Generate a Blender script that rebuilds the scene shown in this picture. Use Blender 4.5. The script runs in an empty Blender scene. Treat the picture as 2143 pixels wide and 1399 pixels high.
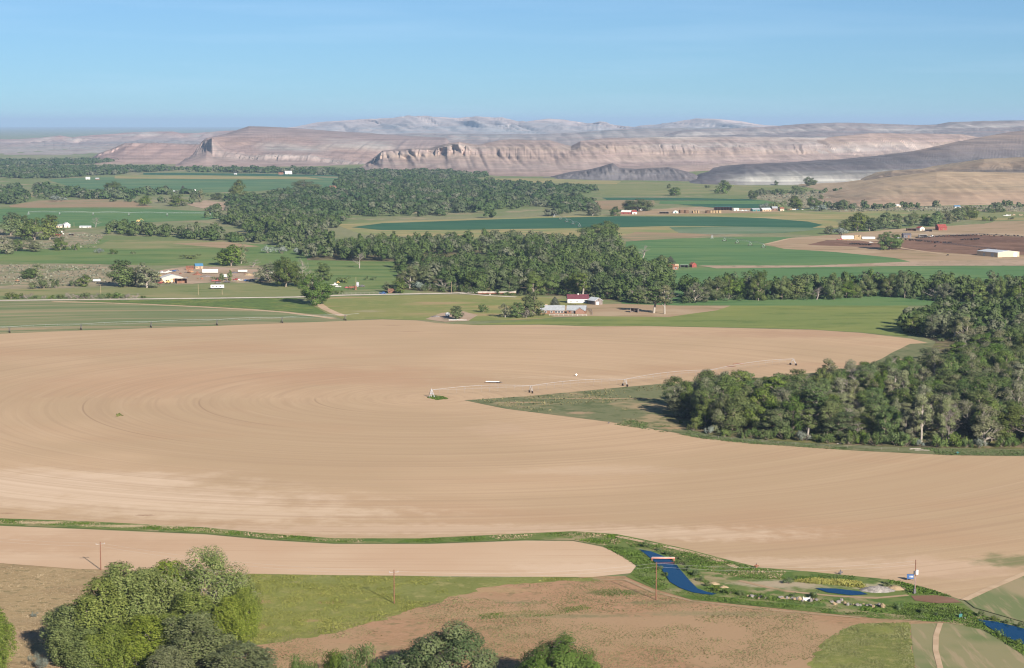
import bpy, math, random
import numpy as np
from mathutils import Vector

# ------------------------------------------------------------------ camera, light, air
SC = bpy.context.scene
COL = SC.collection
F, CX, CY, HOR, H = 4167.0, 1071.5, 699.5, 258.0, 130.0      # photograph's lens in its own pixels, camera height in metres
TH = math.atan((CY - HOR) / F)
cam = bpy.data.cameras.new('camera'); cam.lens = F / 2143.0 * 36.0; cam.sensor_width = 36.0
cam.clip_start = 1.0; cam.clip_end = 250000.0
co = bpy.data.objects.new('camera', cam); COL.objects.link(co)
co.location = (0, 0, H); co.rotation_euler = (math.pi / 2 - TH, 0, 0)
SC.camera = co

SUN_EL, SUN_AZ = math.radians(23.0), math.radians(153.0)     # sun behind the camera, to its right (azimuth clockwise from +Y)
world = bpy.data.worlds.new('World'); SC.world = world; world.use_nodes = True
wn = world.node_tree; wn.nodes.clear()
sky = wn.nodes.new('ShaderNodeTexSky'); sky.sky_type = 'NISHITA'; sky.sun_disc = False
sky.sun_elevation = SUN_EL; sky.sun_rotation = SUN_AZ
sky.altitude = 1300; sky.air_density = 0.5; sky.dust_density = 0.0; sky.ozone_density = 3.0
bg = wn.nodes.new('ShaderNodeBackground'); bg.inputs['Strength'].default_value = 0.081
wo = wn.nodes.new('ShaderNodeOutputWorld')
# the low sky is a flat clear blue, with a trace of thin cirrus
tc_ = wn.nodes.new('ShaderNodeTexCoord'); sp_ = wn.nodes.new('ShaderNodeSeparateXYZ'); wn.links.new(tc_.outputs['Generated'], sp_.inputs[0])
rp_ = wn.nodes.new('ShaderNodeValToRGB'); wn.links.new(sp_.outputs[2], rp_.inputs[0])
el_ = rp_.color_ramp.elements
for p_, c_ in ((0.008, (.33, .395, .385)), (0.035, (.46, .545, .42)), (0.07, (.66, .79, .515)), (0.13, (1.0, 1.18, .74)), (0.35, (1.1, 1.16, 1.05))):
    e_ = el_[0] if p_ == 0.008 else (el_[1] if p_ == 0.35 else el_.new(p_)); e_.position = p_; e_.color = (*c_, 1)
mu_ = wn.nodes.new('ShaderNodeMix'); mu_.data_type = 'RGBA'; mu_.blend_type = 'MULTIPLY'; mu_.inputs[0].default_value = 1.0
wn.links.new(sky.outputs[0], mu_.inputs[6]); wn.links.new(rp_.outputs[0], mu_.inputs[7])
mp_ = wn.nodes.new('ShaderNodeMapping'); mp_.inputs['Scale'].default_value = (5, 5, 75); mp_.inputs['Rotation'].default_value = (0.01, 0.02, 0); wn.links.new(tc_.outputs['Generated'], mp_.inputs[0])
cn_ = wn.nodes.new('ShaderNodeTexNoise'); cn_.inputs['Scale'].default_value = 1.0; cn_.inputs['Detail'].default_value = 5; wn.links.new(mp_.outputs[0], cn_.inputs['Vector'])
cr_ = wn.nodes.new('ShaderNodeMapRange'); cr_.inputs[1].default_value = .5; cr_.inputs[2].default_value = .8; cr_.inputs[3].default_value = 0; cr_.inputs[4].default_value = .13; wn.links.new(cn_.outputs[0], cr_.inputs[0])
mc_ = wn.nodes.new('ShaderNodeMix'); mc_.data_type = 'RGBA'; mc_.inputs[7].default_value = (4.6, 5.6, 6.8, 1); wn.links.new(cr_.outputs[0], mc_.inputs[0]); wn.links.new(mu_.outputs[2], mc_.inputs[6])
wn.links.new(mc_.outputs[2], bg.inputs[0]); wn.links.new(bg.outputs[0], wo.inputs[0])

sun = bpy.data.lights.new('sun', 'SUN'); sun.energy = 5.0; sun.angle = math.radians(0.5); sun.color = (1.0, 0.93, 0.82)
so = bpy.data.objects.new('sun', sun); COL.objects.link(so)
sdir = Vector((math.sin(SUN_AZ) * math.cos(SUN_EL), math.cos(SUN_AZ) * math.cos(SUN_EL), math.sin(SUN_EL)))
so.rotation_euler = sdir.to_track_quat('Z', 'Y').to_euler()
so.location = (200, -300, 300)

SC.view_settings.view_transform = 'Standard'; SC.view_settings.look = 'None'
SC.view_settings.exposure = 1.17; SC.view_settings.gamma = 1.0
SC.render.engine = 'CYCLES'
cy = SC.cycles
cy.max_bounces = 5; cy.diffuse_bounces = 2; cy.glossy_bounces = 2; cy.transmission_bounces = 2; cy.volume_bounces = 0
cy.transparent_max_bounces = 4; cy.caustics_reflective = False; cy.caustics_refractive = False
cy.filter_width = 1.15; cy.use_denoising = True; cy.denoiser = 'OPENIMAGEDENOISE'; cy.denoising_prefilter = 'ACCURATE'; cy.denoising_input_passes = 'RGB_ALBEDO_NORMAL'; cy.use_adaptive_sampling = False
HAZE_DENS, HAZE_COL = 3.6e-5, (0.40, 0.56, 0.80)

# ------------------------------------------------------------------ helpers
rng = np.random.default_rng(7)
random.seed(7)

def W(x, y, z=0.0):
    """photo pixel -> point on the horizontal plane z"""
    xc = (np.asarray(x, float) - CX) / F; yc = -(np.asarray(y, float) - CY) / F
    dx = xc; dy = math.cos(TH) + yc * math.sin(TH); dz = -math.sin(TH) + yc * math.cos(TH)
    t = (z - H) / dz
    return np.stack([dx * t, dy * t, np.full_like(dx * t, z)], -1)

def WD(x, y, D):
    """photo pixel at ground distance D -> point"""
    xc = (np.asarray(x, float) - CX) / F; yc = -(np.asarray(y, float) - CY) / F
    dy = math.cos(TH) + yc * math.sin(TH); dz = -math.sin(TH) + yc * math.cos(TH)
    t = np.asarray(D, float) / dy
    return np.stack([xc * t, np.asarray(D, float) + 0 * t, H + dz * t], -1)

def mpp(y):
    """metres per photo pixel at a ground row"""
    p = W(CX, y); return math.hypot(p[1], H) / F

def link(o):
    COL.objects.link(o); return o

def np_mesh(name, v, f, mat=None, smooth=False, tint=None, col=None, dry=None):
    """v (n,3), f (m,k) all faces with k corners"""
    v = np.ascontiguousarray(v, np.float32); f = np.ascontiguousarray(f, np.int32)
    me = bpy.data.meshes.new(name); m, k = f.shape
    me.vertices.add(len(v)); me.vertices.foreach_set('co', v.ravel())
    me.loops.add(m * k); me.loops.foreach_set('vertex_index', f.ravel())
    me.polygons.add(m); me.polygons.foreach_set('loop_start', np.arange(0, m * k, k, dtype=np.int32))
    if smooth:
        me.polygons.foreach_set('use_smooth', np.ones(m, bool))
    if tint is not None:
        a = me.attributes.new('tint', 'FLOAT', 'FACE'); a.data.foreach_set('value', np.ascontiguousarray(tint, np.float32))
    if dry is not None:
        a = me.attributes.new('dry', 'FLOAT', 'FACE'); a.data.foreach_set('value', np.ascontiguousarray(dry, np.float32))
    if col is not None:
        a = me.attributes.new('soil', 'FLOAT_COLOR', 'POINT')
        c4 = np.ones((len(v), 4), np.float32); c4[:, :3] = col; a.data.foreach_set('color', c4.ravel())
    me.update(calc_edges=True)
    if mat: me.materials.append(mat)
    return me

class MB:
    """collects boxes, tubes, prisms with mixed faces into one mesh"""
    def __init__(s): s.v = []; s.f = []
    def add(s, vs, fs):
        b = len(s.v); s.v += [tuple(map(float, p)) for p in vs]; s.f += [tuple(b + i for i in q) for q in fs]; return s
    def box(s, c, d, rz=0.0, ry=0.0):
        x, y, z = d[0] / 2, d[1] / 2, d[2] / 2; out = []
        for i in (-1, 1):
            for j in (-1, 1):
                for k in (-1, 1):
                    p = Vector((i * x, j * y, k * z))
                    if ry: p = Vector((p.x * math.cos(ry) + p.z * math.sin(ry), p.y, -p.x * math.sin(ry) + p.z * math.cos(ry)))
                    if rz: p = Vector((p.x * math.cos(rz) - p.y * math.sin(rz), p.x * math.sin(rz) + p.y * math.cos(rz), p.z))
                    out.append((p.x + c[0], p.y + c[1], p.z + c[2]))
        return s.add(out, [(0, 1, 3, 2), (4, 6, 7, 5), (0, 4, 5, 1), (2, 3, 7, 6), (0, 2, 6, 4), (1, 5, 7, 3)])
    def tube(s, pts, rad, n=6):
        P = [Vector(p) for p in pts]; rings = []
        for i, p in enumerate(P):
            d = (P[min(i + 1, len(P) - 1)] - P[max(i - 1, 0)]).normalized()
            a = d.cross(Vector((0.13, 0.21, 0.97)) if abs(d.z) < .9 else Vector((1, 0.1, 0))).normalized(); b = d.cross(a)
            r = rad[i] if hasattr(rad, '__len__') else rad
            rings.append([p + (a * math.cos(2 * math.pi * k / n) + b * math.sin(2 * math.pi * k / n)) * r for k in range(n)])
        fs = [(i * n + k, i * n + (k + 1) % n, (i + 1) * n + (k + 1) % n, (i + 1) * n + k) for i in range(len(P) - 1) for k in range(n)]
        fs += [tuple(range(n - 1, -1, -1)), tuple((len(P) - 1) * n + k for k in range(n))]
        return s.add([p for r in rings for p in r], fs)
    def prism(s, prof, y0, y1):
        """profile [(x,z)] swept along y"""
        n = len(prof)
        vs = [(x, y0, z) for x, z in prof] + [(x, y1, z) for x, z in prof]
        return s.add(vs, [(i, (i + 1) % n, n + (i + 1) % n, n + i) for i in range(n)] + [tuple(range(n - 1, -1, -1)), tuple(n + i for i in range(n))])
    def mesh(s, name, mat, smooth=False):
        me = bpy.data.meshes.new(name); me.from_pydata(s.v, [], s.f); me.update()
        if mat: me.materials.append(mat)
        if smooth:
            for p in me.polygons: p.use_smooth = True
        return me
    def obj(s, name, mat, parent=None, smooth=False, loc=None, label=None):
        o = link(bpy.data.objects.new(name, s.mesh(name, mat, smooth)))
        if parent: o.parent = parent
        if loc is not None: o.location = loc
        if label: o['label'] = label
        return o

def thing(name, label, cat, loc=(0, 0, 0), rz=0.0, group=None, data=None):
    o = link(bpy.data.objects.new(name, data)); o.location = tuple(map(float, loc)); o.rotation_euler = (0, 0, rz)
    o['label'] = label; o['category'] = cat
    if group: o['group'] = group
    return o

def child(name, me, parent, label=None):
    o = link(bpy.data.objects.new(name, me)); o.parent = parent
    if label: o['label'] = label
    return o

def dup(root, loc, rz, label, group=None, scale=None):
    def cp(o, par):
        c = o.copy(); link(c)
        if par: c.parent = par
        for ch in o.children: cp(ch, c)
        return c
    r = cp(root, None); r.location = tuple(map(float, loc)); r.rotation_euler = (0, 0, rz); r['label'] = label
    if group: r['group'] = group
    if scale: r.scale = scale
    return r

def pip(P, poly):
    x, y = P[:, 0], P[:, 1]; ins = np.zeros(len(P), bool); n = len(poly); j = n - 1
    for i in range(n):
        xi, yi = poly[i]; xj, yj = poly[j]
        c = ((yi > y) != (yj > y)) & (x < (xj - xi) * (y - yi) / (yj - yi + 1e-12) + xi)
        ins ^= c; j = i
    return ins

def scatter(pxpoly, spacing, jit=0.45, keep=1.0, r=None):
    """jittered grid points in world metres inside a polygon given in photo pixels"""
    r = r or rng
    poly = W([p[0] for p in pxpoly], [p[1] for p in pxpoly])[:, :2]
    lo, hi = poly.min(0), poly.max(0)
    gx = np.arange(lo[0], hi[0] + spacing, spacing); gy = np.arange(lo[1], hi[1] + spacing, spacing)
    X, Y = np.meshgrid(gx, gy); X = X + (np.arange(len(gy)) % 2)[:, None] * spacing * .5
    P = np.stack([X.ravel(), Y.ravel()], -1) + r.uniform(-jit, jit, (X.size, 2)) * spacing
    P = P[r.random(len(P)) < keep]
    return P[pip(P, poly)]

def px_of(P):
    """world points -> photo pixels"""
    P = np.atleast_2d(P); d = P - np.array([0, 0, H])
    fw = np.array([0, math.cos(TH), -math.sin(TH)]); up = np.array([0, math.sin(TH), math.cos(TH)])
    z = d @ fw
    return np.stack([CX + F * d[:, 0] / z, CY - F * (d @ up) / z], -1)

# ------------------------------------------------------------------ materials
def new_mat(name):
    m = bpy.data.materials.new(name); m.use_nodes = True; nt = m.node_tree; nt.nodes.clear()
    out = nt.nodes.new('ShaderNodeOutputMaterial'); b = nt.nodes.new('ShaderNodeBsdfPrincipled')
    nt.links.new(b.outputs[0], out.inputs[0]); b.inputs['Specular IOR Level'].default_value = 0.15
    b.inputs['Roughness'].default_value = 0.9
    return m, nt, b

def nd(nt, t, **k):
    n = nt.nodes.new(t)
    for a, v in k.items(): setattr(n, a, v)
    return n

def rgb(c): return (c[0], c[1], c[2], 1.0)

def mathn(nt, op, a, b=None, c=None, clamp=False):
    n = nd(nt, 'ShaderNodeMath', operation=op); n.use_clamp = clamp
    for i, s in enumerate((a, b, c)):
        if s is None: continue
        if hasattr(s, 'links') or hasattr(s, 'is_linked'): nt.links.new(s, n.inputs[i])
        else: n.inputs[i].default_value = s
    return n.outputs[0]

def mixc(nt, fac, a, b):
    n = nd(nt, 'ShaderNodeMix', data_type='RGBA')
    for i, s in ((0, fac), (6, a), (7, b)):
        if hasattr(s, 'is_linked'): nt.links.new(s, n.inputs[i])
        else: n.inputs[i].default_value = s if i == 0 else rgb(s)
    return n.outputs[2]

def noise_fac(nt, vec, scale, lo, hi, detail=3.0, stretch=(1, 1, 1), rot=0.0, seed=0.0):
    mp = nd(nt, 'ShaderNodeMapping'); nt.links.new(vec, mp.inputs[0])
    mp.inputs['Rotation'].default_value = (0, 0, rot); mp.inputs['Scale'].default_value = tuple(scale * s for s in stretch)
    mp.inputs['Location'].default_value = (seed * 3.1, seed * 7.7, seed)
    n = nd(nt, 'ShaderNodeTexNoise'); n.inputs['Scale'].default_value = 1.0; n.inputs['Detail'].default_value = detail
    n.inputs['Roughness'].default_value = 0.6
    nt.links.new(mp.outputs[0], n.inputs['Vector'])
    r = nd(nt, 'ShaderNodeMapRange', interpolation_type='SMOOTHSTEP'); nt.links.new(n.outputs[0], r.inputs[0])
    r.inputs[1].default_value = lo; r.inputs[2].default_value = hi
    return r.outputs[0]

def ground_mat(name, base, layers, patches=(), rings=None, rough=0.95, bump=0.0):
    """layers: (scale 1/m, colour, lo, hi, stretch, rot, strength); patches: (px x, px y, half width m, half depth m, colour, strength)"""
    m, nt, b = new_mat(name); b.inputs['Roughness'].default_value = rough; b.inputs['Specular IOR Level'].default_value = 0.05
    geo = nd(nt, 'ShaderNodeNewGeometry'); pos = geo.outputs['Position']
    col = rgb(base)
    cur = None
    def step(fac, c):
        nonlocal cur
        cur = mixc(nt, fac, cur if cur is not None else base, c)
    for i, L in enumerate(layers):
        sc, c, lo, hi = L[:4]; st = L[4] if len(L) > 4 else (1, 1, 1); ro = L[5] if len(L) > 5 else 0; k = L[6] if len(L) > 6 else 1.0
        f = noise_fac(nt, pos, sc, lo, hi, 3.0, st, ro, i + 1.7)
        if k != 1.0: f = mathn(nt, 'MULTIPLY', f, k)
        step(f, c)
    for (px, py, hw, hd, c, k) in patches:
        p = W(px, py)
        sub = nd(nt, 'ShaderNodeVectorMath', operation='SUBTRACT'); nt.links.new(pos, sub.inputs[0]); sub.inputs[1].default_value = tuple(p)
        mul = nd(nt, 'ShaderNodeVectorMath', operation='MULTIPLY'); nt.links.new(sub.outputs[0], mul.inputs[0]); mul.inputs[1].default_value = (1 / hw, 1 / hd, 0)
        ln = nd(nt, 'ShaderNodeVectorMath', operation='LENGTH'); nt.links.new(mul.outputs[0], ln.inputs[0])
        nz = noise_fac(nt, pos, 2.2 / min(hw, hd), 0.2, 0.8, 4.0, (1, 1, 1), 0, px * .01)
        d = mathn(nt, 'ADD', ln.outputs['Value'], mathn(nt, 'MULTIPLY', nz, 0.7))
        r = nd(nt, 'ShaderNodeMapRange', interpolation_type='SMOOTHSTEP'); nt.links.new(d, r.inputs[0])
        r.inputs[1].default_value = 1.35; r.inputs[2].default_value = 0.55
        step(mathn(nt, 'MULTIPLY', r.outputs[0], k), c)
    if rings:
        for fn in rings: cur = fn(nt, pos, cur)
    if cur is None: b.inputs['Base Color'].default_value = rgb(base)
    else: nt.links.new(cur, b.inputs['Base Color'])
    if bump:
        bp = nd(nt, 'ShaderNodeBump'); bp.inputs['Strength'].default_value = bump; bp.inputs['Distance'].default_value = 0.4
        nz = nd(nt, 'ShaderNodeTexNoise'); nz.inputs['Scale'].default_value = 0.9; nz.inputs['Detail'].default_value = 4
        nt.links.new(pos, nz.inputs['Vector']); nt.links.new(nz.outputs[0], bp.inputs['Height']); nt.links.new(bp.outputs[0], b.inputs['Normal'])
    return m

def polar(nt, pos, c):
    sub = nd(nt, 'ShaderNodeVectorMath', operation='SUBTRACT'); nt.links.new(pos, sub.inputs[0]); sub.inputs[1].default_value = tuple(c)
    sp = nd(nt, 'ShaderNodeSeparateXYZ'); nt.links.new(sub.outputs[0], sp.inputs[0])
    r = mathn(nt, 'SQRT', mathn(nt, 'ADD', mathn(nt, 'MULTIPLY', sp.outputs[0], sp.outputs[0]), mathn(nt, 'MULTIPLY', sp.outputs[1], sp.outputs[1])))
    a = mathn(nt, 'ARCTAN2', sp.outputs[1], sp.outputs[0])
    return r, a

def rows_ring(c, freq, afreq, colour, lo, hi, k, detail=2.0):
    """tillage / mowing lines that run round a pivot point"""
    def fn(nt, pos, cur):
        r, a = polar(nt, pos, c)
        cv = nd(nt, 'ShaderNodeCombineXYZ'); nt.links.new(mathn(nt, 'MULTIPLY', r, freq), cv.inputs[0]); nt.links.new(mathn(nt, 'MULTIPLY', a, afreq), cv.inputs[1])
        f = noise_fac(nt, cv.outputs[0], 1.0, lo, hi, detail, (1, 1, 1), 0, freq * 3)
        return mixc(nt, mathn(nt, 'MULTIPLY', f, k), cur, colour)
    return fn

def track_ring(c, R, w, colour, a0, a1, k):
    """one wheel track: an arc of radius R between two angles"""
    def fn(nt, pos, cur):
        r, a = polar(nt, pos, c)
        d = mathn(nt, 'ABSOLUTE', mathn(nt, 'SUBTRACT', r, R))
        f = nd(nt, 'ShaderNodeMapRange', interpolation_type='SMOOTHSTEP'); nt.links.new(d, f.inputs[0])
        f.inputs[1].default_value = w; f.inputs[2].default_value = w * .35
        m0 = nd(nt, 'ShaderNodeMapRange', interpolation_type='SMOOTHSTEP'); nt.links.new(a, m0.inputs[0]); m0.inputs[1].default_value = a0; m0.inputs[2].default_value = a0 + .25
        m1 = nd(nt, 'ShaderNodeMapRange', interpolation_type='SMOOTHSTEP'); nt.links.new(a, m1.inputs[0]); m1.inputs[1].default_value = a1; m1.inputs[2].default_value = a1 - .5
        g = mathn(nt, 'MULTIPLY', mathn(nt, 'MULTIPLY', f.outputs[0], k), mathn(nt, 'MULTIPLY', m0.outputs[0], m1.outputs[0]))
        return mixc(nt, g, cur, colour)
    return fn

def leaf_mat(name, dark, light, hue=0.02, val=0.25, clump=0.0, olive=0.3):
    m, nt, b = new_mat(name); b.inputs['Roughness'].default_value = 0.7; b.inputs['Specular IOR Level'].default_value = 0.2
    at = nd(nt, 'ShaderNodeAttribute', attribute_name='tint'); oi = nd(nt, 'ShaderNodeObjectInfo')
    c = mixc(nt, at.outputs['Fac'], dark, light)
    hs = nd(nt, 'ShaderNodeHueSaturation'); nt.links.new(c, hs.inputs['Color'])
    h = mathn(nt, 'MULTIPLY_ADD', oi.outputs['Random'], 2 * hue, 0.5 - hue); nt.links.new(h, hs.inputs['Hue'])
    fr = mathn(nt, 'FRACT', mathn(nt, 'MULTIPLY', oi.outputs['Random'], 7.13))
    v = mathn(nt, 'MULTIPLY_ADD', fr, 2 * val, 1 - val); nt.links.new(v, hs.inputs['Value'])
    fr3 = nd(nt, 'ShaderNodeMapRange'); nt.links.new(mathn(nt, 'FRACT', mathn(nt, 'MULTIPLY', oi.outputs['Random'], 51.3)), fr3.inputs[0]); fr3.inputs[1].default_value = .6; fr3.inputs[4].default_value = olive if hue else 0.0
    fr2 = mathn(nt, 'FRACT', mathn(nt, 'MULTIPLY', oi.outputs['Random'], 23.7))
    nt.links.new(mathn(nt, 'MULTIPLY_ADD', fr2, 0.35, 0.85), hs.inputs['Saturation'])
    dr = nd(nt, 'ShaderNodeAttribute', attribute_name='dry')
    cc = mixc(nt, dr.outputs['Fac'], mixc(nt, fr3.outputs[0], hs.outputs[0], (0.150, 0.150, 0.095)), (0.165, 0.150, 0.120))
    if clump:
        geo = nd(nt, 'ShaderNodeNewGeometry')
        f = noise_fac(nt, geo.outputs['Position'], clump, 0.35, 0.65, 2.0)
        cc = mixc(nt, mathn(nt, 'MULTIPLY', f, 0.55), cc, tuple(x * 0.55 for x in light))
        f2 = noise_fac(nt, geo.outputs['Position'], clump * 1.7, 0.55, 0.7, 2.0, seed=4.2)
        cc = mixc(nt, mathn(nt, 'MULTIPLY', f2, 0.35), cc, (0.13, 0.135, 0.085))
    nt.links.new(cc, b.inputs['Base Color'])
    tr = nd(nt, 'ShaderNodeBsdfTranslucent'); nt.links.new(cc, tr.inputs[0])
    mx = nd(nt, 'ShaderNodeMixShader'); mx.inputs[0].default_value = 0.22
    out = [n for n in nt.nodes if n.type == 'OUTPUT_MATERIAL'][0]
    nt.links.new(b.outputs[0], mx.inputs[1]); nt.links.new(tr.outputs[0], mx.inputs[2]); nt.links.new(mx.outputs[0], out.inputs[0])
    return m

def flat(name, c, rough=0.7, spec=0.3, vary=0.12, scale=0.6, metal=0.0):
    """painted / weathered surface with slight dirt variation in object space"""
    m, nt, b = new_mat(name); b.inputs['Roughness'].default_value = rough; b.inputs['Specular IOR Level'].default_value = spec; b.inputs['Metallic'].default_value = metal
    tc = nd(nt, 'ShaderNodeTexCoord')
    f = noise_fac(nt, tc.outputs['Object'], scale, 0.3, 0.7, 4.0)
    nt.links.new(mixc(nt, f, tuple(x * (1 - vary) for x in c), tuple(min(1, x * (1 + vary)) for x in c)), b.inputs['Base Color'])
    return m

M = {}
M['bark'] = flat('bark', (0.20, 0.165, 0.13), 0.95, 0.05, 0.3, 1.5)
M['pale_bark'] = flat('pale_bark', (0.27, 0.235, 0.20), 0.95, 0.05, 0.25, 1.5)
M['dead_wood'] = flat('dead_wood', (0.25, 0.215, 0.19), 0.95, 0.05, 0.25, 1.5)
M['pole_wood'] = flat('pole_wood', (0.16, 0.075, 0.05), 0.9, 0.05, 0.2, 2.0)
M['galv'] = flat('galvanised_steel', (0.32, 0.32, 0.34), 0.6, 0.4, 0.12, 0.8)
M['galv_light'] = flat('galvanised_tower', (0.35, 0.35, 0.37), 0.5, 0.4, 0.1)
M['dark_steel'] = flat('dark_steel', (0.10, 0.09, 0.10), 0.6, 0.3, 0.15)
M['tyre'] = flat('tyre_rubber', (0.05, 0.035, 0.03), 0.9, 0.1)
M['white_paint'] = flat('white_paint', (0.50, 0.48, 0.45), 0.6, 0.3, 0.06)
M['cream'] = flat('cream_siding', (0.50, 0.41, 0.30), 0.7, 0.2, 0.08)
M['tan_metal'] = flat('tan_sheet_metal', (0.47, 0.365, 0.245), 0.6, 0.3, 0.07)
M['red_roof'] = flat('red_roof', (0.115, 0.035, 0.045), 0.6, 0.3, 0.15)
M['red_barn'] = flat('red_barn', (0.21, 0.05, 0.042), 0.8, 0.15, 0.2)
M['brown_wood'] = flat('brown_wood', (0.17, 0.09, 0.06), 0.9, 0.08, 0.2)
M['grey_wood'] = flat('grey_weathered_wood', (0.17, 0.14, 0.13), 0.95, 0.05, 0.25)
M['grey_roof'] = flat('grey_shingle_roof', (0.26, 0.27, 0.285), 0.8, 0.2, 0.12)
M['pale_roof'] = flat('pale_metal_roof', (0.46, 0.47, 0.49), 0.5, 0.4, 0.08)
M['blue_roof'] = flat('blue_metal_roof', (0.06, 0.16, 0.27), 0.5, 0.4, 0.1)
M['brick'] = flat('brick', (0.20, 0.115, 0.085), 0.9, 0.1, 0.15, 3.0)
M['sandstone'] = flat('sandstone', (0.34, 0.25, 0.165), 0.9, 0.1, 0.15, 2.0)
M['glass'] = flat('dark_glass', (0.025, 0.03, 0.04), 0.1, 0.6, 0.05)
M['black'] = flat('black_hide', (0.018, 0.015, 0.014), 0.8, 0.1, 0.1)
M['brown_hide'] = flat('brown_hide', (0.09, 0.035, 0.02), 0.8, 0.1, 0.1)
M['hay'] = flat('hay', (0.30, 0.215, 0.125), 0.95, 0.05, 0.25, 0.8)
M['dark_hay'] = flat('dark_hay', (0.13, 0.08, 0.05), 0.95, 0.05, 0.25, 0.8)
M['red_paint'] = flat('red_paint', (0.25, 0.055, 0.05), 0.4, 0.4, 0.1)
M['blue_paint'] = flat('blue_paint', (0.04, 0.09, 0.22), 0.4, 0.4, 0.1)
M['silver_paint'] = flat('silver_paint', (0.42, 0.44, 0.46), 0.35, 0.5, 0.08)
M['yellow_paint'] = flat('yellow_paint', (0.42, 0.30, 0.10), 0.5, 0.4, 0.12)
M['orange_paint'] = flat('orange_paint', (0.26, 0.14, 0.075), 0.6, 0.3, 0.2)
M['rust'] = flat('rust', (0.19, 0.085, 0.055), 0.95, 0.1, 0.3)
M['pipe_pink'] = flat('weathered_red_pipe', (0.55, 0.22, 0.17), 0.6, 0.3, 0.2)
M['rock'] = flat('pale_rock', (0.17, 0.15, 0.14), 0.95, 0.05, 0.3, 0.7)
M['tan_rock'] = flat('tan_rock', (0.25, 0.185, 0.115), 0.95, 0.05, 0.25, 0.7)
M['gravel'] = flat('gravel', (0.23, 0.205, 0.185), 0.95, 0.05, 0.35, 1.2)
M['concrete'] = flat('concrete', (0.42, 0.38, 0.34), 0.9, 0.1, 0.12)
M['white_plastic'] = flat('white_plastic', (0.62, 0.62, 0.62), 0.5, 0.3, 0.03)
M['wire'] = flat('bright_wire', (0.45, 0.43, 0.41), 0.4, 0.4, 0.03)
M['teal'] = flat('teal_paint', (0.04, 0.13, 0.12), 0.5, 0.3)

# leaf colours
M['leaf_cotton'] = leaf_mat('cottonwood_leaves', (0.029, 0.058, 0.012), (0.150, 0.185, 0.058))
M['leaf_grey'] = leaf_mat('grey_green_leaves', (0.080, 0.095, 0.042), (0.215, 0.215, 0.125))
M['leaf_aspen'] = leaf_mat('aspen_leaves', (0.060, 0.094, 0.014), (0.215, 0.243, 0.066), 0.006, 0.07, 0.0, 0.0)
M['leaf_olive'] = leaf_mat('silver_leaves', (0.13, 0.155, 0.13), (0.22, 0.25, 0.215))
M['leaf_bright'] = leaf_mat('bright_leaves', (0.042, 0.076, 0.015), (0.115, 0.150, 0.045), 0.012, .12)
M['leaf_oak'] = leaf_mat('dark_crown_leaves', (0.040, 0.066, 0.022), (0.135, 0.155, 0.070), 0.01, 0.1)
M['leaf_conifer'] = leaf_mat('conifer_needles', (0.040, 0.050, 0.036), (0.085, 0.085, 0.065))
M['leaf_twig'] = leaf_mat('bare_twigs', (0.17, 0.13, 0.115), (0.28, 0.23, 0.20))
M['leaf_wood'] = leaf_mat('wood_leaves', (0.022, 0.048, 0.013), (0.105, 0.140, 0.044), 0.0, 0.0, 0.055)
M['leaf_far'] = leaf_mat('far_wood_leaves', (0.022, 0.050, 0.018), (0.075, 0.105, 0.040), 0.0, 0.0, 0.03)
M['grass_green'] = leaf_mat('bank_grass', (0.050, 0.092, 0.018), (0.120, 0.165, 0.042), 0.0, 0.0, 0.12)
M['grass_meadow'] = leaf_mat('meadow_grass', (0.120, 0.138, 0.034), (0.235, 0.225, 0.080), 0.0, 0.0)
M['grass_dry'] = leaf_mat('dry_grass', (0.25, 0.18, 0.095), (0.35, 0.26, 0.145), 0.0, 0.0)
M['grass_weed'] = leaf_mat('weeds', (0.13, 0.125, 0.060), (0.22, 0.19, 0.10), 0.0, 0.0)
M['reed'] = leaf_mat('reeds', (0.13, 0.155, 0.040), (0.33, 0.29, 0.12), 0.0, 0.0)
M['sage'] = leaf_mat('sagebrush', (0.155, 0.165, 0.115), (0.25, 0.235, 0.165), 0.0, 0.0)

# ------------------------------------------------------------------ ground and fields
def vnoise(x, y, seed=0):
    xi = np.floor(x).astype(np.int64); yi = np.floor(y).astype(np.int64); fx = x - xi; fy = y - yi
    def h(a, b):
        n = (a * 374761393 + b * 668265263 + seed * 974634777) & 0x7fffffff
        n = ((n ^ (n >> 13)) * 1274126177) & 0x7fffffff
        return ((n ^ (n >> 16)) & 0xffff) / 65535.0
    ux = fx * fx * (3 - 2 * fx); uy = fy * fy * (3 - 2 * fy)
    return (h(xi, yi) * (1 - ux) + h(xi + 1, yi) * ux) * (1 - uy) + (h(xi, yi + 1) * (1 - ux) + h(xi + 1, yi + 1) * ux) * uy

def fbm(x, y, seed=0, o=4):
    s = 0; a = 0.5
    for i in range(o): s = s + a * vnoise(x * 2 ** i, y * 2 ** i, seed + i * 17); a *= 0.5
    return s / (1 - 0.5 ** o)

def structure(name, me, loc=None):
    o = link(bpy.data.objects.new(name, me)); o['kind'] = 'structure'
    if loc is not None: o.location = loc
    return o

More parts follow.
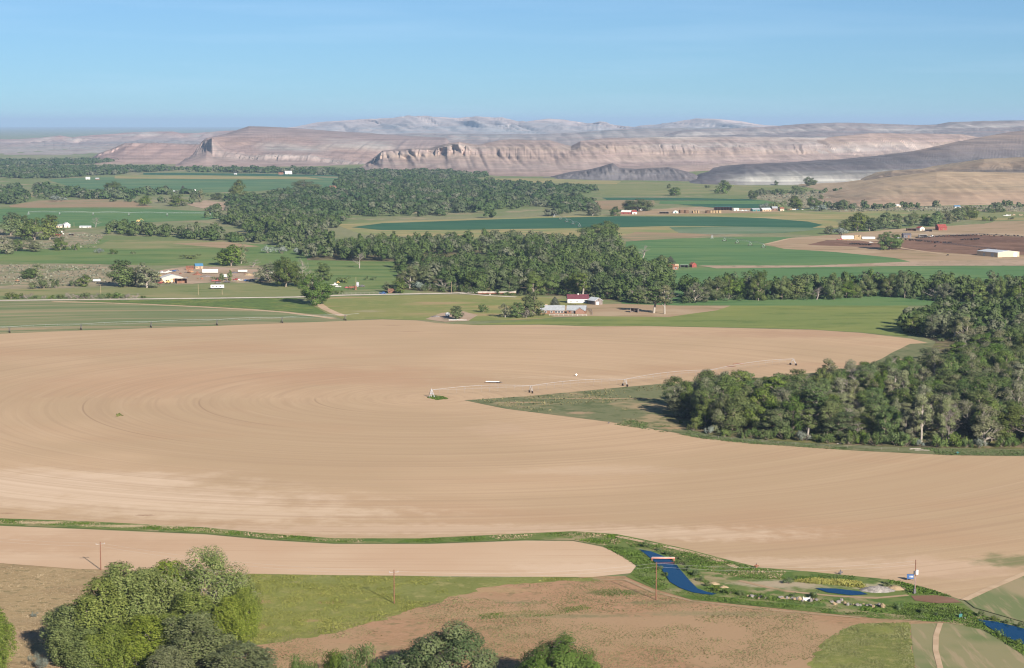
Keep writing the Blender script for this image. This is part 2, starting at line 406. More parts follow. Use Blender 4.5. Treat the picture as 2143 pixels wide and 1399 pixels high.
def sheet(name, pxpoly, z, mat, rough=0.0, seg=12.0, jseed=0):
    """a field: polygon through photo pixels on the ground, edges broken up by `rough` metres"""
    r = np.random.default_rng(jseed + len(pxpoly) * 13)
    P = W([p[0] for p in pxpoly], [p[1] for p in pxpoly], z)
    out = []
    for i in range(len(P)):
        a, b = P[i], P[(i + 1) % len(P)]
        n = max(1, int(np.linalg.norm(b - a) / seg))
        for k in range(n):
            p = a + (b - a) * k / n
            if rough:
                dn = np.array([-(b - a)[1], (b - a)[0], 0]) / (np.linalg.norm(b - a) + 1e-9); q = np.linalg.norm(b - a) * k / n + 37.0 * i
                p = p + dn * rough * 2.6 * (fbm(np.array([q / (seg * 2.2)]), np.array([jseed + .5 + i * .0]), 5 + jseed, 3)[0] - .5) * min(1.0, k / 2.0, (n - k) / 2.0)
            out.append(p)
    out = np.array(out)
    area = np.sum(out[:, 0] * np.roll(out[:, 1], -1) - np.roll(out[:, 0], -1) * out[:, 1])
    if area < 0: out = out[::-1]
    me = bpy.data.meshes.new(name); me.from_pydata([tuple(p) for p in out], [], [tuple(range(len(out)))]); me.update(); me.materials.append(mat)
    return structure(name, me)

def strip(name, pxline, width, z, mat):
    """a road or track of constant width along ground points"""
    P = W([p[0] for p in pxline], [p[1] for p in pxline], z)
    Q = [P[0]]
    for a, b in zip(P[:-1], P[1:]):
        n = max(1, int(np.linalg.norm(b - a) / 25))
        for k in range(1, n + 1): Q.append(a + (b - a) * k / n)
    Q = np.array(Q); T = np.gradient(Q, axis=0); T /= np.linalg.norm(T, axis=1)[:, None]
    N = np.stack([-T[:, 1], T[:, 0], 0 * T[:, 0]], -1) * width / 2
    v = np.concatenate([Q - N, Q + N]); n = len(Q)
    f = np.array([[i, i + 1, n + i + 1, n + i] for i in range(n - 1)])
    return structure(name, np_mesh(name, v, f, mat))

def G(*a, **k): return ground_mat(*a, **k)

PIV = W(902, 833)
TAN = (0.400, 0.280, 0.172)
M['ground'] = G('valley_ground', (0.205, 0.198, 0.105), [(0.004, (0.140, 0.175, 0.065), 0.40, 0.58), (0.02, (0.30, 0.235, 0.145), 0.53, 0.70, (1, .6, 1), 0, .8), (0.15, (0.14, 0.14, 0.075), 0.52, 0.62, (1, 1, 1), 0, .6)])
rings = [rows_ring(PIV, 0.10, 1.6, (0.375, 0.250, 0.153), 0.38, 0.7, 0.15), rows_ring(PIV, 0.21, 0.9, (0.345, 0.225, 0.142), 0.47, 0.66, 0.20, 2.0), rows_ring(PIV, 0.42, 1.5, (0.33, 0.215, 0.138), 0.5, 0.68, 0.20, 2.0), rows_ring(PIV, 0.31, 0.55, (0.33, 0.225, 0.14), 0.53, 0.63, 0.26, 1.0),
         rows_ring(PIV, 0.27, 1.1, (0.50, 0.36, 0.235), 0.54, 0.72, 0.22, 2.0)]
for R, k in ((55, .35), (109, .35), (162, .4)):
    rings.append(track_ring(PIV, R, 0.6, (0.19, 0.115, 0.075), -3.2, -1.9, k))
M['bare'] = G('tilled_soil', TAN, [(0.006, (0.455, 0.315, 0.198), 0.42, 0.65), (0.012, (0.395, 0.250, 0.152), 0.5, 0.7, (.5, 1, 1), 0, .7), (1.6, (.33, .215, .135), .56, .74, (1, 1, 1), 0, .5)],
              [(90, 1015, 95, 45, (0.56, 0.415, 0.295), 1), (330, 1045, 90, 28, (0.56, 0.415, 0.295), .95), (520, 1075, 80, 20, (0.54, 0.40, 0.28), .9), (900, 1108, 150, 12, (0.52, 0.375, 0.262), .8),
               (1420, 1120, 60, 14, (0.53, 0.39, 0.275), .8), (1640, 1178, 60, 10, (0.52, 0.38, 0.268), .7), (1950, 1190, 34, 22, (0.50, 0.35, 0.245), .7),
               (304, 1079, 5, 1.7, (0.27, 0.165, 0.10), .9), (15, 1075, 4, 1.5, (0.27, 0.165, 0.10), .8), (1260, 985, 45, 14, (0.48, 0.345, 0.235), .6),
               (1050, 900, 22, 24, (0.475, 0.335, 0.225), .6), (740, 790, 90, 60, (0.385, 0.232, 0.143), .6), (330, 800, 110, 90, (0.40, 0.245, 0.15), .5),
               (2130, 1175, 16, 14, (0.125, 0.150, 0.06), .8), (1230, 790, 60, 10, (0.49, 0.35, 0.235), .7), (1700, 700, 120, 30, (0.36, 0.225, 0.145), .6),
               (820, 682, 9, 2.5, (0.27, 0.17, 0.11), .7), (860, 695, 12, 3, (0.29, 0.18, 0.115), .6), (1180, 687, 60, 6, (0.34, 0.225, 0.16), .6)],
              rings, bump=0.12)
M['lower_bare'] = G('tilled_soil_strip', (0.455, 0.305, 0.198), [(0.012, (0.50, 0.355, 0.24), 0.4, 0.65), (0.5, (0.40, 0.26, 0.165), 0.5, 0.72, (.03, 1, 1), -.02, .6)],
                    [(100, 1140, 60, 20, (0.41, 0.265, 0.165), .6), (1230, 1190, 30, 12, (0.53, 0.385, 0.27), .8)], bump=0.12)
M['striped'] = G('thin_crop', (0.150, 0.172, 0.080), [(0.01, (0.20, 0.20, 0.10), .4, .65)], [(60, 690, 45, 12, (0.40, 0.26, 0.165), .8), (330, 682, 180, 6, (0.09, 0.15, 0.055), .7)],
                 [rows_ring(W(60, 850), 0.085, 1.6, (0.29, 0.225, 0.13), 0.47, 0.62, 0.75), rows_ring(W(60, 850), 0.05, 1.2, (0.105, 0.150, 0.060), 0.5, 0.65, 0.7)])
M['wedge'] = G('rough_pasture', (0.145, 0.150, 0.075), [(0.03, (0.30, 0.225, 0.13), .52, .66), (0.12, (0.10, 0.115, 0.05), .5, .64), (.5, (.2, .18, .1), .55, .7, (1, 1, 1), 0, .6)],
               [(1210, 865, 9, 6, (0.36, 0.24, 0.15), .8), (1090, 843, 15, 3, (0.37, 0.25, 0.155), .9), (1250, 835, 42, 2.5, (0.36, 0.245, 0.15), .8), (1410, 897, 9, 5, (0.33, 0.22, 0.13), .9)])
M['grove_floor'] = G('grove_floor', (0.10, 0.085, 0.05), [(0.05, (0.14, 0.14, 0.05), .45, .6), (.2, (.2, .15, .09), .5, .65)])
M['bank'] = G('canal_bank_soil', (0.125, 0.155, 0.045), [(0.04, (0.28, 0.22, 0.125), .52, .66), (0.2, (0.085, 0.130, 0.032), .48, .62)],
              [(1640, 1225, 16, 8, (0.36, 0.285, 0.20), .9), (1590, 1222, 14, 4, (0.36, 0.28, 0.19), .8), (1860, 1230, 14, 6, (0.46, 0.37, 0.26), .8), (90, 1095, 24, 3, (0.46, 0.34, 0.215), .9),
               (300, 1102, 26, 3, (0.46, 0.34, 0.215), .9), (420, 1110, 14, 3, (0.46, 0.34, 0.215), .7)])
M['meadow'] = G('meadow', (0.190, 0.195, 0.062), [(0.03, (0.150, 0.160, 0.045), .42, .62), (0.25, (0.25, 0.225, 0.085), .5, .66), (.9, (.14, .15, .04), .5, .64, (1, 1, 1), 0, .7)],
                [(540, 1260, 5, 3.5, (0.33, 0.195, 0.115), .8), (690, 1262, 5, 2.5, (0.33, 0.195, 0.115), .8), (650, 1300, 6, 2, (0.34, 0.2, 0.12), .7), (535, 1310, 4, 5, (0.34, 0.2, 0.12), .8)], bump=0.35)
M['brown'] = G('dry_brown_soil', (0.335, 0.195, 0.115), [(0.04, (0.30, 0.182, 0.102), .4, .6), (0.06, (0.235, 0.185, 0.095), .54, .68, (.6, 1, 1), 0, .7), (0.35, (0.22, 0.155, 0.08), .52, .66), (1.1, (.37, .225, .135), .5, .66, (.5, 1, 1), .3, .7), (0.015, (0.33, 0.215, 0.125), .48, .62)],
               [(1150, 1290, 30, 3, (0.145, 0.15, 0.075), .7), (1290, 1240, 14, 3, (0.15, 0.15, 0.08), .55), (1090, 1262, 10, 2, (0.17, 0.165, 0.085), .6), (1010, 1285, 40, 8, (0.33, 0.225, 0.125), .6),
                (1380, 1262, 16, 3, (0.16, 0.155, 0.08), .6), (1500, 1285, 30, 4, (0.19, 0.175, 0.09), .55), (1000, 1235, 26, 6, (0.36, 0.25, 0.13), .6)], bump=0.4)
M['dry'] = G('dry_grassland', (0.300, 0.215, 0.115), [(0.05, (0.255, 0.175, 0.095), .45, .62), (0.4, (0.20, 0.155, 0.08), .52, .66), (1.0, (.36, .265, .15), .5, .66, (.6, 1, 1), .2, .7)],
             [(60, 1330, 10, 8, (0.30, 0.19, 0.13), .7), (45, 1300, 12, 5, (0.26, 0.19, 0.11), .6)], bump=0.4)
M['patch'] = G('young_green_patch', (0.185, 0.195, 0.052), [(0.06, (0.14, 0.155, 0.042), .42, .6), (0.5, (0.24, 0.22, 0.08), .5, .66)], bump=0.35)
M['arc'] = G('sprouting_crop', (0.28, 0.225, 0.130), [(0.045, (0.150, 0.170, 0.075), .44, .58, (1, .3, 1), .4), (0.5, (0.30, 0.23, 0.14), .5, .68, (1, .1, 1), .15, .8)])
M['sprout'] = G('sprouting_field', (0.225, 0.200, 0.105), [(0.03, (0.145, 0.165, 0.070), .42, .6), (0.5, (0.30, 0.23, 0.14), .5, .68, (1, .1, 1), .15, .8)])
M['faint_track'] = G('faint_track', (0.34, 0.235, 0.145), [(0.2, (0.24, 0.19, 0.10), .45, .62)])
M['track'] = G('pale_track', (0.46, 0.33, 0.22), [(0.2, (0.40, 0.28, 0.18), .4, .6)])
M['road'] = G('gravel_road', (0.58, 0.50, 0.42), [(0.1, (0.48, 0.41, 0.34), .45, .65)])
M['olive'] = G('olive_pasture', (0.180, 0.190, 0.080), [(0.012, (0.235, 0.210, 0.100), .45, .6), (0.03, (0.135, 0.165, 0.06), .5, .62, (.4, 1, 1)), (0.1, (.21, .2, .09), .5, .65, (1, 1, 1), 0, .6)])
M['yellowgreen'] = G('yellow_green_pasture', (0.215, 0.205, 0.075), [(0.014, (0.17, 0.19, 0.062), .45, .6, (.5, 1, 1)), (0.03, (0.31, 0.225, 0.115), .52, .66, (.35, 1, 1)), (0.12, (.25, .23, .09), .5, .65, (1, 1, 1), 0, .6)],
                     [(770, 652, 16, 10, (0.30, 0.26, 0.16), .7), (1060, 642, 60, 16, (0.33, 0.24, 0.11), .6)])
M['hayfield'] = G('green_hay_field', (0.160, 0.190, 0.058), [(0.01, (0.20, 0.21, 0.065), .42, .6), (0.05, (0.12, 0.155, 0.045), .5, .66, (.3, 1, 1)), (0.3, (.19, .2, .07), .5, .64, (.5, 1, 1), .1, .6)])
M['verge'] = G('green_verge', (0.105, 0.150, 0.042), [(0.05, (0.15, 0.175, 0.05), .45, .6), (.2, (.08, .11, .035), .5, .65)])
M['green'] = G('green_field', (0.112, 0.170, 0.055), [(0.008, (0.155, 0.185, 0.065), .42, .6), (0.05, (0.085, 0.140, 0.042), .5, .64, (.25, 1, 1))])
M['crop'] = G('crop_green', (0.090, 0.165, 0.062), [(0.01, (0.115, 0.18, 0.066), .42, .6), (0.06, (0.072, 0.14, 0.05), .5, .64, (.2, 1, 1))])
M['crop_dark'] = G('crop_dark_green', (0.033, 0.095, 0.052), [(0.008, (0.045, 0.11, 0.058), .42, .6), (0.05, (0.028, 0.085, 0.045), .5, .64, (.2, 1, 1))])
M['crop_far'] = G('crop_far_green', (0.085, 0.155, 0.075), [(0.006, (0.12, 0.175, 0.08), .42, .6), (.02, (.07, .13, .06), .5, .62, (.3, 1, 1))])
M['bluegreen'] = G('sprinkled_crop', (0.125, 0.175, 0.095), [(0.012, (0.18, 0.205, 0.13), .45, .6, (.4, 1, 1)), (0.03, (0.09, 0.14, 0.07), .5, .62, (.3, 1, 1))])
M['tanstrip'] = G('tan_stubble', (0.32, 0.222, 0.138), [(0.012, (0.37, 0.27, 0.175), .45, .62), (0.05, (0.25, 0.185, 0.10), .5, .65, (.4, 1, 1))])
M['brownfield'] = G('brown_fallow', (0.265, 0.185, 0.11), [(0.012, (0.215, 0.185, 0.10), .45, .62), (0.05, (0.30, 0.21, 0.125), .5, .65, (.3, 1, 1))])
M['stubble'] = G('yellow_stubble', (0.255, 0.220, 0.095), [(0.01, (0.185, 0.205, 0.080), .45, .62), (0.04, (0.33, 0.255, 0.13), .5, .65, (.3, 1, 1))])
M['feedlot'] = G('feedlot_manure', (0.190, 0.108, 0.070), [(0.02, (0.125, 0.068, 0.043), .42, .6, (.5, 1, 1)), (0.1, (0.215, 0.12, 0.085), .52, .66)])
M['yard'] = G('farmyard_dirt', (0.37, 0.265, 0.19), [(0.02, (0.31, 0.225, 0.15), .42, .6), (0.1, (0.22, 0.18, 0.11), .55, .68)])
M['sagey'] = G('sage_flat', (0.245, 0.205, 0.13), [(0.03, (0.185, 0.18, 0.10), .45, .6), (0.1, (0.33, 0.25, 0.165), .5, .64), (.02, (.155, .17, .08), .55, .66)])

# the one big sheet out to the horizon
gv = np.array([(-42000, -1500, 0), (42000, -1500, 0), (42000, 66000, 0), (-42000, 66000, 0)], float)
structure('ground', np_mesh('ground', gv, np.array([[0, 1, 2, 3]]), M['ground']))

BARE_TOP = [(-60, 701), (20, 698), (170, 692), (316, 687), (454, 682), (590, 677), (722, 672), (800, 669), (870, 671), (910, 676), (1000, 681), (1130, 680), (1250, 684), (1350, 683), (1500, 686), (1700, 691), (1800, 697), (1905, 709)]
BARE_LOW = [(2700, 960), (2700, 990), (2143, 1200), (2015, 1257), (1930, 1228), (1860, 1214), (1700, 1198), (1590, 1188), (1520, 1171), (1440, 1150), (1350, 1130), (1290, 1118), (1200, 1112), (1050, 1119), (880, 1127), (700, 1127), (560, 1117), (430, 1104), (200, 1092), (0, 1085), (-60, 1084)]
sheet('bare_field', BARE_TOP + [(1990, 730)] + BARE_LOW, 0.06, M['bare'], 0.35)
WEDGE_LOW = [(1060, 856), (1170, 870), (1280, 884), (1420, 907), (1470, 917), (1560, 927), (1800, 944), (1990, 953), (2143, 955), (2700, 960)]
sheet('pasture_wedge', [(972, 838), (1110, 829), (1300, 811), (1390, 803), (1600, 790), (1800, 772), (1905, 720), (2010, 715), (2700, 715)] + WEDGE_LOW[::-1], 0.12, M['wedge'], 0.8)
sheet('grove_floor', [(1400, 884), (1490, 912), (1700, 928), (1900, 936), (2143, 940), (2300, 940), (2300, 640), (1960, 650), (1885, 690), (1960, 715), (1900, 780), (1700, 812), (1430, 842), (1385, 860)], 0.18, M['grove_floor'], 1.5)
sheet('lower_bare_field', [(-60, 1100), (0, 1101), (200, 1109), (430, 1119), (560, 1131), (700, 1139), (900, 1139), (1100, 1132), (1200, 1133), (1260, 1145), (1308, 1165), (1331, 1185), (1320, 1200), (1240, 1208), (1000, 1207), (700, 1204), (520, 1201), (160, 1191), (0, 1179), (-60, 1177)], 0.10, M['lower_bare'], 0.25)
sheet('canal_bank', [(-60, 1083), (0, 1085), (200, 1092), (430, 1104), (560, 1117), (700, 1127), (880, 1127), (1050, 1119), (1200, 1112), (1290, 1118), (1350, 1130), (1440, 1150), (1520, 1171), (1590, 1188), (1700, 1197), (1860, 1213), (1940, 1240), (2010, 1258), (2040, 1282), (2143, 1312), (2500, 1398), (2500, 1550), (2143, 1372), (2060, 1319), (1980, 1303), (1850, 1296), (1700, 1281), (1560, 1266), (1450, 1256), (1370, 1233), (1310, 1207), (1335, 1187), (1308, 1163), (1262, 1143), (1200, 1131), (1100, 1130), (900, 1137), (700, 1137), (560, 1129), (430, 1117), (200, 1107), (0, 1099), (-60, 1098)], 0.14, M['bank'], 0.3)
sheet('dry_grassland', [(-500, 1170), (0, 1178), (160, 1190), (520, 1201), (560, 1345), (480, 1900), (-900, 1900)], 0.04, M['dry'], 0.5)
sheet('meadow', [(490, 1199), (700, 1203), (1000, 1207), (1240, 1209), (1256, 1215), (1100, 1221), (1000, 1231), (930, 1255), (830, 1288), (760, 1308), (700, 1326), (560, 1348), (480, 1360)], 0.08, M['meadow'], 2.4, 1.6)
sheet('brown_field', [(480, 1360), (560, 1300), (900, 1230), (1240, 1207), (1310, 1206), (1370, 1233), (1450, 1256), (1700, 1281), (1850, 1296), (1990, 1303), (2700, 1900), (300, 1900)], 0.05, M['brown'], 0.4)
sheet('green_patch', [(1722, 1345), (1760, 1320), (1800, 1306), (1903, 1303), (1908, 1360), (1940, 1560), (1660, 1540), (1700, 1380)], 0.09, M['patch'], 1.6, 1.4)
sheet('arc_crop_field', [(1906, 1306), (1980, 1304), (2050, 1316), (2110, 1347), (2160, 1385), (2420, 1560), (1960, 1640), (1910, 1360)], 0.10, M['sprout'], 0.3)
sheet('corner_crop_field', [(2020, 1257), (2143, 1203), (2700, 990), (2700, 1440), (2143, 1302), (2040, 1272)], 0.20, M['arc'], 0.3)
strip('field_track', [(1968, 1304), (1959, 1330), (1958, 1360), (1968, 1399), (1976, 1430)], 1.4, 0.16, M['track'])
strip('corner_track', [(2018, 1256), (2070, 1232), (2143, 1201), (2230, 1166)], 2.2, 0.26, M['track'])
strip('bank_track', [(1240, 1212), (1310, 1214), (1370, 1240), (1450, 1258), (1600, 1276), (1800, 1293)], 1.3, 0.16, M['faint_track'])
strip('pond_track', [(1545, 1215), (1600, 1228), (1650, 1238), (1740, 1247), (1830, 1252), (1900, 1246)], 1.7, 0.20, M['faint_track'])
strip('canal_road', [(1290, 1122), (1370, 1139), (1440, 1154), (1500, 1171), (1548, 1190)], 2.2, 0.22, M['track'])
sheet('brown_bare_patch', [(1906, 1247), (1960, 1246), (1995, 1252), (2012, 1261), (1960, 1263), (1915, 1257)], 0.24, M['feedlot'], 0.3)

# middle distance, left
sheet('striped_field', [(-60, 634), (120, 632), (250, 636), (400, 642), (530, 649), (620, 656), (690, 664), (722, 672), (590, 677), (454, 682), (316, 687), (170, 692), (20, 698), (-60, 701)], 0.10, M['striped'], 0.6)
sheet('green_verge', [(130, 631), (300, 628), (620, 624), (655, 640), (690, 660), (620, 654), (530, 647), (400, 640), (250, 634)], 0.11, M['verge'], 0.5)
strip('headland_track', [(110, 631), (180, 633), (300, 637), (430, 643), (520, 648), (600, 654), (700, 667)], 6, 0.14, M['track'])
sheet('roadside_pasture', [(655, 640), (680, 624), (720, 621), (950, 617), (1100, 620), (1240, 632), (1240, 655), (1130, 668), (1000, 672), (900, 671), (800, 668), (722, 670), (690, 658)], 0.08, M['yellowgreen'], 1.0)
sheet('olive_pasture', [(-60, 606), (150, 604), (330, 600), (450, 594), (560, 594), (640, 606), (660, 620), (400, 624), (0, 628), (-60, 628)], 0.06, M['olive'], 1.5)
strip('road', [(-80, 630), (0, 629), (200, 627), (400, 625), (620, 622), (720, 618), (940, 614), (1000, 612)], 8.0, 0.20, M['road'])
strip('driveway', [(668, 637), (680, 646), (700, 655), (720, 662)], 6.0, 0.16, M['track'])
strip('bridge_track', [(965, 614), (1020, 619), (1080, 622)], 5.0, 0.18, M['road'])
sheet('green_hay_field', [(900, 677), (1000, 679), (1130, 670), (1240, 661), (1400, 662), (1480, 648), (1560, 632), (1850, 626), (1900, 640), (1900, 705), (1800, 696), (1700, 690), (1500, 685), (1350, 682), (1250, 683), (1130, 679), (1000, 680)], 0.09, M['hayfield'], 1.0)
sheet('farmyard', [(1130, 650), (1200, 638), (1300, 636), (1420, 640), (1530, 640), (1500, 650), (1400, 664), (1240, 662), (1160, 664)], 0.12, M['tanstrip'], 1.5)
sheet('yard_dirt', [(890, 668), (925, 655), (970, 652), (1000, 660), (980, 672), (930, 674)], 0.13, M['yard'], 1.0)
sheet('sage_flat', [(-60, 555), (120, 552), (300, 556), (330, 566), (400, 560), (540, 556), (600, 580), (560, 594), (440, 592), (330, 600), (150, 604), (-60, 606)], 0.05, M['sagey'], 2.0)
sheet('junkyard', [(318, 592), (335, 566), (400, 556), (470, 560), (560, 566), (640, 580), (560, 590), (460, 590), (400, 594)], 0.10, M['yard'], 1.5)
sheet('meadow_left', [(-60, 500), (180, 500), (400, 508), (560, 512), (680, 540), (830, 548), (830, 604), (690, 610), (600, 580), (540, 556), (330, 556), (120, 552), (-60, 545)], 0.04, M['green'], 2.0)
sheet('upper_meadow', [(190, 520), (230, 503), (400, 503), (520, 512), (480, 520), (300, 521)], 0.07, M['olive'], 2.0)
sheet('tan_meadow_strip', [(360, 510), (470, 506), (545, 516), (470, 520)], 0.10, M['tanstrip'], 2.0)
sheet('scrub_flat', [(-60, 478), (110, 484), (170, 484), (220, 492), (200, 510), (100, 522), (-60, 522)], 0.06, M['sagey'], 3.0)
sheet('green_circle_field', [(-100, 438), (60, 436), (300, 437), (440, 443), (480, 452), (440, 460), (300, 466), (200, 475), (60, 470), (-100, 470)], 0.08, M['crop'], 1.0)
sheet('brown_strip_field', [(20, 430), (80, 420), (220, 417), (290, 422), (320, 434), (60, 435), (20, 434)], 0.10, M['brownfield'], 2.0)
sheet('far_green_field', [(100, 376), (200, 371), (400, 369), (600, 368), (720, 374), (700, 392), (500, 402), (380, 404), (300, 400), (160, 396)], 0.10, M['crop_far'], 4.0, 60)
sheet('far_tan_strip', [(240, 368), (400, 367), (640, 371), (680, 376), (400, 375), (240, 374)], 0.30, M['stubble'], 3.0, 60)
sheet('far_dark_field', [(300, 362), (560, 364), (740, 368), (740, 370), (500, 368), (300, 366)], 0.25, M['crop_dark'], 3.0, 60)
sheet('bare_bank', [(390, 428), (430, 420), (470, 424), (560, 432), (580, 440), (500, 444), (420, 436)], 0.15, M['yard'], 3.0)
# middle distance, centre and right
sheet('stubble_rim', [(700, 470), (800, 464), (1050, 456), (1290, 450), (1480, 444), (1640, 448), (1750, 462), (1760, 476), (1660, 484), (1400, 492), (1000, 500), (760, 492)], 0.06, M['stubble'], 2.0)
sheet('dark_circle_field', [(735, 476), (800, 467.5), (1050, 459), (1290, 453), (1480, 453.5), (1600, 457), (1690, 464), (1722, 471), (1700, 477), (1560, 475), (1420, 473), (1300, 476), (1000, 481), (800, 482)], 0.14, M['crop_dark'], 0.5)
sheet('sprinkled_strip', [(1400, 475), (1560, 475), (1700, 477), (1735, 478), (1640, 488), (1500, 491), (1420, 488)], 0.16, M['bluegreen'], 2.0)
sheet('fallow_strip', [(1290, 497), (1330, 486), (1420, 488), (1500, 492), (1440, 498), (1330, 504)], 0.17, M['brownfield'], 2.0)
sheet('green_right_field', [(1310, 506), (1400, 500), (1560, 496), (1660, 497), (1610, 508), (1600, 514), (1640, 521), (1750, 528), (1870, 540), (1905, 548), (1700, 556), (1480, 556), (1400, 566), (1340, 575), (1310, 560)], 0.12, M['crop'], 0.8)
sheet('green_lower_field', [(1300, 600), (1400, 566), (1480, 560), (1900, 556), (2200, 557), (2200, 640), (1300, 640)], 0.10, M['crop'], 0.8)
sheet('bare_headland', [(1460, 556), (1700, 556), (1905, 548), (2200, 541), (2200, 556), (1900, 557), (1500, 562)], 0.15, M['yard'], 0.8)
sheet('yard_right', [(1605, 512), (1650, 499), (1760, 490), (1900, 478), (2040, 470), (2200, 462), (2200, 548), (1905, 549), (1870, 540), (1750, 528), (1640, 521)], 0.11, M['tanstrip'], 1.0)
sheet('feedlot', [(1688, 513), (1730, 503), (1850, 505), (1900, 502), (1960, 494), (2050, 492), (2200, 500), (2200, 534), (2050, 534), (1960, 528), (1880, 522), (1800, 517)], 0.18, M['feedlot'], 1.0)
strip('feedlot_track', [(1600, 512), (1650, 500), (1750, 497), (1850, 510), (1890, 520), (1980, 533), (2060, 537), (2200, 541)], 5, 0.24, M['track'])
sheet('tan_flat', [(2010, 482), (2080, 464), (2200, 461), (2200, 496), (2050, 490)], 0.15, M['tanstrip'], 2.0)
sheet('hay_meadow', [(1760, 444), (1900, 440), (2200, 446), (2200, 460), (2060, 462), (1900, 456), (1700, 462), (1640, 449), (1500, 444)], 0.13, M['stubble'], 2.0)
sheet('bright_meadow', [(1840, 440), (2000, 441), (2200, 445), (2200, 456), (2060, 456), (1900, 447)], 0.19, M['olive'], 2.0)
sheet('farm_strip', [(1280, 452), (1300, 443), (1480, 432), (1600, 436), (1640, 444), (1480, 448)], 0.20, M['tanstrip'], 2.0)
sheet('far_right_meadow', [(1050, 374), (1200, 376), (1440, 384), (1640, 391), (1720, 392), (1640, 408), (1500, 408), (1260, 408), (1240, 395), (1080, 384)], 0.12, M['olive'], 4.0, 60)
sheet('far_tan_meadow', [(1000, 374), (1160, 374), (1300, 380), (1290, 386), (1100, 382)], 0.22, M['stubble'], 4.0, 60)
sheet('far_dark_strip', [(1260, 414), (1400, 414), (1560, 417), (1600, 420), (1400, 420), (1270, 419)], 0.24, M['crop_dark'], 2.0)
sheet('far_green_strip', [(1380, 421), (1600, 420), (1640, 426), (1500, 430), (1380, 427)], 0.22, M['crop'], 2.0)
sheet('far_brown_strip', [(1240, 420), (1370, 418), (1370, 430), (1290, 440), (1200, 436)], 0.21, M['brownfield'], 2.0)
sheet('dark_lower_strip', [(1420, 428), (1600, 427), (1620, 436), (1500, 436)], 0.26, M['crop_dark'], 2.0)
sheet('sage_right', [(1560, 412), (1640, 402), (1760, 400), (1760, 432), (1660, 436), (1640, 424)], 0.17, M['sagey'], 3.0)
sheet('scrub_right', [(1700, 436), (1850, 434), (2200, 429), (2200, 445), (1900, 440), (1760, 444)], 0.16, M['sagey'], 3.0)
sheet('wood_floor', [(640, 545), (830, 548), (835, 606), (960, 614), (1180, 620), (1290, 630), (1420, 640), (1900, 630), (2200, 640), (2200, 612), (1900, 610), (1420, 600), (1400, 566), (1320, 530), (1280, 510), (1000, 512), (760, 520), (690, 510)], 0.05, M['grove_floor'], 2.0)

# water
mw, nt, b = new_mat('canal_water'); b.inputs['Base Color'].default_value = (0.0, 0.030, 0.085, 1); b.inputs['Roughness'].default_value = 0.08; b.inputs['Specular IOR Level'].default_value = 0.06; b.inputs['IOR'].default_value = 1.33
bp = nd(nt, 'ShaderNodeBump'); bp.inputs['Strength'].default_value = 0.08; tn = nd(nt, 'ShaderNodeTexNoise'); tn.inputs['Scale'].default_value = 0.8
gg = nd(nt, 'ShaderNodeNewGeometry'); nt.links.new(gg.outputs['Position'], tn.inputs['Vector']); nt.links.new(tn.outputs[0], bp.inputs['Height']); nt.links.new(bp.outputs[0], b.inputs['Normal'])
M['water'] = mw
sheet('canal_water', [(1338, 1150), (1362, 1154), (1388, 1164), (1412, 1177), (1424, 1193), (1442, 1214), (1460, 1232), (1480, 1239), (1500, 1243), (1490, 1245), (1470, 1243), (1450, 1240), (1424, 1231), (1402, 1218), (1392, 1203), (1384, 1191), (1366, 1172)], 0.30, M['water'], 0.2, 6)
sheet('canal_water', [(2044, 1296), (2090, 1302), (2143, 1316), (2500, 1405), (2500, 1520), (2143, 1349), (2100, 1331), (2066, 1311)], 0.30, M['water'], 0.2, 6)
sheet('pond', [(1706, 1231), (1750, 1232), (1800, 1238), (1817, 1244), (1782, 1246), (1732, 1240)], 0.31, M['water'], 0.2, 6)

# ------------------------------------------------------------------ hills
def hill_mat(name, strata, zs=0.12, contrast=0.35):
    m, nt, b = new_mat(name); b.inputs['Specular IOR Level'].default_value = 0.02; b.inputs['Roughness'].default_value = 1.0
    at = nd(nt, 'ShaderNodeAttribute', attribute_name='soil'); geo = nd(nt, 'ShaderNodeNewGeometry')
    f = noise_fac(nt, geo.outputs['Position'], 1.0, 0.42, 0.6, 3.0, (0.0016, 0.0016, zs))
    c = mixc(nt, mathn(nt, 'MULTIPLY', f, contrast), at.outputs['Color'], strata)
    fs = noise_fac(nt, geo.outputs['Position'], 1.0, 0.46, 0.60, 2.0, (0.0012, 0.0012, zs * 3.5), 0, 2.2)
    c = mixc(nt, mathn(nt, 'MULTIPLY', fs, contrast * .75), c, tuple(min(1, x * 1.9) for x in strata))
    f2 = noise_fac(nt, geo.outputs['Position'], 0.012, 0.42, 0.64, 6.0)
    hs = nd(nt, 'ShaderNodeHueSaturation'); nt.links.new(c, hs.inputs['Color']); nt.links.new(mathn(nt, 'MULTIPLY_ADD', f2, -0.24, 1.10), hs.inputs['Value'])
    f3 = noise_fac(nt, geo.outputs['Position'], 0.045, 0.55, 0.66, 4.0, seed=3.3)
    c3 = mixc(nt, mathn(nt, 'MULTIPLY', f3, 0.35), hs.outputs[0], (0.17, 0.15, 0.12))
    nt.links.new(c3, b.inputs['Base Color'])
    return m

PINK, TANH, PALE, DARK, WHITE, SAGE = (0.33, 0.205, 0.165), (0.345, 0.225, 0.155), (0.34, 0.28, 0.245), (0.18, 0.155, 0.15), (0.37, 0.335, 0.29), (0.175, 0.165, 0.15)
M['badland'] = hill_mat('badland_clay', (0.20, 0.145, 0.135), 0.12, 0.5)
M['farhill'] = hill_mat('far_mountain_rock', (0.30, 0.22, 0.19), 0.05, 0.3)
M['shale'] = hill_mat('dark_shale', (0.085, 0.072, 0.075), 0.1, 0.5)
M['tanhill'] = hill_mat('dry_grass_hill', (0.27, 0.19, 0.12), 0.2, 0.25)

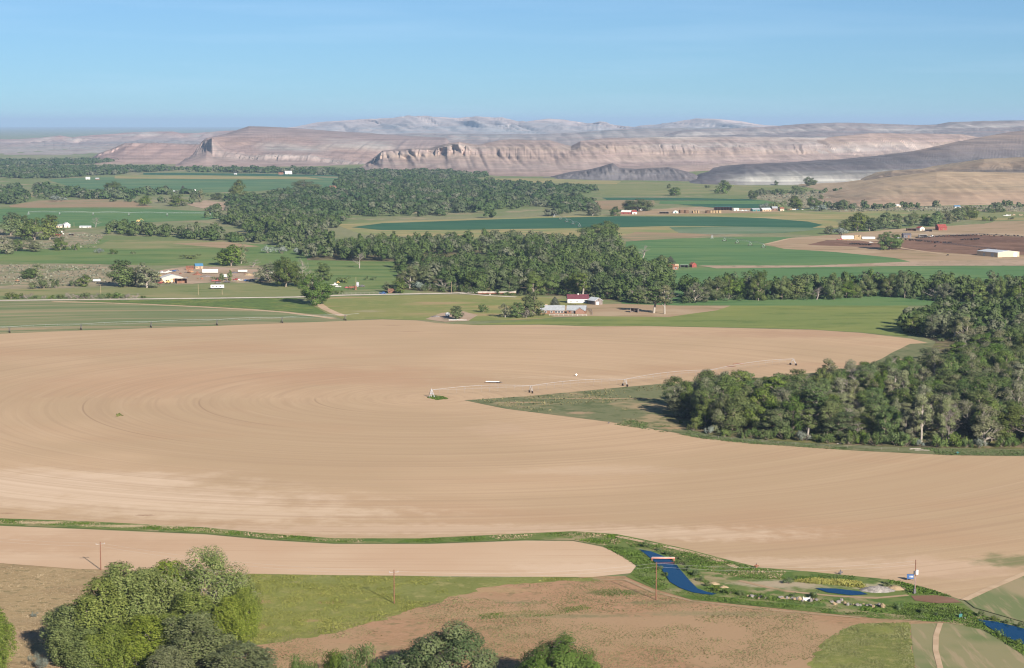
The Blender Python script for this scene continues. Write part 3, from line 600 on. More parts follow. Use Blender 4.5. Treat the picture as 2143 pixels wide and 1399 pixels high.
def hill(name, xs, rows, mat, gul=20.0, gfreq=0.03, step=1.6, sub=7, seed=1, skew=0.0, crag=(), ytop=0.0, taper=30.0):
    """rows from foot to crest: (photo y at each x, ground distance, colour or list of colours); rows are joined into one surface with gullies"""
    X = np.arange(xs[0], xs[-1] + step, step)
    out, cols = [], []
    R = []
    for (ys, D, c) in rows:
        ys = np.interp(X, xs, ys)
        if D is None: Dv = W(X, ys)[:, 1]
        elif isinstance(D, str): Dv = base + float(D)
        else: Dv = np.interp(X, xs, D) if hasattr(D, '__len__') else np.full(len(X), float(D))
        if not R: base = Dv
        cc = np.array([np.interp(X, xs, [q[i] for q in c]) if hasattr(c[0], '__len__') else np.full(len(X), c[i]) for i in range(3)]).T
        R.append((WD(X, ys, Dv), cc))
    n = len(R)
    for i in range(n - 1):
        for k in range(sub):
            t = k / sub
            out.append(R[i][0] * (1 - t) + R[i + 1][0] * t); cols.append(R[i][1] * (1 - t) + R[i + 1][1] * t)
    out.append(R[-1][0]); cols.append(R[-1][1])
    V = np.array(out); Cc = np.array(cols) * np.array([.93, 1.0, 1.05])                      # (rows, nx, 3)
    nr = len(V); v = np.linspace(0, 1, nr)[:, None]
    u = V[:, :, 0]
    g = np.abs(fbm(u * gfreq + skew * v * 3, v * 1.2 + 0 * u, seed, 4) - 0.5) * 2
    g2 = fbm(u * gfreq * 3.5, v * 6 + 0 * u, seed + 5, 3) - 0.5
    g3 = np.abs(fbm(u * gfreq * 3.2 + skew * v * 8, v * 1.5 + 0 * u, seed + 7, 3) - 0.5) * 2
    env = np.clip(np.sin(np.pi * np.clip(v * 0.93 + 0.04, 0, 1)), 0, 1)
    V[:, :, 1] += (0.45 - g) * gul * env + g2 * gul * 0.45 * env + (0.35 - g3) * gul * 0.5 * env
    V[:, :, 2] += (g - 0.3) * gul * 0.12 * env + g2 * gul * 0.10 * env + (g3 - .3) * gul * 0.07 * env
    for (a, b_, amp, fr) in crag:                               # rows a..b get cliff-like columns
        for r in range(a * sub, min(b_ * sub + 1, nr)):
            cn = .5 - (vnoise(u[r] * fr, 0 * u[r] + .5, seed + 31) > .47) * (.6 + .8 * vnoise(u[r] * fr * .4, 0 * u[r] + .2, seed + 35))
            V[r, :, 1] += cn * amp * vnoise(u[r] * .006, 0 * u[r] + .7, seed + 50) * 1.6; V[r, :, 2] += (vnoise(u[r] * fr * 2, 0 * u[r], seed + 40) - .5) * amp * .12
    # skyline roughness
    V[-1, :, 2] += (fbm(u[-1] * gfreq * 2, 0 * u[-1], seed + 9, 4) - .5) * ytop
    # back slope, so the hill is a solid form
    back = V[-1].copy(); back[:, 1] += 700; back[:, 2] = np.maximum(V[-1][:, 2] - 30, -1) * 0.75
    foot = V[-1].copy(); foot[:, 1] += 1900; foot[:, 2] = -0.5
    V = np.concatenate([V, back[None], foot[None]]); Cc = np.concatenate([Cc, Cc[-1:], Cc[-1:]])
    V[0, :, 2] = np.minimum(V[0, :, 2], -0.2)
    nr, nx = V.shape[:2]
    e = np.clip(np.minimum(X - X[0], X[-1] - X) / taper, 0, 1); e = e * e * (3 - 2 * e)
    V[:, :, 2] = (V[:, :, 2] + 1) * e - 1
    idx = np.arange(nr * nx).reshape(nr, nx)
    f = np.stack([idx[:-1, :-1], idx[:-1, 1:], idx[1:, 1:], idx[1:, :-1]], -1).reshape(-1, 4)
    return structure(name, np_mesh(name, V.reshape(-1, 3), f, mat, True, None, Cc.reshape(-1, 3)))

# far mountains
xs = [540, 620, 665, 720, 760, 830, 870, 905, 960, 1000, 1050, 1085, 1110, 1150, 1180, 1230, 1255, 1290, 1320, 1370, 1430, 1470, 1510, 1560, 1600, 1680]
top = [273, 265, 256, 251, 250, 247, 245, 243.5, 246.5, 245, 249, 257, 254, 249, 250, 258, 255.5, 262, 266, 262, 253, 248, 249.5, 255, 262, 268]
hill('mountain', xs, [([283] * 26, 14000, (0.33, 0.30, 0.29)), ([275 + .2 * (t - 258) for t in top], 15200, (0.31, 0.29, 0.285)), ([t * .45 + 272 * .55 for t in top], 16200, (0.32, 0.29, 0.28)), ([t + 3 for t in top], 17200, (0.36, 0.29, 0.27)), (top, 17800, (0.50, 0.37, 0.33))],
     M['farhill'], 700, 0.0016, 1.3, 8, 3, 0.6, ytop=14)
# left plain badlands
xs = [-80, 0, 40, 85, 125, 150, 200, 250, 300, 360, 380, 410, 470, 520]
top = [294, 292, 291, 288, 284, 289, 283, 280, 277, 274, 278, 278, 274, 272]
hill('badlands', xs, [([324] * 14, 8200, PALE), ([308] * 14, 10200, (0.27, 0.23, 0.20)), ([301, 299, 298, 296, 296, 297, 294, 294, 293, 293, 293, 292, 290, 288], 11500, (0.23, 0.20, 0.19)), ([t + 7 for t in top], 12200, (0.42, 0.30, 0.26)), ([t + 3 for t in top], 12600, [PINK, PINK, WHITE, WHITE, PINK, WHITE, PINK, WHITE, WHITE, PINK, PINK, WHITE, PINK, PINK]), (top, 13000, (0.38, 0.21, 0.18))],
     M['badland'], 300, 0.003, 1.4, 6, 5, ytop=10)
# low bluff
xs = [180, 230, 260, 300, 350, 400, 440, 480]
hill('bluff', xs, [([345, 344, 344, 345, 346, 346, 346, 346], 6300, (0.37, 0.25, 0.19)), ([338, 332, 326, 324, 324, 324, 324, 324], 6700, (0.33, 0.21, 0.175)), ([331, 318, 305, 303, 304, 305, 306, 306], 7000, (0.31, 0.20, 0.17)), ([330.5, 314, 301, 300, 301, 303, 304, 304], 7050, (0.22, 0.16, 0.14)), ([330, 313, 300, 299, 300, 302, 303, 303], 7500, (0.28, 0.22, 0.19))],
     M['badland'], 50, 0.012, 1.4, 6, 8)
# middle plain
xs = [560, 700, 800, 860, 950, 1100, 1200, 1300, 1400, 1500, 1600, 1720]
top = [288, 285, 281, 279, 280, 281, 278, 270, 268, 268, 268, 272]
hill('plain_rise', xs, [([308] * 12, 8800, (0.25, 0.20, 0.18)), ([296] * 12, 9600, (0.26, 0.215, 0.195)), ([t * .5 + 145 for t in top], 10300, (0.30, 0.27, 0.245)), ([t + 2 for t in top], 11000, (0.21, 0.19, 0.185)), (top, 11300, (0.27, 0.235, 0.215))],
     M['badland'], 160, 0.003, 1.5, 5, 12, ytop=6)
# right plateau
xs = [1250, 1600, 1640, 1690, 1750, 1850, 1920, 1960, 1990, 2060, 2143, 2560]
top = [280, 266, 263, 259, 257, 259, 262, 261, 256, 253.5, 252, 251]
hill('plateau', xs, [([298] * 12, 8200, PALE), ([284] * 12, 8900, (0.21, 0.18, 0.175)), ([t + 14 for t in top], 9600, (0.21, 0.185, 0.18)), ([t + 10 for t in top], 9900, (0.45, 0.39, 0.34)), ([t + 4 for t in top], 10200, (0.235, 0.195, 0.185)), (top, 10400, (0.20, 0.17, 0.16))],
     M['badland'], 170, 0.004, 1.5, 6, 21, ytop=3, taper=200)
# butte with its rim of cliffs
xs = [355, 400, 424, 432, 446, 470, 520, 560, 600, 650, 700, 760, 800, 840, 960]
hill('butte', xs, [([347, 347, 347, 347, 347, 347, 348, 348, 349, 350, 352, 355, 357, 358, 360], 6000, (0.33, 0.22, 0.18)),
                   ([346, 328, 316, 315, 326, 330, 335, 335, 335, 336, 342, 347, 350, 351, 352], [6420, 6420, 6410, 6370, 6310, 6300, 6300, 6300, 6300, 6300, 6300, 6300, 6300, 6300, 6300], (0.27, 0.205, 0.175)),
                   ([345.5, 326, 303, 300, 308, 321, 326, 325, 325, 326, 335, 342, 346, 347, 348], [6490, 6490, 6480, 6420, 6325, 6330, 6330, 6330, 6330, 6330, 6330, 6330, 6330, 6330, 6330], (0.25, 0.205, 0.18)),
                   ([345, 325, 296, 293, 292, 312, 322, 322, 322, 323, 330, 338, 342, 343, 344], [6530, 6530, 6520, 6470, 6370, 6420, 6420, 6420, 6420, 6420, 6420, 6420, 6420, 6420, 6420], (0.29, 0.195, 0.16)),
                   ([345, 325, 295, 291, 290, 302, 308, 309, 311, 315, 314, 318, 325, 325, 325], 6900, [(0.33, 0.215, 0.17)] * 7 + [(0.36, 0.31, 0.27)] * 3 + [(0.34, 0.22, 0.17)] * 5),
                   ([345, 325, 295, 290, 288, 289, 292, 293, 294, 300, 300, 302, 306, 306, 306], 7300, [(0.33, 0.21, 0.165)] * 10 + [(0.42, 0.36, 0.31)] * 3 + [(0.30, 0.22, 0.19)] * 2),
                   ([345, 325, 295, 290, 287, 284, 279, 280, 281, 284, 288, 292, 292, 293, 296], 7900, (0.28, 0.20, 0.175)),
                   ([345, 325, 295, 290, 286, 281, 264.5, 265.5, 267.5, 271, 275, 278, 281, 284, 290], 8500, (0.22, 0.165, 0.15))],
     M['badland'], 60, 0.010, 1.2, 6, 33, crag=((1, 3, 26, 0.075),))
# long mesa across the middle
xs = [742, 775, 800, 850, 900, 930, 960, 1000, 1050, 1100, 1150, 1195, 1215, 1250, 1300, 1400, 1520, 1600, 1700, 1800]
top = [353, 335, 315, 312, 310, 302, 297, 303, 293, 292.5, 294, 306, 295, 291, 289, 287, 287, 287, 288, 290]
hill('mesa', xs, [([357, 359, 360, 361, 362, 363, 364, 366, 369, 370, 370, 369, 368, 368, 366, 362, 356, 352, 348, 345], None, (0.335, 0.225, 0.175)),
                  ([355, 350, 345, 345, 345, 345, 346, 350, 352, 350, 348, 348, 345, 342, 342, 340, 336, 336, 334, 332], [5700, 5600, 5550, 5500, 5450, 5400, 5350, 5300, 5250, 5250, 5250, 5300, 5350, 5450, 5600, 5800, 6000, 6200, 6400, 6600], (0.30, 0.22, 0.185)),
                  ([354, 342, 331, 328, 324, 322, 321, 328, 332, 333, 330, 330, 325, 322, 320, 320, 316, 318, 320, 318], [5800, 5750, 5700, 5650, 5600, 5560, 5520, 5500, 5450, 5450, 5450, 5500, 5550, 5650, 5800, 6000, 6200, 6400, 6600, 6800], (0.335, 0.235, 0.18)),
                  ([353.5, 336, 317, 314, 312, 306, 304, 311, 312, 312, 312, 318, 308, 306, 305, 306, 303, 306, 304, 304], [5850, 5800, 5720, 5680, 5630, 5590, 5550, 5600, 5650, 5650, 5650, 5700, 5750, 5850, 5950, 6150, 6350, 6500, 6750, 6950], [(0.29, 0.225, 0.19)] * 8 + [(0.33, 0.235, 0.18)] * 7 + [PALE] * 5),
                  ([353.2, 335.5, 316, 313, 311, 303.5, 299, 306, 303, 302, 303, 312, 302, 298, 297, 296, 294, 296, 296, 297], [5870, 5820, 5800, 5760, 5700, 5650, 5600, 5750, 5850, 5850, 5850, 5900, 5900, 6000, 6100, 6300, 6500, 6700, 6900, 7100], (0.285, 0.21, 0.17)),
                  (top, [5900, 5850, 5900, 5860, 5800, 5700, 5650, 5850, 6000, 6000, 6000, 6050, 6050, 6150, 6250, 6450, 6650, 6850, 7050, 7250], [(0.25, 0.19, 0.16)] * 15 + [(0.42, 0.36, 0.31)] * 5)],
     M['badland'], 90, 0.010, 1.2, 7, 44, 0.35, crag=((2, 3, 13, 0.09),), ytop=4)
# right-hand tan mesa in front of it
xs = [1380, 1440, 1500, 1560, 1620, 1670, 1730, 1820, 1900, 2010, 2045, 2100]
top = [340, 325, 316, 309, 303, 295, 288, 279, 280, 281, 287, 292]
hill('mesa', xs, [([352, 352, 352, 351, 350, 349, 348, 345, 342, 338, 336, 334], None, (0.33, 0.225, 0.175)),
                  ([350, 346, 342, 338, 336, 334, 332, 328, 326, 322, 322, 322], '+400', (0.34, 0.235, 0.18)),
                  ([346, 338, 330, 324, 320, 316, 314, 312, 310, 306, 306, 308], '+600', [TANH] * 4 + [PALE] * 5 + [TANH] * 3),
                  ([342, 330, 322, 316, 310, 304, 298, 292, 292, 292, 295, 298], '+800', (0.34, 0.235, 0.175)),
                  (top, '+1050', (0.31, 0.21, 0.155))],
     M['badland'], 95, 0.011, 1.2, 8, 55, 0.5, ytop=3)
# dark knolls
xs = [1120, 1150, 1180, 1230, 1260, 1283, 1295, 1330, 1400, 1440, 1480]
hill('shale_knoll', xs, [([374, 375, 376, 377, 378, 378, 378, 378, 379, 380, 381], None, DARK), ([373, 373, 371, 367, 364, 362, 364, 365, 364, 370, 376], '+60', DARK), ([372.5, 371, 368, 360, 353, 348, 356, 358, 355, 364, 374], '+140', (0.145, 0.12, 0.115)), ([372, 370, 366, 356, 348, 341.5, 351, 354, 350, 360, 373], '+240', (0.155, 0.125, 0.12))],
     M['shale'], 45, 0.02, 1.2, 7, 61)
# dark shale slope
xs = [1430, 1445, 1470, 1500, 1560, 1650, 1750, 1850, 1930, 1990, 2040, 2090, 2143, 2240]
D0 = (0.15, 0.13, 0.13)
hill('shale_slope', xs, [([382, 384, 386, 387, 388, 388, 386, 384, 380, 376, 372, 370, 368, 366], None, [D0, D0, D0, D0, WHITE, WHITE, WHITE, WHITE, D0, D0, D0, D0, D0, D0]),
                         ([381, 380, 379, 377, 373, 371, 367, 363, 362, 364, 364, 364, 364, 362], '+70', [D0] * 4 + [(0.45, 0.4, 0.34), (0.50, 0.45, 0.38), WHITE, WHITE] + [D0] * 6),
                         ([380.5, 377, 372, 366, 361, 358, 355, 353, 352, 352, 352, 352, 352, 350], '+240', D0),
                         ([380, 374, 366, 359, 349, 346, 343, 340, 336, 335, 335, 334, 334, 333], '+480', (0.115, 0.10, 0.10)),
                         ([379.5, 372, 363, 356, 345, 341, 336, 329, 318, 308, 305, 302, 300, 298], '+800', [(0.15, 0.12, 0.115)] * 8 + [(0.22, 0.16, 0.135)] * 6),
                         ([379, 371, 362, 355, 344, 340, 334, 326, 313, 300, 290, 281, 273, 265], '+1200', [(0.16, 0.13, 0.12)] * 8 + [(0.32, 0.22, 0.165)] * 6)],
     M['shale'], 45, 0.012, 1.3, 7, 71, 0.0, ytop=3)
# dark brown hill behind the tan one
xs = [1780, 1830, 1870, 1920, 1960, 2010, 2060, 2143, 2240]
hill('brown_hill', xs, [([392, 388, 384, 382, 380, 378, 376, 374, 372], 3850, DARK), ([388, 378, 371, 368, 366, 362, 358, 356, 354], 3980, (0.14, 0.11, 0.095)), ([387, 372, 362, 359, 358, 352, 343, 340, 338], 4120, (0.24, 0.165, 0.115)), ([386, 368, 357, 354, 352, 344, 333, 329, 327], 4300, (0.30, 0.215, 0.14))],
     M['tanhill'], 60, 0.012, 1.4, 7, 81)
# near tan hill
xs = [1620, 1700, 1760, 1800, 1850, 1900, 1960, 2040, 2143, 2260]
top = [406, 402, 396, 391, 379, 369, 359.5, 360, 362, 364]
hill('tan_hill', xs, [([410, 420, 430, 433, 433, 432, 431, 430, 428, 426], None, (0.325, 0.215, 0.145)), ([409, 416, 421, 421, 418, 415, 412, 410, 409, 408], '+100', (0.33, 0.215, 0.145)), ([408, 411, 412, 410, 404, 398, 392, 391, 392, 393], '+230', (0.28, 0.20, 0.13)), ([407, 406, 404, 401, 391, 383, 375, 375, 377, 379], '+380', (0.355, 0.24, 0.155)), (top, '+560', (0.345, 0.24, 0.15))],
     M['tanhill'], 24, 0.016, 1.6, 8, 91)

# ------------------------------------------------------------------ trees: meshes of each kind, then every tree an object of its own
def rot_z(v, a):
    c, s = math.cos(a), math.sin(a); return np.stack([v[..., 0] * c - v[..., 1] * s, v[..., 0] * s + v[..., 1] * c, v[..., 2]], -1)

def unit(n, r):
    u = r.normal(size=(n, 3)); return u / np.linalg.norm(u, axis=1)[:, None]

def leaves(P, N, s, r, asp=0.62):
    """rhombic leaf sprays at points P facing N"""
    n = len(P); t = np.cross(N, unit(n, r)); t /= np.linalg.norm(t, axis=1)[:, None] + 1e-9
    b = np.cross(N, t); b /= np.linalg.norm(b, axis=1)[:, None] + 1e-9
    s = s[:, None]
    v = np.stack([P + t * s, P + b * s * asp, P - t * s, P - b * s * asp], 1).reshape(-1, 3)
    return v, np.arange(4 * n).reshape(n, 4)

def blob_leaves(C, Rr, n, size, r, up=0.35, shell=0.55, flat=0.8, whole=0.0, hc=0.4):
    """leaf positions spread through clumps C (k,3) of radius Rr (k,), denser towards each clump's outside"""
    w = Rr ** 2; k = r.choice(len(C), n, p=w / w.sum())
    u = unit(n, r); rad = (shell + (1.08 - shell) * r.random(n) ** 0.7)
    d = u * np.array([1, 1, flat])
    P = C[k] + d * (Rr[k] * rad)[:, None]
    N = u + r.normal(0, 0.30, (n, 3))
    if whole:
        o_ = P - np.array([0, 0, P[:, 2].max() * hc]); o_ /= np.linalg.norm(o_, axis=1)[:, None] + 1e-9; N = N * (1 - whole) + o_ * 1.3 * whole
    N[:, 2] += up; N /= np.linalg.norm(N, axis=1)[:, None]
    s = size * r.uniform(0.6, 1.35, n)
    return P, N, s, k

def tubes(mb_v, mb_f, pts, r0, r1, n=5):
    pts = np.asarray(pts, float); m = len(pts); d = np.gradient(pts, axis=0); d /= np.linalg.norm(d, axis=1)[:, None] + 1e-9
    a = np.cross(d, np.array([0.31, 0.87, 0.12])); a /= np.linalg.norm(a, axis=1)[:, None] + 1e-9; b = np.cross(d, a)
    R = np.linspace(r0, r1, m)[:, None]; base = sum(len(x) for x in mb_v)
    ring = np.stack([pts + (a * math.cos(2 * math.pi * k / n) + b * math.sin(2 * math.pi * k / n)) * R for k in range(n)], 1).reshape(-1, 3)
    mb_v.append(ring)
    i = np.arange(m - 1)[:, None] * n; k = np.arange(n)[None]
    mb_f.append((np.stack([i + k, i + (k + 1) % n, i + n + (k + 1) % n, i + n + k], -1).reshape(-1, 4)) + base)

def curve(a, b, sag, r, m=5):
    t = np.linspace(0, 1, m)[:, None]; mid = (a + b) / 2 + r.normal(0, sag, 3)
    return (1 - t) ** 2 * a + 2 * t * (1 - t) * mid + t * t * b

def tree_mesh(kind, seed, n, size, twigs=40, leaf=None, bark=None):
    r = np.random.default_rng(seed); tv, tf = [], []
    if kind in ('cotton', 'grey', 'oak', 'round', 'lone'):
        Ht = {'cotton': 18, 'grey': 17, 'oak': 15, 'round': 13, 'lone': 21}[kind]
        Rc = {'cotton': 6.0, 'grey': 5.6, 'oak': 11, 'round': 8, 'lone': 9.5}[kind]
        nb = {'cotton': 22, 'grey': 22, 'oak': 34, 'round': 40, 'lone': 44}[kind]
        lowf = {'cotton': .10, 'grey': .12, 'oak': .05, 'round': .02, 'lone': .17}[kind]
        br = {'cotton': (.22, .40), 'grey': (.18, .36), 'oak': (.15, .26), 'round': (.2, .3), 'lone': (.16, .30)}[kind]
        C, Rb = [], []
        ph = r.uniform(0, 6.28, 3); asym = r.uniform(.12, .3, 3) * (1.5 if kind == 'oak' else (.3 if kind == 'round' else 1))
        for i in range(nb):
            q01 = (i + .5) / nb
            h = lowf + (1 - lowf) * q01 ** (.9 if kind != 'oak' else .8) + r.normal(0, .03)
            env = math.sin(math.pi * min(1, .22 + .74 * q01)) ** .55
            if kind == 'oak': env = max(.12, 1 - q01 ** 1.6) ** .5
            if kind == 'round': env = max(.1, 1 - q01 ** 2.2) ** .5
            a = i * 2.4 + r.uniform(-.6, .6)
            lop = 1 + asym[0] * math.cos(a - ph[0]) + asym[1] * math.cos(2 * a - ph[1]) * q01
            q = Rc * env * lop * (r.uniform(.25, .85) if kind not in ('oak', 'round', 'lone') else r.uniform(.45, .9))
            top = Ht * (1 + .16 * math.cos(a - ph[2])) if kind != 'oak' else Ht * (1 + .12 * math.cos(a - ph[2]))
            C.append((q * math.cos(a), q * math.sin(a), max(.4, top * h * .92))); Rb.append(Rc * r.uniform(*br) * (0.72 + .35 * env))
        C = np.array(C); Rb = np.array(Rb)
        lean = r.normal(0, .05, 2) * Ht
        top = np.array([lean[0], lean[1], Ht * .8]); fork = Ht * max(.12, lowf) * r.uniform(.9, 1.3)
        spine = curve(np.array([0, 0, -.3]), top, .5, r, 7); tubes(tv, tf, spine, Ht * .024, Ht * .006, 7)
        for i in range(nb):
            z0 = max(fork, C[i][2] - np.hypot(*C[i][:2]) * .9 - 1.0); t = np.clip(z0 / (Ht * .8), 0.1, .9); a0 = spine[0] * (1 - t) + spine[-1] * t
            L = curve(a0, C[i] + np.array([0, 0, Rb[i] * .3]), .5, r, 6); tubes(tv, tf, L, Ht * .010 * (1.25 - t), Ht * .003, 5)
            for k in range(twigs // nb + 1):
                d = unit(1, r)[0]; d[2] = abs(d[2]) * .8
                st = L[r.integers(2, 6)]; tubes(tv, tf, curve(st, C[i] + d * Rb[i] * r.uniform(.85, 1.3), .3, r, 4), Ht * .0038, Ht * .0015, 3)
        P, N, s, k = blob_leaves(C, Rb, n, size, r, .2, .5 if kind != 'oak' else .62, 1.0, {'round': .7, 'oak': .3}.get(kind, .35))
        P[:, 2] = np.maximum(P[:, 2], .15)
        kt = r.random(nb)[k]
    elif kind == 'aspen':
        Ht, Rc = 17.0, 4.2; C, Rb, B = [], [], []; stems = []
        for st in range(5):                                       # several upright stems
            a = st * 2.4 + r.uniform(-.5, .5); q = 0 if st == 0 else r.uniform(1.7, 3.0); hh = Ht * (1.0 if st == 0 else r.uniform(.62, .97)); b0 = np.array([math.cos(a) * q * .4, math.sin(a) * q * .4, -.3]); b1 = np.array([math.cos(a) * q, math.sin(a) * q, hh * .86])
            spine = curve(b0, b1, .35, r, 8); tubes(tv, tf, spine, .10, .02, 5); stems.append((np.array([b0[0], b0[1], 0]), np.array([b1[0], b1[1], hh * .93]), hh, 2.3 if st == 0 else 1.7))
            nb = 22 if st == 0 else 15
            for i in range(nb):
                h = .05 + .93 * (i + .5) / nb; t = h * .97; ax = b0 * (1 - t) + b1 * t; an = i * 2.4 + r.uniform(-.6, .6)
                out = (2.3 if st == 0 else 1.7) * (math.sin(math.pi * min(1, .3 + .7 * h)) ** .7) * (1 - .05 * h) * r.uniform(.4, 1.05)
                c = ax + np.array([math.cos(an) * out, math.sin(an) * out, out * .55]); C.append(c); Rb.append(max(.38, out * r.uniform(.32, .5) + .2))
                tubes(tv, tf, curve(ax, c, .15, r, 4), .055, .02, 3)
                for k in range(twigs // 80 + 1):
                    d = unit(1, r)[0]; d[2] = abs(d[2]) + .3; tubes(tv, tf, curve(c * .6 + ax * .4, c + d * Rb[-1] * 1.3, .1, r, 3), .028, .012, 3)
        C = np.array(C); Rb = np.array(Rb)
        Ps, Ns, ks = [], [], []
        for q5, (sp_a, sp_b, hh5, R5) in enumerate(stems):
            m5 = int(n * (.34 if q5 == 0 else .165)); h = r.random(m5 * 3) ** .9; a = r.uniform(0, 2 * math.pi, m5 * 3)
            env = R5 * np.clip(np.sin(np.pi * np.clip(.2 + .76 * h, 0, 1)), 0, 1) ** .5
            nz5 = fbm(a * 1.6 + q5 * 9 + seed, h * hh5 * .16 + 3 * q5, seed, 3); nz6 = fbm(a * 4.5 + q5 * 5, h * hh5 * .42, seed + 2, 2)
            q = env * r.random(m5 * 3) ** .38 * (.55 + .62 * nz5 + .35 * nz6)
            keep = nz6 > .43; h, a, q, nz5, nz6 = h[keep][:m5], a[keep][:m5], q[keep][:m5], nz5[keep][:m5], nz6[keep][:m5]
            ax = sp_a[None] * (1 - h[:, None]) + sp_b[None] * h[:, None]; d5 = np.stack([np.cos(a), np.sin(a), 0 * a], -1)
            P5 = ax + d5 * q[:, None] + np.array([0, 0, 1.0]) * (q * .35 + .3)[:, None] * 1.0 + r.normal(0, .12, (len(h), 3)); Ps.append(P5)
            Ns.append(d5 * .75 + r.normal(0, .42, (len(h), 3)) + np.array([0, 0, .35]) + np.array([0, 0, .6]) * (h[:, None] > .85)); ks.append(np.clip(.25 + .9 * (nz6 - .35) + .25 * h, 0, 1))
        P = np.concatenate(Ps); N = np.concatenate(Ns); N /= np.linalg.norm(N, axis=1)[:, None]; s = size * r.uniform(.6, 1.35, len(P)); P[:, 2] = np.maximum(P[:, 2], .1); kt = np.concatenate(ks)
    elif kind == 'tall':                                          # narrow cottonwood with a long bare stem
        Ht, Rc = 22.0, 4.6; C, Rb = [], []
        for i in range(11):
            h = .42 + .55 * (i + .5) / 11; a = i * 2.4 + r.uniform(-.6, .6); q = Rc * r.uniform(.2, .85) * math.sin(math.pi * (.15 + .8 * (h - .42) / .58))
            C.append((q * math.cos(a), q * math.sin(a), Ht * h)); Rb.append(Rc * r.uniform(.26, .46))
        C = np.array(C); Rb = np.array(Rb); spine = curve(np.array([0, 0, -.3]), np.array([*r.normal(0, 1, 2), Ht * .9]), .6, r, 8); tubes(tv, tf, spine, .5, .1, 7)
        for i in range(11):
            t = np.clip((C[i][2] - 4) / (Ht * .9), .3, .9); a0 = spine[0] * (1 - t) + spine[-1] * t; L = curve(a0, C[i], .4, r, 5); tubes(tv, tf, L, .2, .06, 5)
            for k in range(twigs // 11 + 1):
                d = unit(1, r)[0]; tubes(tv, tf, curve(L[3], C[i] + d * Rb[i] * 1.2, .3, r, 3), .07, .03, 3)
        P, N, s, k = blob_leaves(C, Rb, n, size, r, .4); kt = r.random(11)[k]
    elif kind == 'dead':
        Ht = 14.0; spine = curve(np.array([0, 0, -.3]), np.array([*r.normal(0, 1.2, 2), Ht]), .8, r, 8); tubes(tv, tf, spine, .42, .06, 6); tips = []
        for i in range(13):
            t = r.uniform(.25, .92); a0 = spine[0] * (1 - t) + spine[-1] * t; a = i * 2.4 + r.uniform(-.5, .5); q = (1.05 - t) * Ht * r.uniform(.35, .6) + 1
            e = a0 + np.array([math.cos(a) * q, math.sin(a) * q, q * r.uniform(.35, 1.0)]); L = curve(a0, e, .7, r, 6); tubes(tv, tf, L, .17 * (1.2 - t) + .05, .05, 5)
            for k in range(7):
                st = L[r.integers(2, 6)]; d = unit(1, r)[0]; d[2] = abs(d[2]) * .9 + .1; e2 = st + d * r.uniform(1, 2.6); tubes(tv, tf, curve(st, e2, .3, r, 4), .06, .025, 3); tips.append(e2)
        tips = np.array(tips); P = tips[r.integers(0, len(tips), n)] + r.normal(0, .5, (n, 3)); N = unit(n, r); s = size * r.uniform(.6, 1.3, n); kt = r.random(n)
    elif kind == 'conifer':
        Ht = 13.0; tubes(tv, tf, np.array([[0, 0, -.2], [0, 0, Ht * .5], [0, 0, Ht * .98]]), .25, .03, 6)
        h = r.random(n) ** .8; a = r.uniform(0, 2 * math.pi, n); lay = .72 + .28 * np.abs(np.sin(h * 26)); q = (1 - h) ** .8 * 4.2 * lay * r.uniform(.45, 1.05, n)
        P = np.stack([q * np.cos(a), q * np.sin(a), .6 + h * Ht * .95 - q * .12], -1); N = np.stack([np.cos(a), np.sin(a), .5 + 0 * a], -1) + r.normal(0, .4, (n, 3)); N /= np.linalg.norm(N, axis=1)[:, None]
        s = size * r.uniform(.6, 1.3, n); kt = r.random(n)
    else:                                                         # bush
        nb = 9; C = np.stack([r.normal(0, .9, nb), r.normal(0, .9, nb), r.uniform(.5, 1.9, nb)], -1); Rb = r.uniform(.55, 1.0, nb)
        C[:, :2] *= (1.25 - .3 * C[:, 2:3] / 1.9)
        for i in range(nb): tubes(tv, tf, curve(np.array([*r.normal(0, .2, 2), -.1]), C[i] + [0, 0, Rb[i] * .6], .15, r, 4), .06, .02, 3)
        P, N, s, k = blob_leaves(C, Rb, n, size, r, .4, .45); P[:, 2] = np.abs(P[:, 2]); kt = r.random(nb)[k]
    v, f = leaves(P, N, s, r)
    ka = .3 if kind == 'aspen' else .5; tint = np.clip(ka * kt + (1 - ka) * r.random(len(f)), 0, 1)
    leafm = leaf or M['leaf_cotton']
    cr = np_mesh(kind + '_crown', v, f, leafm, False, tint)
    tr = np_mesh(kind + '_trunk', np.concatenate(tv), np.concatenate(tf), bark or M['bark'], True)
    zmax = P[:, 2].max(); w = 2 * np.percentile(np.abs(P[:, :2]), 97)
    return {'crown': cr, 'trunk': tr, 'h': float(zmax), 'w': float(w)}

T = {}
M['leaf_fgwillow'] = leaf_mat('willow_leaves', (0.085, 0.105, 0.040), (0.185, 0.190, 0.100), 0.01, 0.1)
for i in range(5): T['cotton%d' % i] = tree_mesh('cotton', 100 + i, 6000, .28, 80)
for i in range(3): T['grey%d' % i] = tree_mesh('grey', 120 + i, 4400, .26, 150, M['leaf_grey'], M['pale_bark'])
for i in range(2): T['tall%d' % i] = tree_mesh('tall', 140 + i, 2600, .30, 80, M['leaf_grey'] if i else M['leaf_cotton'], M['pale_bark'])
for i in range(3): T['dead%d' % i] = tree_mesh('dead', 150 + i, 260, .16, 0, M['leaf_twig'], M['dead_wood'])
for i in range(3): T['aspen%d' % i] = tree_mesh('aspen', 160 + i, 24000, .14, 78, M['leaf_aspen'], M['pale_bark'])
T['fgcotton'] = tree_mesh('lone', 171, 26000, .18, 260, M['leaf_aspen'], M['pale_bark'])
T['fggrey'] = tree_mesh('aspen', 172, 15000, .15, 240, M['leaf_fgwillow'], M['dead_wood'])
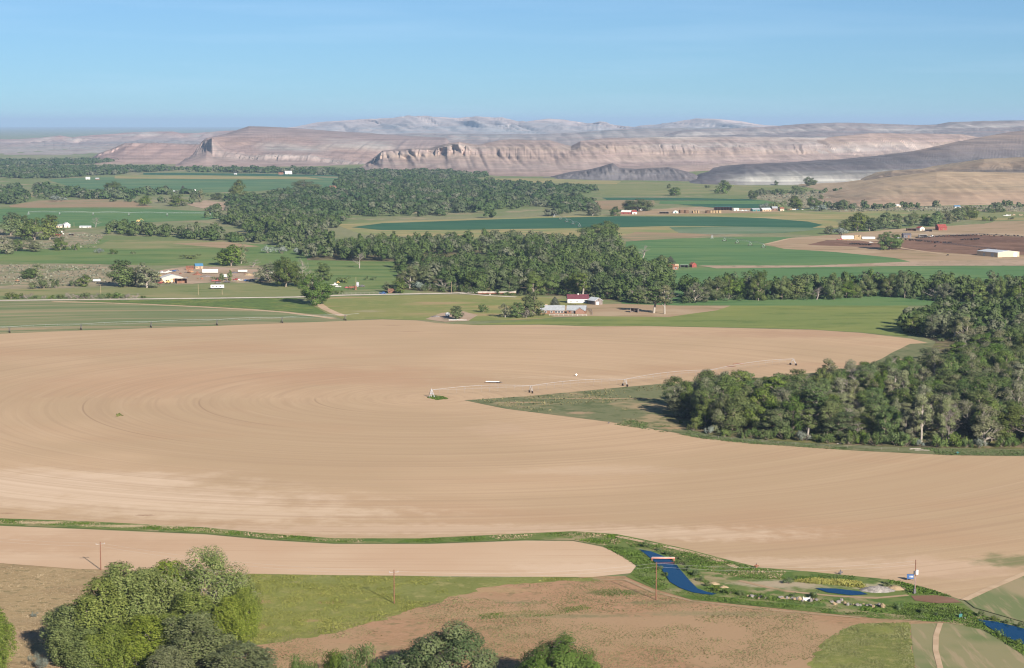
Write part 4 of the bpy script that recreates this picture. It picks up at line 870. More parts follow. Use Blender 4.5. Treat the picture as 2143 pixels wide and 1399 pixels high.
T['oak'] = tree_mesh('oak', 173, 24000, .225, 150, M['leaf_oak'], M['dead_wood'])
T['round'] = tree_mesh('round', 174, 22000, .20, 60, M['leaf_bright'], M['pale_bark'])
T['lone'] = tree_mesh('lone', 175, 9000, .38, 90)
for i in range(3): T['mid%d' % i] = tree_mesh('cotton', 180 + i, 2200, .48, 24)
for i in range(2): T['midgrey%d' % i] = tree_mesh('grey', 190 + i, 1600, .44, 50, M['leaf_grey'], M['pale_bark'])
for i in range(2): T['bush%d' % i] = tree_mesh('bush', 200 + i, 700, .17, 0, M['leaf_cotton'])
T['brightbush'] = tree_mesh('bush', 203, 900, .17, 0, M['leaf_bright'])
T['olive'] = tree_mesh('bush', 204, 800, .16, 0, M['leaf_olive'])
T['fgbush'] = tree_mesh('bush', 205, 5000, .07, 0, M['leaf_bright'])
T['sage'] = tree_mesh('bush', 206, 3000, .06, 0, M['leaf_olive'])
T['twigbush'] = tree_mesh('bush', 207, 700, .10, 0, M['leaf_twig'], M['dead_wood'])
T['conifer'] = tree_mesh('conifer', 208, 1600, .36, 0, M['leaf_conifer'])

NAMES = {'cotton': 'cottonwood_tree', 'grey': 'willow_tree', 'tall': 'tall_tree', 'dead': 'dead_tree', 'aspen': 'aspen_tree', 'fgcotton': 'cottonwood_tree', 'fggrey': 'willow_tree', 'oak': 'spreading_tree', 'round': 'round_tree', 'lone': 'cottonwood_tree',
         'mid': 'cottonwood_tree', 'midgrey': 'willow_tree', 'bush': 'bush', 'brightbush': 'bush', 'olive': 'silver_bush', 'fgbush': 'bush', 'sage': 'sagebrush', 'twigbush': 'bare_bush', 'conifer': 'conifer_tree'}

def plant(kind, loc, h, w, label, group=None, rz=None):
    p = T[kind]; name = NAMES[kind.rstrip('0123456789')]
    shrub = 'bush' in name or name == 'sagebrush'
    o = thing(name, label, 'bush' if shrub else 'tree', loc, rng.uniform(0, 6.28) if rz is None else rz, group)
    o.scale = (w / p['w'], w / p['w'], h / p['h'])
    child('foliage' if shrub else ('crown'), p['crown'], o); child('stems' if shrub else 'trunk', p['trunk'], o)
    return o

def plant_px(kind, x, yb, yt, wpx, label, group=None, rz=None):
    """base pixel, top pixel row and width in pixels -> a tree of that real height"""
    m = mpp(yb); return plant(kind, W(x, yb), (yb - yt) * m / math.cos(TH), wpx * m, label, group, rz)

# --- foreground, by the lower edge of the picture
g1 = 'aspens of the clump beside the meadow'
FG = [('aspen0', 150, 1388, 1264, 115, 'yellow-green aspen at the outer end of the clump, beside the dry grass'),
      ('aspen1', 212, 1384, 1208, 110, 'tall bright aspen with a white stem near the outer end of the clump'),
      ('aspen2', 254, 1372, 1176, 120, 'tall yellow-green aspen in front of the first utility pole'),
      ('aspen0', 311, 1356, 1186, 115, 'aspen rising in the middle of the clump, below the bare strip'),
      ('aspen1', 358, 1338, 1172, 110, 'aspen leaning against the big cottonwood of the clump'),
      ('aspen2', 306, 1396, 1286, 110, 'low aspen at the front of the clump above the shaded gap'),
      ('aspen1', 182, 1400, 1314, 98, 'short aspen in the front corner of the clump by the sagebrush'),
      ('aspen0', 238, 1402, 1304, 98, 'short dense aspen between two white stems at the clump front'),
      ('aspen2', 401, 1372, 1236, 104, 'narrow aspen with pale stem standing before the big cottonwood'),
      ('aspen1', 511, 1338, 1226, 72, 'slim aspen on the meadow side of the clump'),
      ('aspen0', 484, 1372, 1244, 87, 'aspen on the meadow side with light grey branches showing')]
for k, x, yb, yt, w, lb in FG: plant_px(k, x, yb, yt, w, lb, g1)
plant_px('fgcotton', 432, 1335, 1138, 190, 'tallest cottonwood of the clump, with bare grey limbs under its crown')
plant_px('fggrey', 415, 1404, 1282, 130, 'grey-green willow with bare twigs at the front of the aspen clump')
plant_px('fggrey', 505, 1428, 1345, 130, 'low grey-green willow beside the brown soil at the lower edge')
plant_px('fggrey', 350, 1432, 1352, 90, 'small dull willow in the shaded front of the clump')
plant_px('aspen2', -22, 1410, 1258, 90, 'aspen cut by the side of the picture, beside the dry grass')
plant_px('sage', 82, 1402, 1368, 46, 'pale blue-grey sagebrush in front of the aspen clump')
plant_px('sage', 70, 1292, 1281, 16, 'small dark green sagebrush on the dry grass beside the clump')
plant_px('fgbush', 637, 1440, 1366, 70, 'small green bush at the end of the thicket nearest the willow')
plant_px('fgbush', 690, 1442, 1353, 74, 'bright green bush in the middle of the thicket on brown soil')
plant_px('fgbush', 752, 1444, 1345, 90, 'tallest bright green bush of the thicket beside the spreading tree')
plant_px('fgbush', 800, 1446, 1372, 60, 'low bush filling the gap beneath the spreading tree')
plant_px('oak', 940, 1440, 1290, 246, 'broad spreading tree with dark clumped crown and grey inner limbs')
plant_px('round', 1160, 1450, 1319, 176, 'round dense green tree on the brown field, beyond the spreading tree')
plant_px('fgbush', 1232, 1440, 1382, 56, 'small green bush at the foot of the round tree')

# --- grove right of the bare field, and the belt behind it
rest = []
def grove(poly, spacing, kinds, probs, hm, wm, front_d, tag_front, tag_in, group, seed, inner=True):
    r = np.random.default_rng(seed)
    P = scatter(poly, spacing, .38, .96, r)
    P = P[np.argsort(P[:, 1])]
    px = px_of(np.c_[P, np.zeros(len(P))])
    inside = (px[:, 0] > -40) & (px[:, 0] < 2190); P, px = P[inside], px[inside]
    # nearest tree of each 8 m wide column is a front tree
    colid = np.floor(P[:, 0] / front_d); first = {}
    for i in np.argsort(P[:, 1]):
        first.setdefault(colid[i], i)
    front = set(first.values()); order = sorted(front, key=lambda i: P[i, 0])
    rank = {i: k for k, i in enumerate(order)}
    for i in range(len(P)):
        kd = r.choice(kinds, p=probs); h = hm[0] + (hm[1] - hm[0]) * np.clip(.1 + 1.6 * (fbm(P[i:i+1, 0] / 30, P[i:i+1, 1] / 30, seed)[0] - .3) + r.uniform(-.35, .35), -.1, 1.15); w = r.uniform(*wm) * (.75 + .3 * h / hm[1])
        if kd.startswith('dead'): h *= .8
        if kd.startswith('tall'): h *= 1.12; w *= .75
        desc = {'co': 'green cottonwood', 'gr': 'grey-green twiggy willow', 'ta': 'tall thin long-stemmed tree', 'de': 'bare grey dead tree', 'mi': 'green cottonwood' if 'grey' not in kd else 'dull grey-green willow'}[kd[:2]]
        gp = group + ', ' + desc
        if i in front:
            plant(kd, (P[i, 0], P[i, 1], 0), h, w, f'{desc}, {ORD[rank[i]]} from the left {tag_front}', gp)
        elif inner:
            plant(kd, (P[i, 0], P[i, 1], 0), h, w, f'{desc} {tag_in}', gp)
        else: rest.append((P[i, 0], P[i, 1], h, w))
    return P

ONES = ['', 'first', 'second', 'third', 'fourth', 'fifth', 'sixth', 'seventh', 'eighth', 'ninth', 'tenth', 'eleventh', 'twelfth', 'thirteenth', 'fourteenth', 'fifteenth', 'sixteenth', 'seventeenth', 'eighteenth', 'nineteenth']
TENS = {2: 'twent', 3: 'thirt', 4: 'fort', 5: 'fift', 6: 'sixt'}
ORD = [(ONES[n] if n < 20 else (TENS[n // 10] + 'ieth' if n % 10 == 0 else TENS[n // 10] + 'y-' + ONES[n % 10])) for n in range(1, 70)]
KN = ['cotton0', 'cotton1', 'cotton2', 'cotton3', 'cotton4', 'grey0', 'grey1', 'grey2', 'tall0', 'tall1', 'dead0', 'dead1', 'dead2']
PN = np.array([.11, .11, .11, .11, .09, .09, .09, .08, .04, .04, .05, .05, .05]); PN /= PN.sum()
GROVE = [(1380, 868), (1425, 892), (1500, 908), (1700, 924), (1900, 931), (2143, 936), (2230, 936), (2230, 742), (2010, 752), (1945, 782), (1800, 803), (1700, 817), (1590, 831), (1405, 846)]
grove(GROVE, 9.8, KN, PN, (10.5, 19.5), (8.5, 15.5), 9.0, 'along the near edge of the grove', 'deep in the grove, only its top showing', 'trees of the grove beside the bare field', 11)
GROVE2 = [(1884, 697), (1960, 714), (2143, 728), (2230, 730), (2230, 655), (2143, 652), (1960, 662), (1890, 682)]
grove(GROVE2, 11.0, KN, PN, (13, 18), (10, 15), 10.0, 'along the shaded front of the upper grove', 'inside the upper grove behind its front row', 'trees of the upper grove', 12, False)
KB = KN + ['mid0', 'mid1', 'mid2', 'midgrey0', 'midgrey1']
PB = np.array([.07, .07, .07, .07, .07, .07, .07, .05, .05, .04, .03, .02, .02, .08, .08, .08, .03, .03]); PB /= PB.sum()
BELT = [(1425, 638), (1500, 631), (1600, 630), (1750, 628), (1850, 622), (1960, 632), (2143, 640), (2230, 640), (2230, 614), (1900, 613), (1750, 618), (1600, 622), (1430, 626)]
grove(BELT, 13.0, KB, PB, (12, 22), (10, 17), 12.0, 'along the front of the river belt', 'behind the front row of the river belt', 'trees of the river belt', 13, False)
CFRONT = [(838, 604), (900, 610), (960, 612), (1085, 618), (1170, 618), (1290, 630), (1350, 638), (1405, 640), (1405, 622), (1290, 614), (1085, 603), (960, 599), (838, 592)]
grove(CFRONT, 14.0, KB, PB, (13, 21), (11, 17), 13.0, 'along the front of the riverside wood', 'just behind the front row of the riverside wood', 'trees at the front of the riverside wood', 14, False)

# woods too full of trees to count
def wood(name, polys, spacing, hm, wm, nleaf, leafsize, mat, seed, extra=(), gap=None):
    r = np.random.default_rng(seed); Vs, Fs, Ts, Ds = [], [], [], []; base = 0
    protos = []
    for q in range(6):
        nb = 7; a = np.arange(nb) * 2.4 + r.uniform(0, 1, nb); h = .22 + .7 * (np.arange(nb) + .5) / nb
        env = np.sin(np.pi * np.clip(.2 + .75 * h, 0, 1)); C = np.stack([np.cos(a) * env * .27, np.sin(a) * env * .27, h * .9], -1); Rb = r.uniform(.15, .24, nb)
        w = Rb ** 2; k = r.choice(nb, nleaf, p=w / w.sum()); u = unit(nleaf, r); P = C[k] + u * np.array([1, 1, .8]) * (Rb[k] * r.uniform(.6, 1.1, nleaf))[:, None]
        N = u + .9 * P * np.array([2.5, 2.5, .8]) + r.normal(0, .22, (nleaf, 3)); N[:, 2] += .15; N /= np.linalg.norm(N, axis=1)[:, None]
        protos.append((P, N, r.random(nb)[k]))
    spots = [(p[0], p[1], None, None) for poly in polys for p in scatter(poly, spacing, .5, .9, r)] + list(extra)
    for p in spots:
            P, N, kt = protos[r.integers(6)]; u_ = fbm(np.array([p[0] / 45.0]), np.array([p[1] / 70.0]), seed)[0]
            h = p[2] or (hm[0] + (hm[1] - hm[0]) * np.clip(.25 + 1.4 * (u_ - .5) + r.uniform(-.1, .6), 0, 1.15)); w = p[3] or r.uniform(*wm) * (.7 if r.random() < .3 else (1.35 if r.random() < .12 else 1.0))
            an = r.uniform(0, 6.28); Pp = rot_z(P, an) * np.array([w, w, h]) + np.array([p[0], p[1], 0]); Nn = rot_z(N, an)
            if p[2] is None and gap and fbm(np.array([p[0] / gap[0]]), np.array([p[1] / (gap[0] * 1.6)]), seed + 3, 3)[0] < gap[1]: continue
            Ds.append(np.full(nleaf, r.choice([0, 0, 0, 0, 0, 0, .2, .3, .6])) * r.uniform(.7, 1.2, nleaf))
            v, f = leaves(Pp, Nn, leafsize * r.uniform(.6, 1.3, nleaf), r, .85); Vs.append(v); Fs.append(f + base); base += len(v)
            tone = np.clip(1.7 * (fbm(np.array([p[0] / 90.0]), np.array([p[1] / 160.0]), seed + 8, 3)[0] - .5) + .5 + r.uniform(-.35, .35), 0, 1); Ts.append(np.clip(.35 * kt + .45 * tone + .2 * r.random(nleaf), 0, 1))
    if not Vs: return
    o = link(bpy.data.objects.new(name, np_mesh(name, np.concatenate(Vs), np.concatenate(Fs), mat, False, np.concatenate(Ts), None, np.clip(np.concatenate(Ds), 0, 1)))); o['kind'] = 'stuff'
    return o

CENTRAL = [(640, 543), (690, 541), (760, 549), (835, 546), (838, 592), (960, 599), (1085, 603), (1290, 614), (1405, 622), (1415, 596), (1400, 572), (1350, 560), (1300, 538), (1285, 517), (1150, 511), (1000, 515), (900, 516), (780, 520), (700, 512), (650, 520)]
wood('riverside_wood', [CENTRAL], 16.0, (8, 22), (11, 23), 520, .80, M['leaf_wood'], 31, rest, (60, .39))
wood('river_belt_wood', [[(1430, 626), (1750, 618), (1900, 613), (2230, 612), (2230, 606), (1900, 607), (1600, 612), (1430, 618)]], 15.0, (10, 21), (10, 18), 420, .8, M['leaf_wood'], 32)
wood('middle_wood', [[(520, 512), (640, 520), (700, 512), (690, 500), (640, 482), (560, 470), (500, 462), (480, 470), (520, 490)],
                     [(220, 490), (300, 496), (400, 502), (520, 512), (520, 500), (420, 492), (300, 484), (225, 483)],
                     [(480, 472), (540, 478), (700, 480), (720, 462), (640, 456), (520, 452), (480, 455)]], 17.0, (7, 17), (12, 22), 280, 1.1, M['leaf_wood'], 33, (), (80, .40))
wood('valley_thicket', [[(440, 430), (560, 446), (640, 455), (700, 470), (640, 500), (540, 490), (470, 472), (430, 455)], [(60, 408), (200, 421), (420, 426), (430, 431), (300, 425), (80, 417)], [(-80, 440), (60, 432), (60, 404), (-80, 404)], [(300, 410), (440, 418), (450, 410), (320, 404)], [(540, 512), (660, 540), (690, 540), (700, 520), (640, 516)], [(1190, 440), (1290, 452), (1290, 446), (1210, 432)], [(1560, 412), (1760, 406), (1760, 400), (1580, 404)], [(1700, 440), (1900, 438), (2190, 436), (2190, 431), (1900, 433), (1720, 434)]], 24.0, (4, 13), (9, 18), 200, 1.2, M['leaf_wood'], 38, (), (60, .46))
wood('valley_wood', [[(520, 452), (640, 458), (720, 466), (800, 465), (1050, 457), (1180, 452), (1250, 446), (1240, 428), (1180, 420), (1250, 412), (1240, 398), (1160, 392), (1040, 386), (1020, 378), (960, 372), (900, 368), (800, 366), (720, 374), (700, 392), (740, 398), (690, 404), (640, 400), (560, 412), (480, 420), (480, 436)]],
     25.0, (8, 18), (18, 34), 230, 1.6, M['leaf_far'], 34, (), (140, .43))
wood('far_wood', [[(-80, 374), (120, 374), (200, 370), (250, 366), (270, 362), (420, 361), (560, 363), (700, 368), (760, 370), (760, 360), (600, 357), (400, 356), (200, 352), (-80, 354)],
                  [(-80, 347), (200, 344), (290, 341), (300, 338.5), (180, 337), (-80, 340)], [(70, 402), (120, 414), (190, 418), (185, 409), (120, 400), (80, 392)], [(-80, 430), (30, 430), (52, 418), (42, 396), (-80, 392)],
                  [(195, 417), (250, 420), (370, 420), (420, 414), (410, 404), (330, 404), (250, 406), (205, 408)], [(760, 372), (900, 368), (1010, 372), (1016, 368), (900, 362), (770, 362)]], 27.0, (8, 16), (22, 38), 130, 2.5, M['leaf_far'], 35, (), (200, .36))

wood('undergrowth', [BELT, [(838, 606), (900, 612), (960, 614), (1085, 620), (1170, 620), (1290, 632), (1405, 641), (1405, 634), (1290, 622), (1085, 611), (960, 606), (838, 598)], [(1884, 697), (1960, 714), (2143, 728), (2143, 722), (1960, 708), (1890, 692)]], 6.5, (2, 6.5), (4, 9), 110, .42, M['leaf_wood'], 36)
wood('undergrowth', [[(1405, 886), (1500, 911), (1700, 926), (1900, 933), (2160, 938), (2160, 930), (1900, 924), (1700, 916), (1500, 900), (1405, 876)]], 4.5, (1.2, 4), (2.5, 5.5), 160, .22, M['leaf_wood'], 37, (), (20, .38))

# --- single trees of the middle distance: kind, base x, base y, top y, width, label
MID = [('lone', 660, 638, 571, 64, 'large round cottonwood standing alone by the road, casting shadow'),
 ('mid0', 955, 669, 640, 27, 'small dense tree beside the white tank on the dirt mound'), ('bush0', 1010, 654, 636, 24, 'rounded green bush alone on the yellow pasture'),
 ('midgrey0', 1057, 665, 634, 26, 'greyish tree at the outer end of the farmhouse windbreak'), ('mid1', 1084, 665, 633, 32, 'dark green tree in the farmhouse windbreak'),
 ('twigbush', 1102, 666, 643, 24, 'pinkish bare bush in the farmhouse windbreak'), ('mid2', 1114, 662, 612, 48, 'tall full tree shading the grey-roofed farmhouse'),
 ('conifer', 1161, 648, 622, 26, 'brownish conifer behind the farmhouse chimney'), ('tall0', 1368, 656, 598, 36, 'left of two tall trees beside the small dark shed'),
 ('tall1', 1391, 658, 597, 34, 'right of two tall trees beside the small dark shed'), ('mid1', 1335, 636, 606, 36, 'full tree behind the farmyard near the two tall trees'),
 ('mid0', 254, 601, 543, 52, 'leafy tree with dark crown at the edge of the junkyard'), ('midgrey1', 308, 603, 549, 54, 'grey-green cottonwood with a pale trunk by the junkyard'), ('mid2', 282, 598, 560, 40, 'tree squeezed between two big trees at the junkyard'),
 ('midgrey0', 76, 582, 551, 36, 'leaning grey-limbed tree on the sage flat'), ('mid1', 60, 584, 562, 30, 'dark tree touching the leaning tree on the sage flat'), ('bush1', 88, 604, 580, 48, 'wide green thicket below the leaning tree'), ('bush0', 118, 603, 584, 22, 'small bush at the end of the wide green thicket'),
 ('brightbush', 153, 600, 587, 22, 'low green bush between thicket and round tree'), ('mid2', 176, 600, 574, 28, 'two-tiered round tree on the sage flat'),
 ('mid0', 466, 556, 524, 30, 'first tree of the trio on the green meadow'), ('mid1', 484, 557, 512, 42, 'tallest of the trio on the green meadow'), ('midgrey0', 505, 552, 512, 30, 'greyish tree of the trio on the green meadow'),
 ('lone', 598, 601, 536, 62, 'dark massive tree behind the lone cottonwood'), ('dead0', 636, 599, 538, 34, 'bare-topped grey tree beside the dark massive tree'), ('midgrey1', 546, 592, 556, 34, 'grey-green tree at the end of the junkyard'),
 ('midgrey0', 562, 590, 548, 36, 'twiggy tree between junkyard and dark massive tree'), ('mid2', 676, 588, 549, 34, 'round tree behind the lone cottonwood'), ('dead1', 528, 560, 542, 30, 'low bare tree on the meadow edge above the junkyard'), ('mid0', 618, 598, 560, 36, 'tree filling the gap beside the bare-topped tree'),
 ('dead2', 752, 562, 528, 30, 'isolated dead tree with reddish bare branches on the meadow'), ('midgrey1', 812, 612, 589, 26, 'small twiggy tree beside the log cabin'), ('mid1', 838, 614, 582, 28, 'small tree with white trunk at the roadside by the log cabin'), ('olive', 877, 608, 588, 28, 'silvery bush in front of the riverside wood'),
 ('mid0', 22, 493, 444, 42, 'tall dark tree at the outer end of the white farm'), ('mid1', 48, 502, 450, 42, 'green tree in the middle of the white farm row'), ('mid2', 72, 503, 456, 44, 'light green tree of the white farm row'), ('mid0', 104, 502, 449, 44, 'tree nearest the white farmhouses'), ('midgrey0', 12, 532, 494, 40, 'tree below the white farm, cut by the picture side'), ('mid1', 34, 526, 500, 30, 'small tree below the white farm'),
 ('midgrey1', 70, 527, 498, 44, 'grey-stemmed tree pair below the red-roofed barn'), ('mid2', 126, 524, 496, 32, 'tree with bare white trunk below the red-roofed barn'), ('bush1', 160, 524, 508, 20, 'dark low bush below the red-roofed barn'), ('dead2', 200, 476, 455, 22, 'leafless tree at the edge of the green circle field'),
 ('lone', 235, 400, 380, 33, 'round dark tree alone on the far green field'), ('mid0', 497, 420, 376, 32, 'tall tree standing above the middle thicket'), ('lone', 640, 402, 377, 54, 'wide tree at the end of the far green field'), ('midgrey0', 420, 424, 396, 16, 'narrow tree beside the small white farm'), ('mid1', 403, 422, 402, 16, 'low tree in front of the small white farm'), ('conifer', 383, 402, 389, 12, 'dark conifer behind the small white farm'), ('mid2', 372, 432, 408, 36, 'tree at the end of the brown strip field'), ('mid0', 303, 431, 409, 26, 'tree overlapping the brown strip field'), ('mid1', 455, 419, 404, 24, 'round tree on the bare bank'), ('mid2', 515, 448, 422, 30, 'tree at the river bend by the bare bank'), ('midgrey1', 561, 446, 422, 28, 'grey tree at the river bend'),
 ('lone', 1258, 506, 462, 78, 'great round-topped tree standing above the riverside wood'), ('dead1', 1345, 540, 512, 36, 'silver-grey bare tree at the edge of the green field'), ('mid1', 1383, 566, 534, 28, 'tree beside the red-roofed house'), ('conifer', 1403, 552, 537, 20, 'dark conifer behind the red-roofed house'), ('lone', 1333, 443, 416, 62, 'broad dark trees above the red and white barn'), ('mid2', 1287, 452, 432, 20, 'small round tree beside the red and white barn'), ('midgrey0', 1240, 452, 424, 34, 'grey tree at the end of the far wood'),
 ('lone', 1863, 523, 485, 50, 'large tree standing in the feedlot'), ('lone', 1695, 391, 370, 25, 'round dark tree below the shale slope'), ('bush0', 1668, 402, 388, 36, 'group of low trees below the round dark tree'), ('lone', 1574, 418, 398, 21, 'single round tree beyond the haystacks'), ('mid0', 1517, 400, 377, 28, 'tree on the far pasture under the shale slope'), ('bush1', 1512, 406, 391, 30, 'thicket below the far pasture tree'), ('mid1', 1412, 410, 392, 26, 'small tree group on the far pasture'), ('mid0', 1400, 395, 385, 10, 'tiny tree on the far pasture'), ('bush0', 1480, 394, 387, 16, 'tiny thicket on the far pasture'), ('mid2', 1624, 388, 378, 9, 'tiny tree in front of the pale clay bank'),
 ('mid0', 1665, 440, 409, 30, 'tall tree of the far right farm'), ('lone', 1702, 438, 411, 30, 'round tree of the far right farm'), ('bush1', 1630, 440, 420, 40, 'low trees beside the far right farm sheds'), ('olive', 1716, 442, 428, 40, 'silvery bushes below the round tree of the far right farm'), ('mid1', 1762, 440, 418, 28, 'tree at the end of the far right farm row'), ('olive', 1600, 438, 424, 26, 'silvery thicket beside the far right farm sheds'), ('mid2', 1718, 418, 407, 10, 'tiny tree at the foot of the tan hill'),
 ('midgrey0', 1735, 490, 472, 22, 'grey-green bush-like tree at the feedlot corner'), ('mid0', 1768, 486, 460, 30, 'first tree of the feedlot windbreak'), ('mid1', 1794, 484, 445, 38, 'tall tree of the feedlot windbreak'), ('mid2', 1820, 484, 454, 32, 'leafy tree of the feedlot windbreak'), ('mid0', 1850, 480, 444, 36, 'tree at the middle of the feedlot windbreak'), ('mid1', 1877, 479, 448, 30, 'tree near the end of the feedlot windbreak'), ('lone', 1908, 474, 443, 30, 'round tree with white trunk ending the feedlot windbreak'), ('olive', 1760, 492, 476, 30, 'silvery bush under the feedlot windbreak'),
 ('mid2', 1938, 472, 448, 28, 'pale tree beside the red barn'), ('mid0', 1958, 474, 442, 30, 'dark tree behind the red barn'), ('midgrey1', 1982, 468, 437, 32, 'grey tree above the red barn'), ('mid1', 2004, 464, 434, 30, 'tree right above the dry slope'), ('lone', 2030, 460, 430, 34, 'rounded tall tree ending the red barn row'), ('bush0', 2060, 463, 453, 18, 'first bush on the dry slope'), ('bush1', 2076, 463, 452, 18, 'second bush on the dry slope'), ('bush0', 2118, 460, 454, 14, 'small bush by the white vehicles on the dry slope'), ('bush1', 2080, 445, 434, 60, 'dark scrub thicket at the foot of the tan hill')]
for k, x, yb, yt, w, lb in MID: plant_px(k, x, yb, yt, w, lb, 'trees and bushes spread over the valley')

# bushes that line the near edge of the grove, and roadside bushes
r = np.random.default_rng(77); n = 0
for x in np.linspace(1455, 2120, 22):
    y = np.interp(x, [1440, 1500, 1700, 1900, 2143], [898, 913, 927, 934, 939]) + r.uniform(-3, 2)
    k = r.choice(['brightbush', 'bush0', 'bush1', 'olive', 'twigbush'], p=[.45, .2, .15, .1, .1]); s_ = r.uniform(16, 34)
    plant_px(k, x + r.uniform(-8, 8), y, y - s_, s_ * r.uniform(1.1, 1.5), {'br': 'bright green', 'bu': 'dark green', 'ol': 'silvery', 'tw': 'bare pinkish'}[k[:2]] + f' bush, {ORD[n]} from the left at the foot of the grove', 'bushes at the foot of the grove'); n += 1
n = 0
for x in np.linspace(22, 300, 17):
    s_ = r.uniform(7, 14); k = r.choice(['bush0', 'bush1', 'twigbush', 'olive'], p=[.4, .25, .2, .15])
    plant_px(k, x, 625.5, 625.5 - s_, s_ * 2.1, {'bu': 'green', 'tw': 'bare brownish', 'ol': 'silvery'}[k[:2]] + f' roadside bush, {ORD[n]} from the left in the hedge row', 'bushes of the roadside hedge row'); n += 1
for k, x, yb, yt, w, lb in [('bush0', 638, 620, 612, 16, 'small bush at the roadside left of the lone cottonwood'), ('brightbush', 708, 616, 607, 18, 'bush beside the roadside fence'), ('bush1', 692, 618, 608, 22, 'low thicket right of the lone cottonwood'), ('bush1', 720, 592, 578, 30, 'bush behind the small junk farm'),
                            ('bush0', 768, 586, 577, 10, 'tiny bush on the meadow behind the small junk farm'), ('bush0', 783, 586, 579, 18, 'dark low bush beside the tiny meadow bush'), ('bush1', 456, 588, 578, 30, 'rounded low bush in front of the junkyard'), ('mid0', 464, 590, 572, 12, 'small tree in the junkyard beside the red truck'), ('mid2', 481, 588, 565, 11, 'slim tree in the junkyard beside the pink car'), ('olive', 207, 530, 519, 20, 'silvery bush on the upper meadow'), ('bush0', 236, 532, 521, 22, 'dark bush on the upper meadow'), ('brightbush', 278, 532, 526, 10, 'tiny bush on the upper meadow'), ('bush1', 400, 542, 532, 46, 'long scrub patch on the green meadow'), ('bush0', 850, 566, 552, 50, 'scrub along the meadow ditch'), ('olive', 560, 530, 514, 26, 'silver bush at the wood edge'), ('olive', 590, 531, 514, 26, 'larger silver bush at the wood edge'), ('olive', 625, 533, 518, 30, 'silver bush before the tall trunk'), ('olive', 120, 422, 408, 40, 'silvery thicket below the far left trees')]:
    plant_px(k, x, yb, yt, w, lb, 'bushes spread over the valley')

# ------------------------------------------------------------------ buildings
def pane(x, z, w, h, y, t=.06):
    return MB().box((x, y, z + h / 2), (w, t, h))

def house(name, label, cat, px, w, d, wh, rh, rz=0.0, wall='cream', roof='grey_roof', wins=(), doors=(), ridge='x', chimney=None, group=None, eave=.45, win_mat='glass', door_mat='brown_wood', side_doors=(), cupola=None, frame=None):
    """gabled building; local x runs along the front, front wall at y=0, depth goes to +y"""
    o = thing(name, label, cat, W(*px), rz, group)
    m = MB()
    if ridge == 'x':
        prof = [(0, 0), (d, 0), (d, wh), (d / 2, wh + rh), (0, wh)]
        vs = [(-w / 2, y, z) for y, z in prof] + [(w / 2, y, z) for y, z in prof]
        rf = [(-eave, wh - eave * rh / (d / 2)), (d / 2, wh + rh), (d + eave, wh - eave * rh / (d / 2))]
        a, b = -w / 2 - eave * .6, w / 2 + eave * .6; t = .22
        rv = [(a, y, z + .03) for y, z in rf] + [(b, y, z + .03) for y, z in rf] + [(a, y, z + t) for y, z in rf] + [(b, y, z + t) for y, z in rf]
    else:
        prof = [(-w / 2, 0), (w / 2, 0), (w / 2, wh), (0, wh + rh), (-w / 2, wh)]
        vs = [(x, 0, z) for x, z in prof] + [(x, d, z) for x, z in prof]
        rf = [(-w / 2 - eave, wh - eave * rh / (w / 2)), (0, wh + rh), (w / 2 + eave, wh - eave * rh / (w / 2))]
        a, b = -eave * .6, d + eave * .6; t = .22
        rv = [(x, a, z + .03) for x, z in rf] + [(x, b, z + .03) for x, z in rf] + [(x, a, z + t) for x, z in rf] + [(x, b, z + t) for x, z in rf]
    m.add(vs, [(0, 1, 6, 5), (1, 2, 7, 6), (2, 3, 8, 7), (3, 4, 9, 8), (4, 0, 5, 9), (4, 3, 2, 1, 0), (5, 6, 7, 8, 9)]); m.obj('wall', M[wall], o)
    r_ = MB().add(rv, [(0, 1, 4, 3), (1, 2, 5, 4), (6, 9, 10, 7), (7, 10, 11, 8), (0, 3, 9, 6), (2, 8, 11, 5), (0, 6, 7, 1), (1, 7, 8, 2), (3, 4, 10, 9), (4, 5, 11, 10)]).obj('roof', M[roof], o)
    for x, z, a_, b_ in wins:
        q = pane(x, z, a_, b_, -.05).obj('window', M[win_mat], o)
        if frame: MB().box((x, -.02, z + b_ / 2), (a_ + .3, .06, b_ + .3)).obj('frame', M[frame], q)
    for x, a_, b_ in doors: pane(x, .02, a_, b_, -.05).obj('door', M[door_mat], o)
    for y, a_, b_ in side_doors: MB().box((-w / 2 - .05, y, b_ / 2 + .02), (.06, a_, b_)).obj('door', M['galv'], o)
    if chimney: MB().box((chimney[0], chimney[1], wh + chimney[2] / 2), (chimney[3], chimney[3] * .8, chimney[2])).obj('chimney', M[chimney[4]], r_)
    if cupola: MB().box((cupola, d / 2, wh + rh + .4), (.9, .9, .9)).obj('cupola', M['white_paint'], r_)
    return o

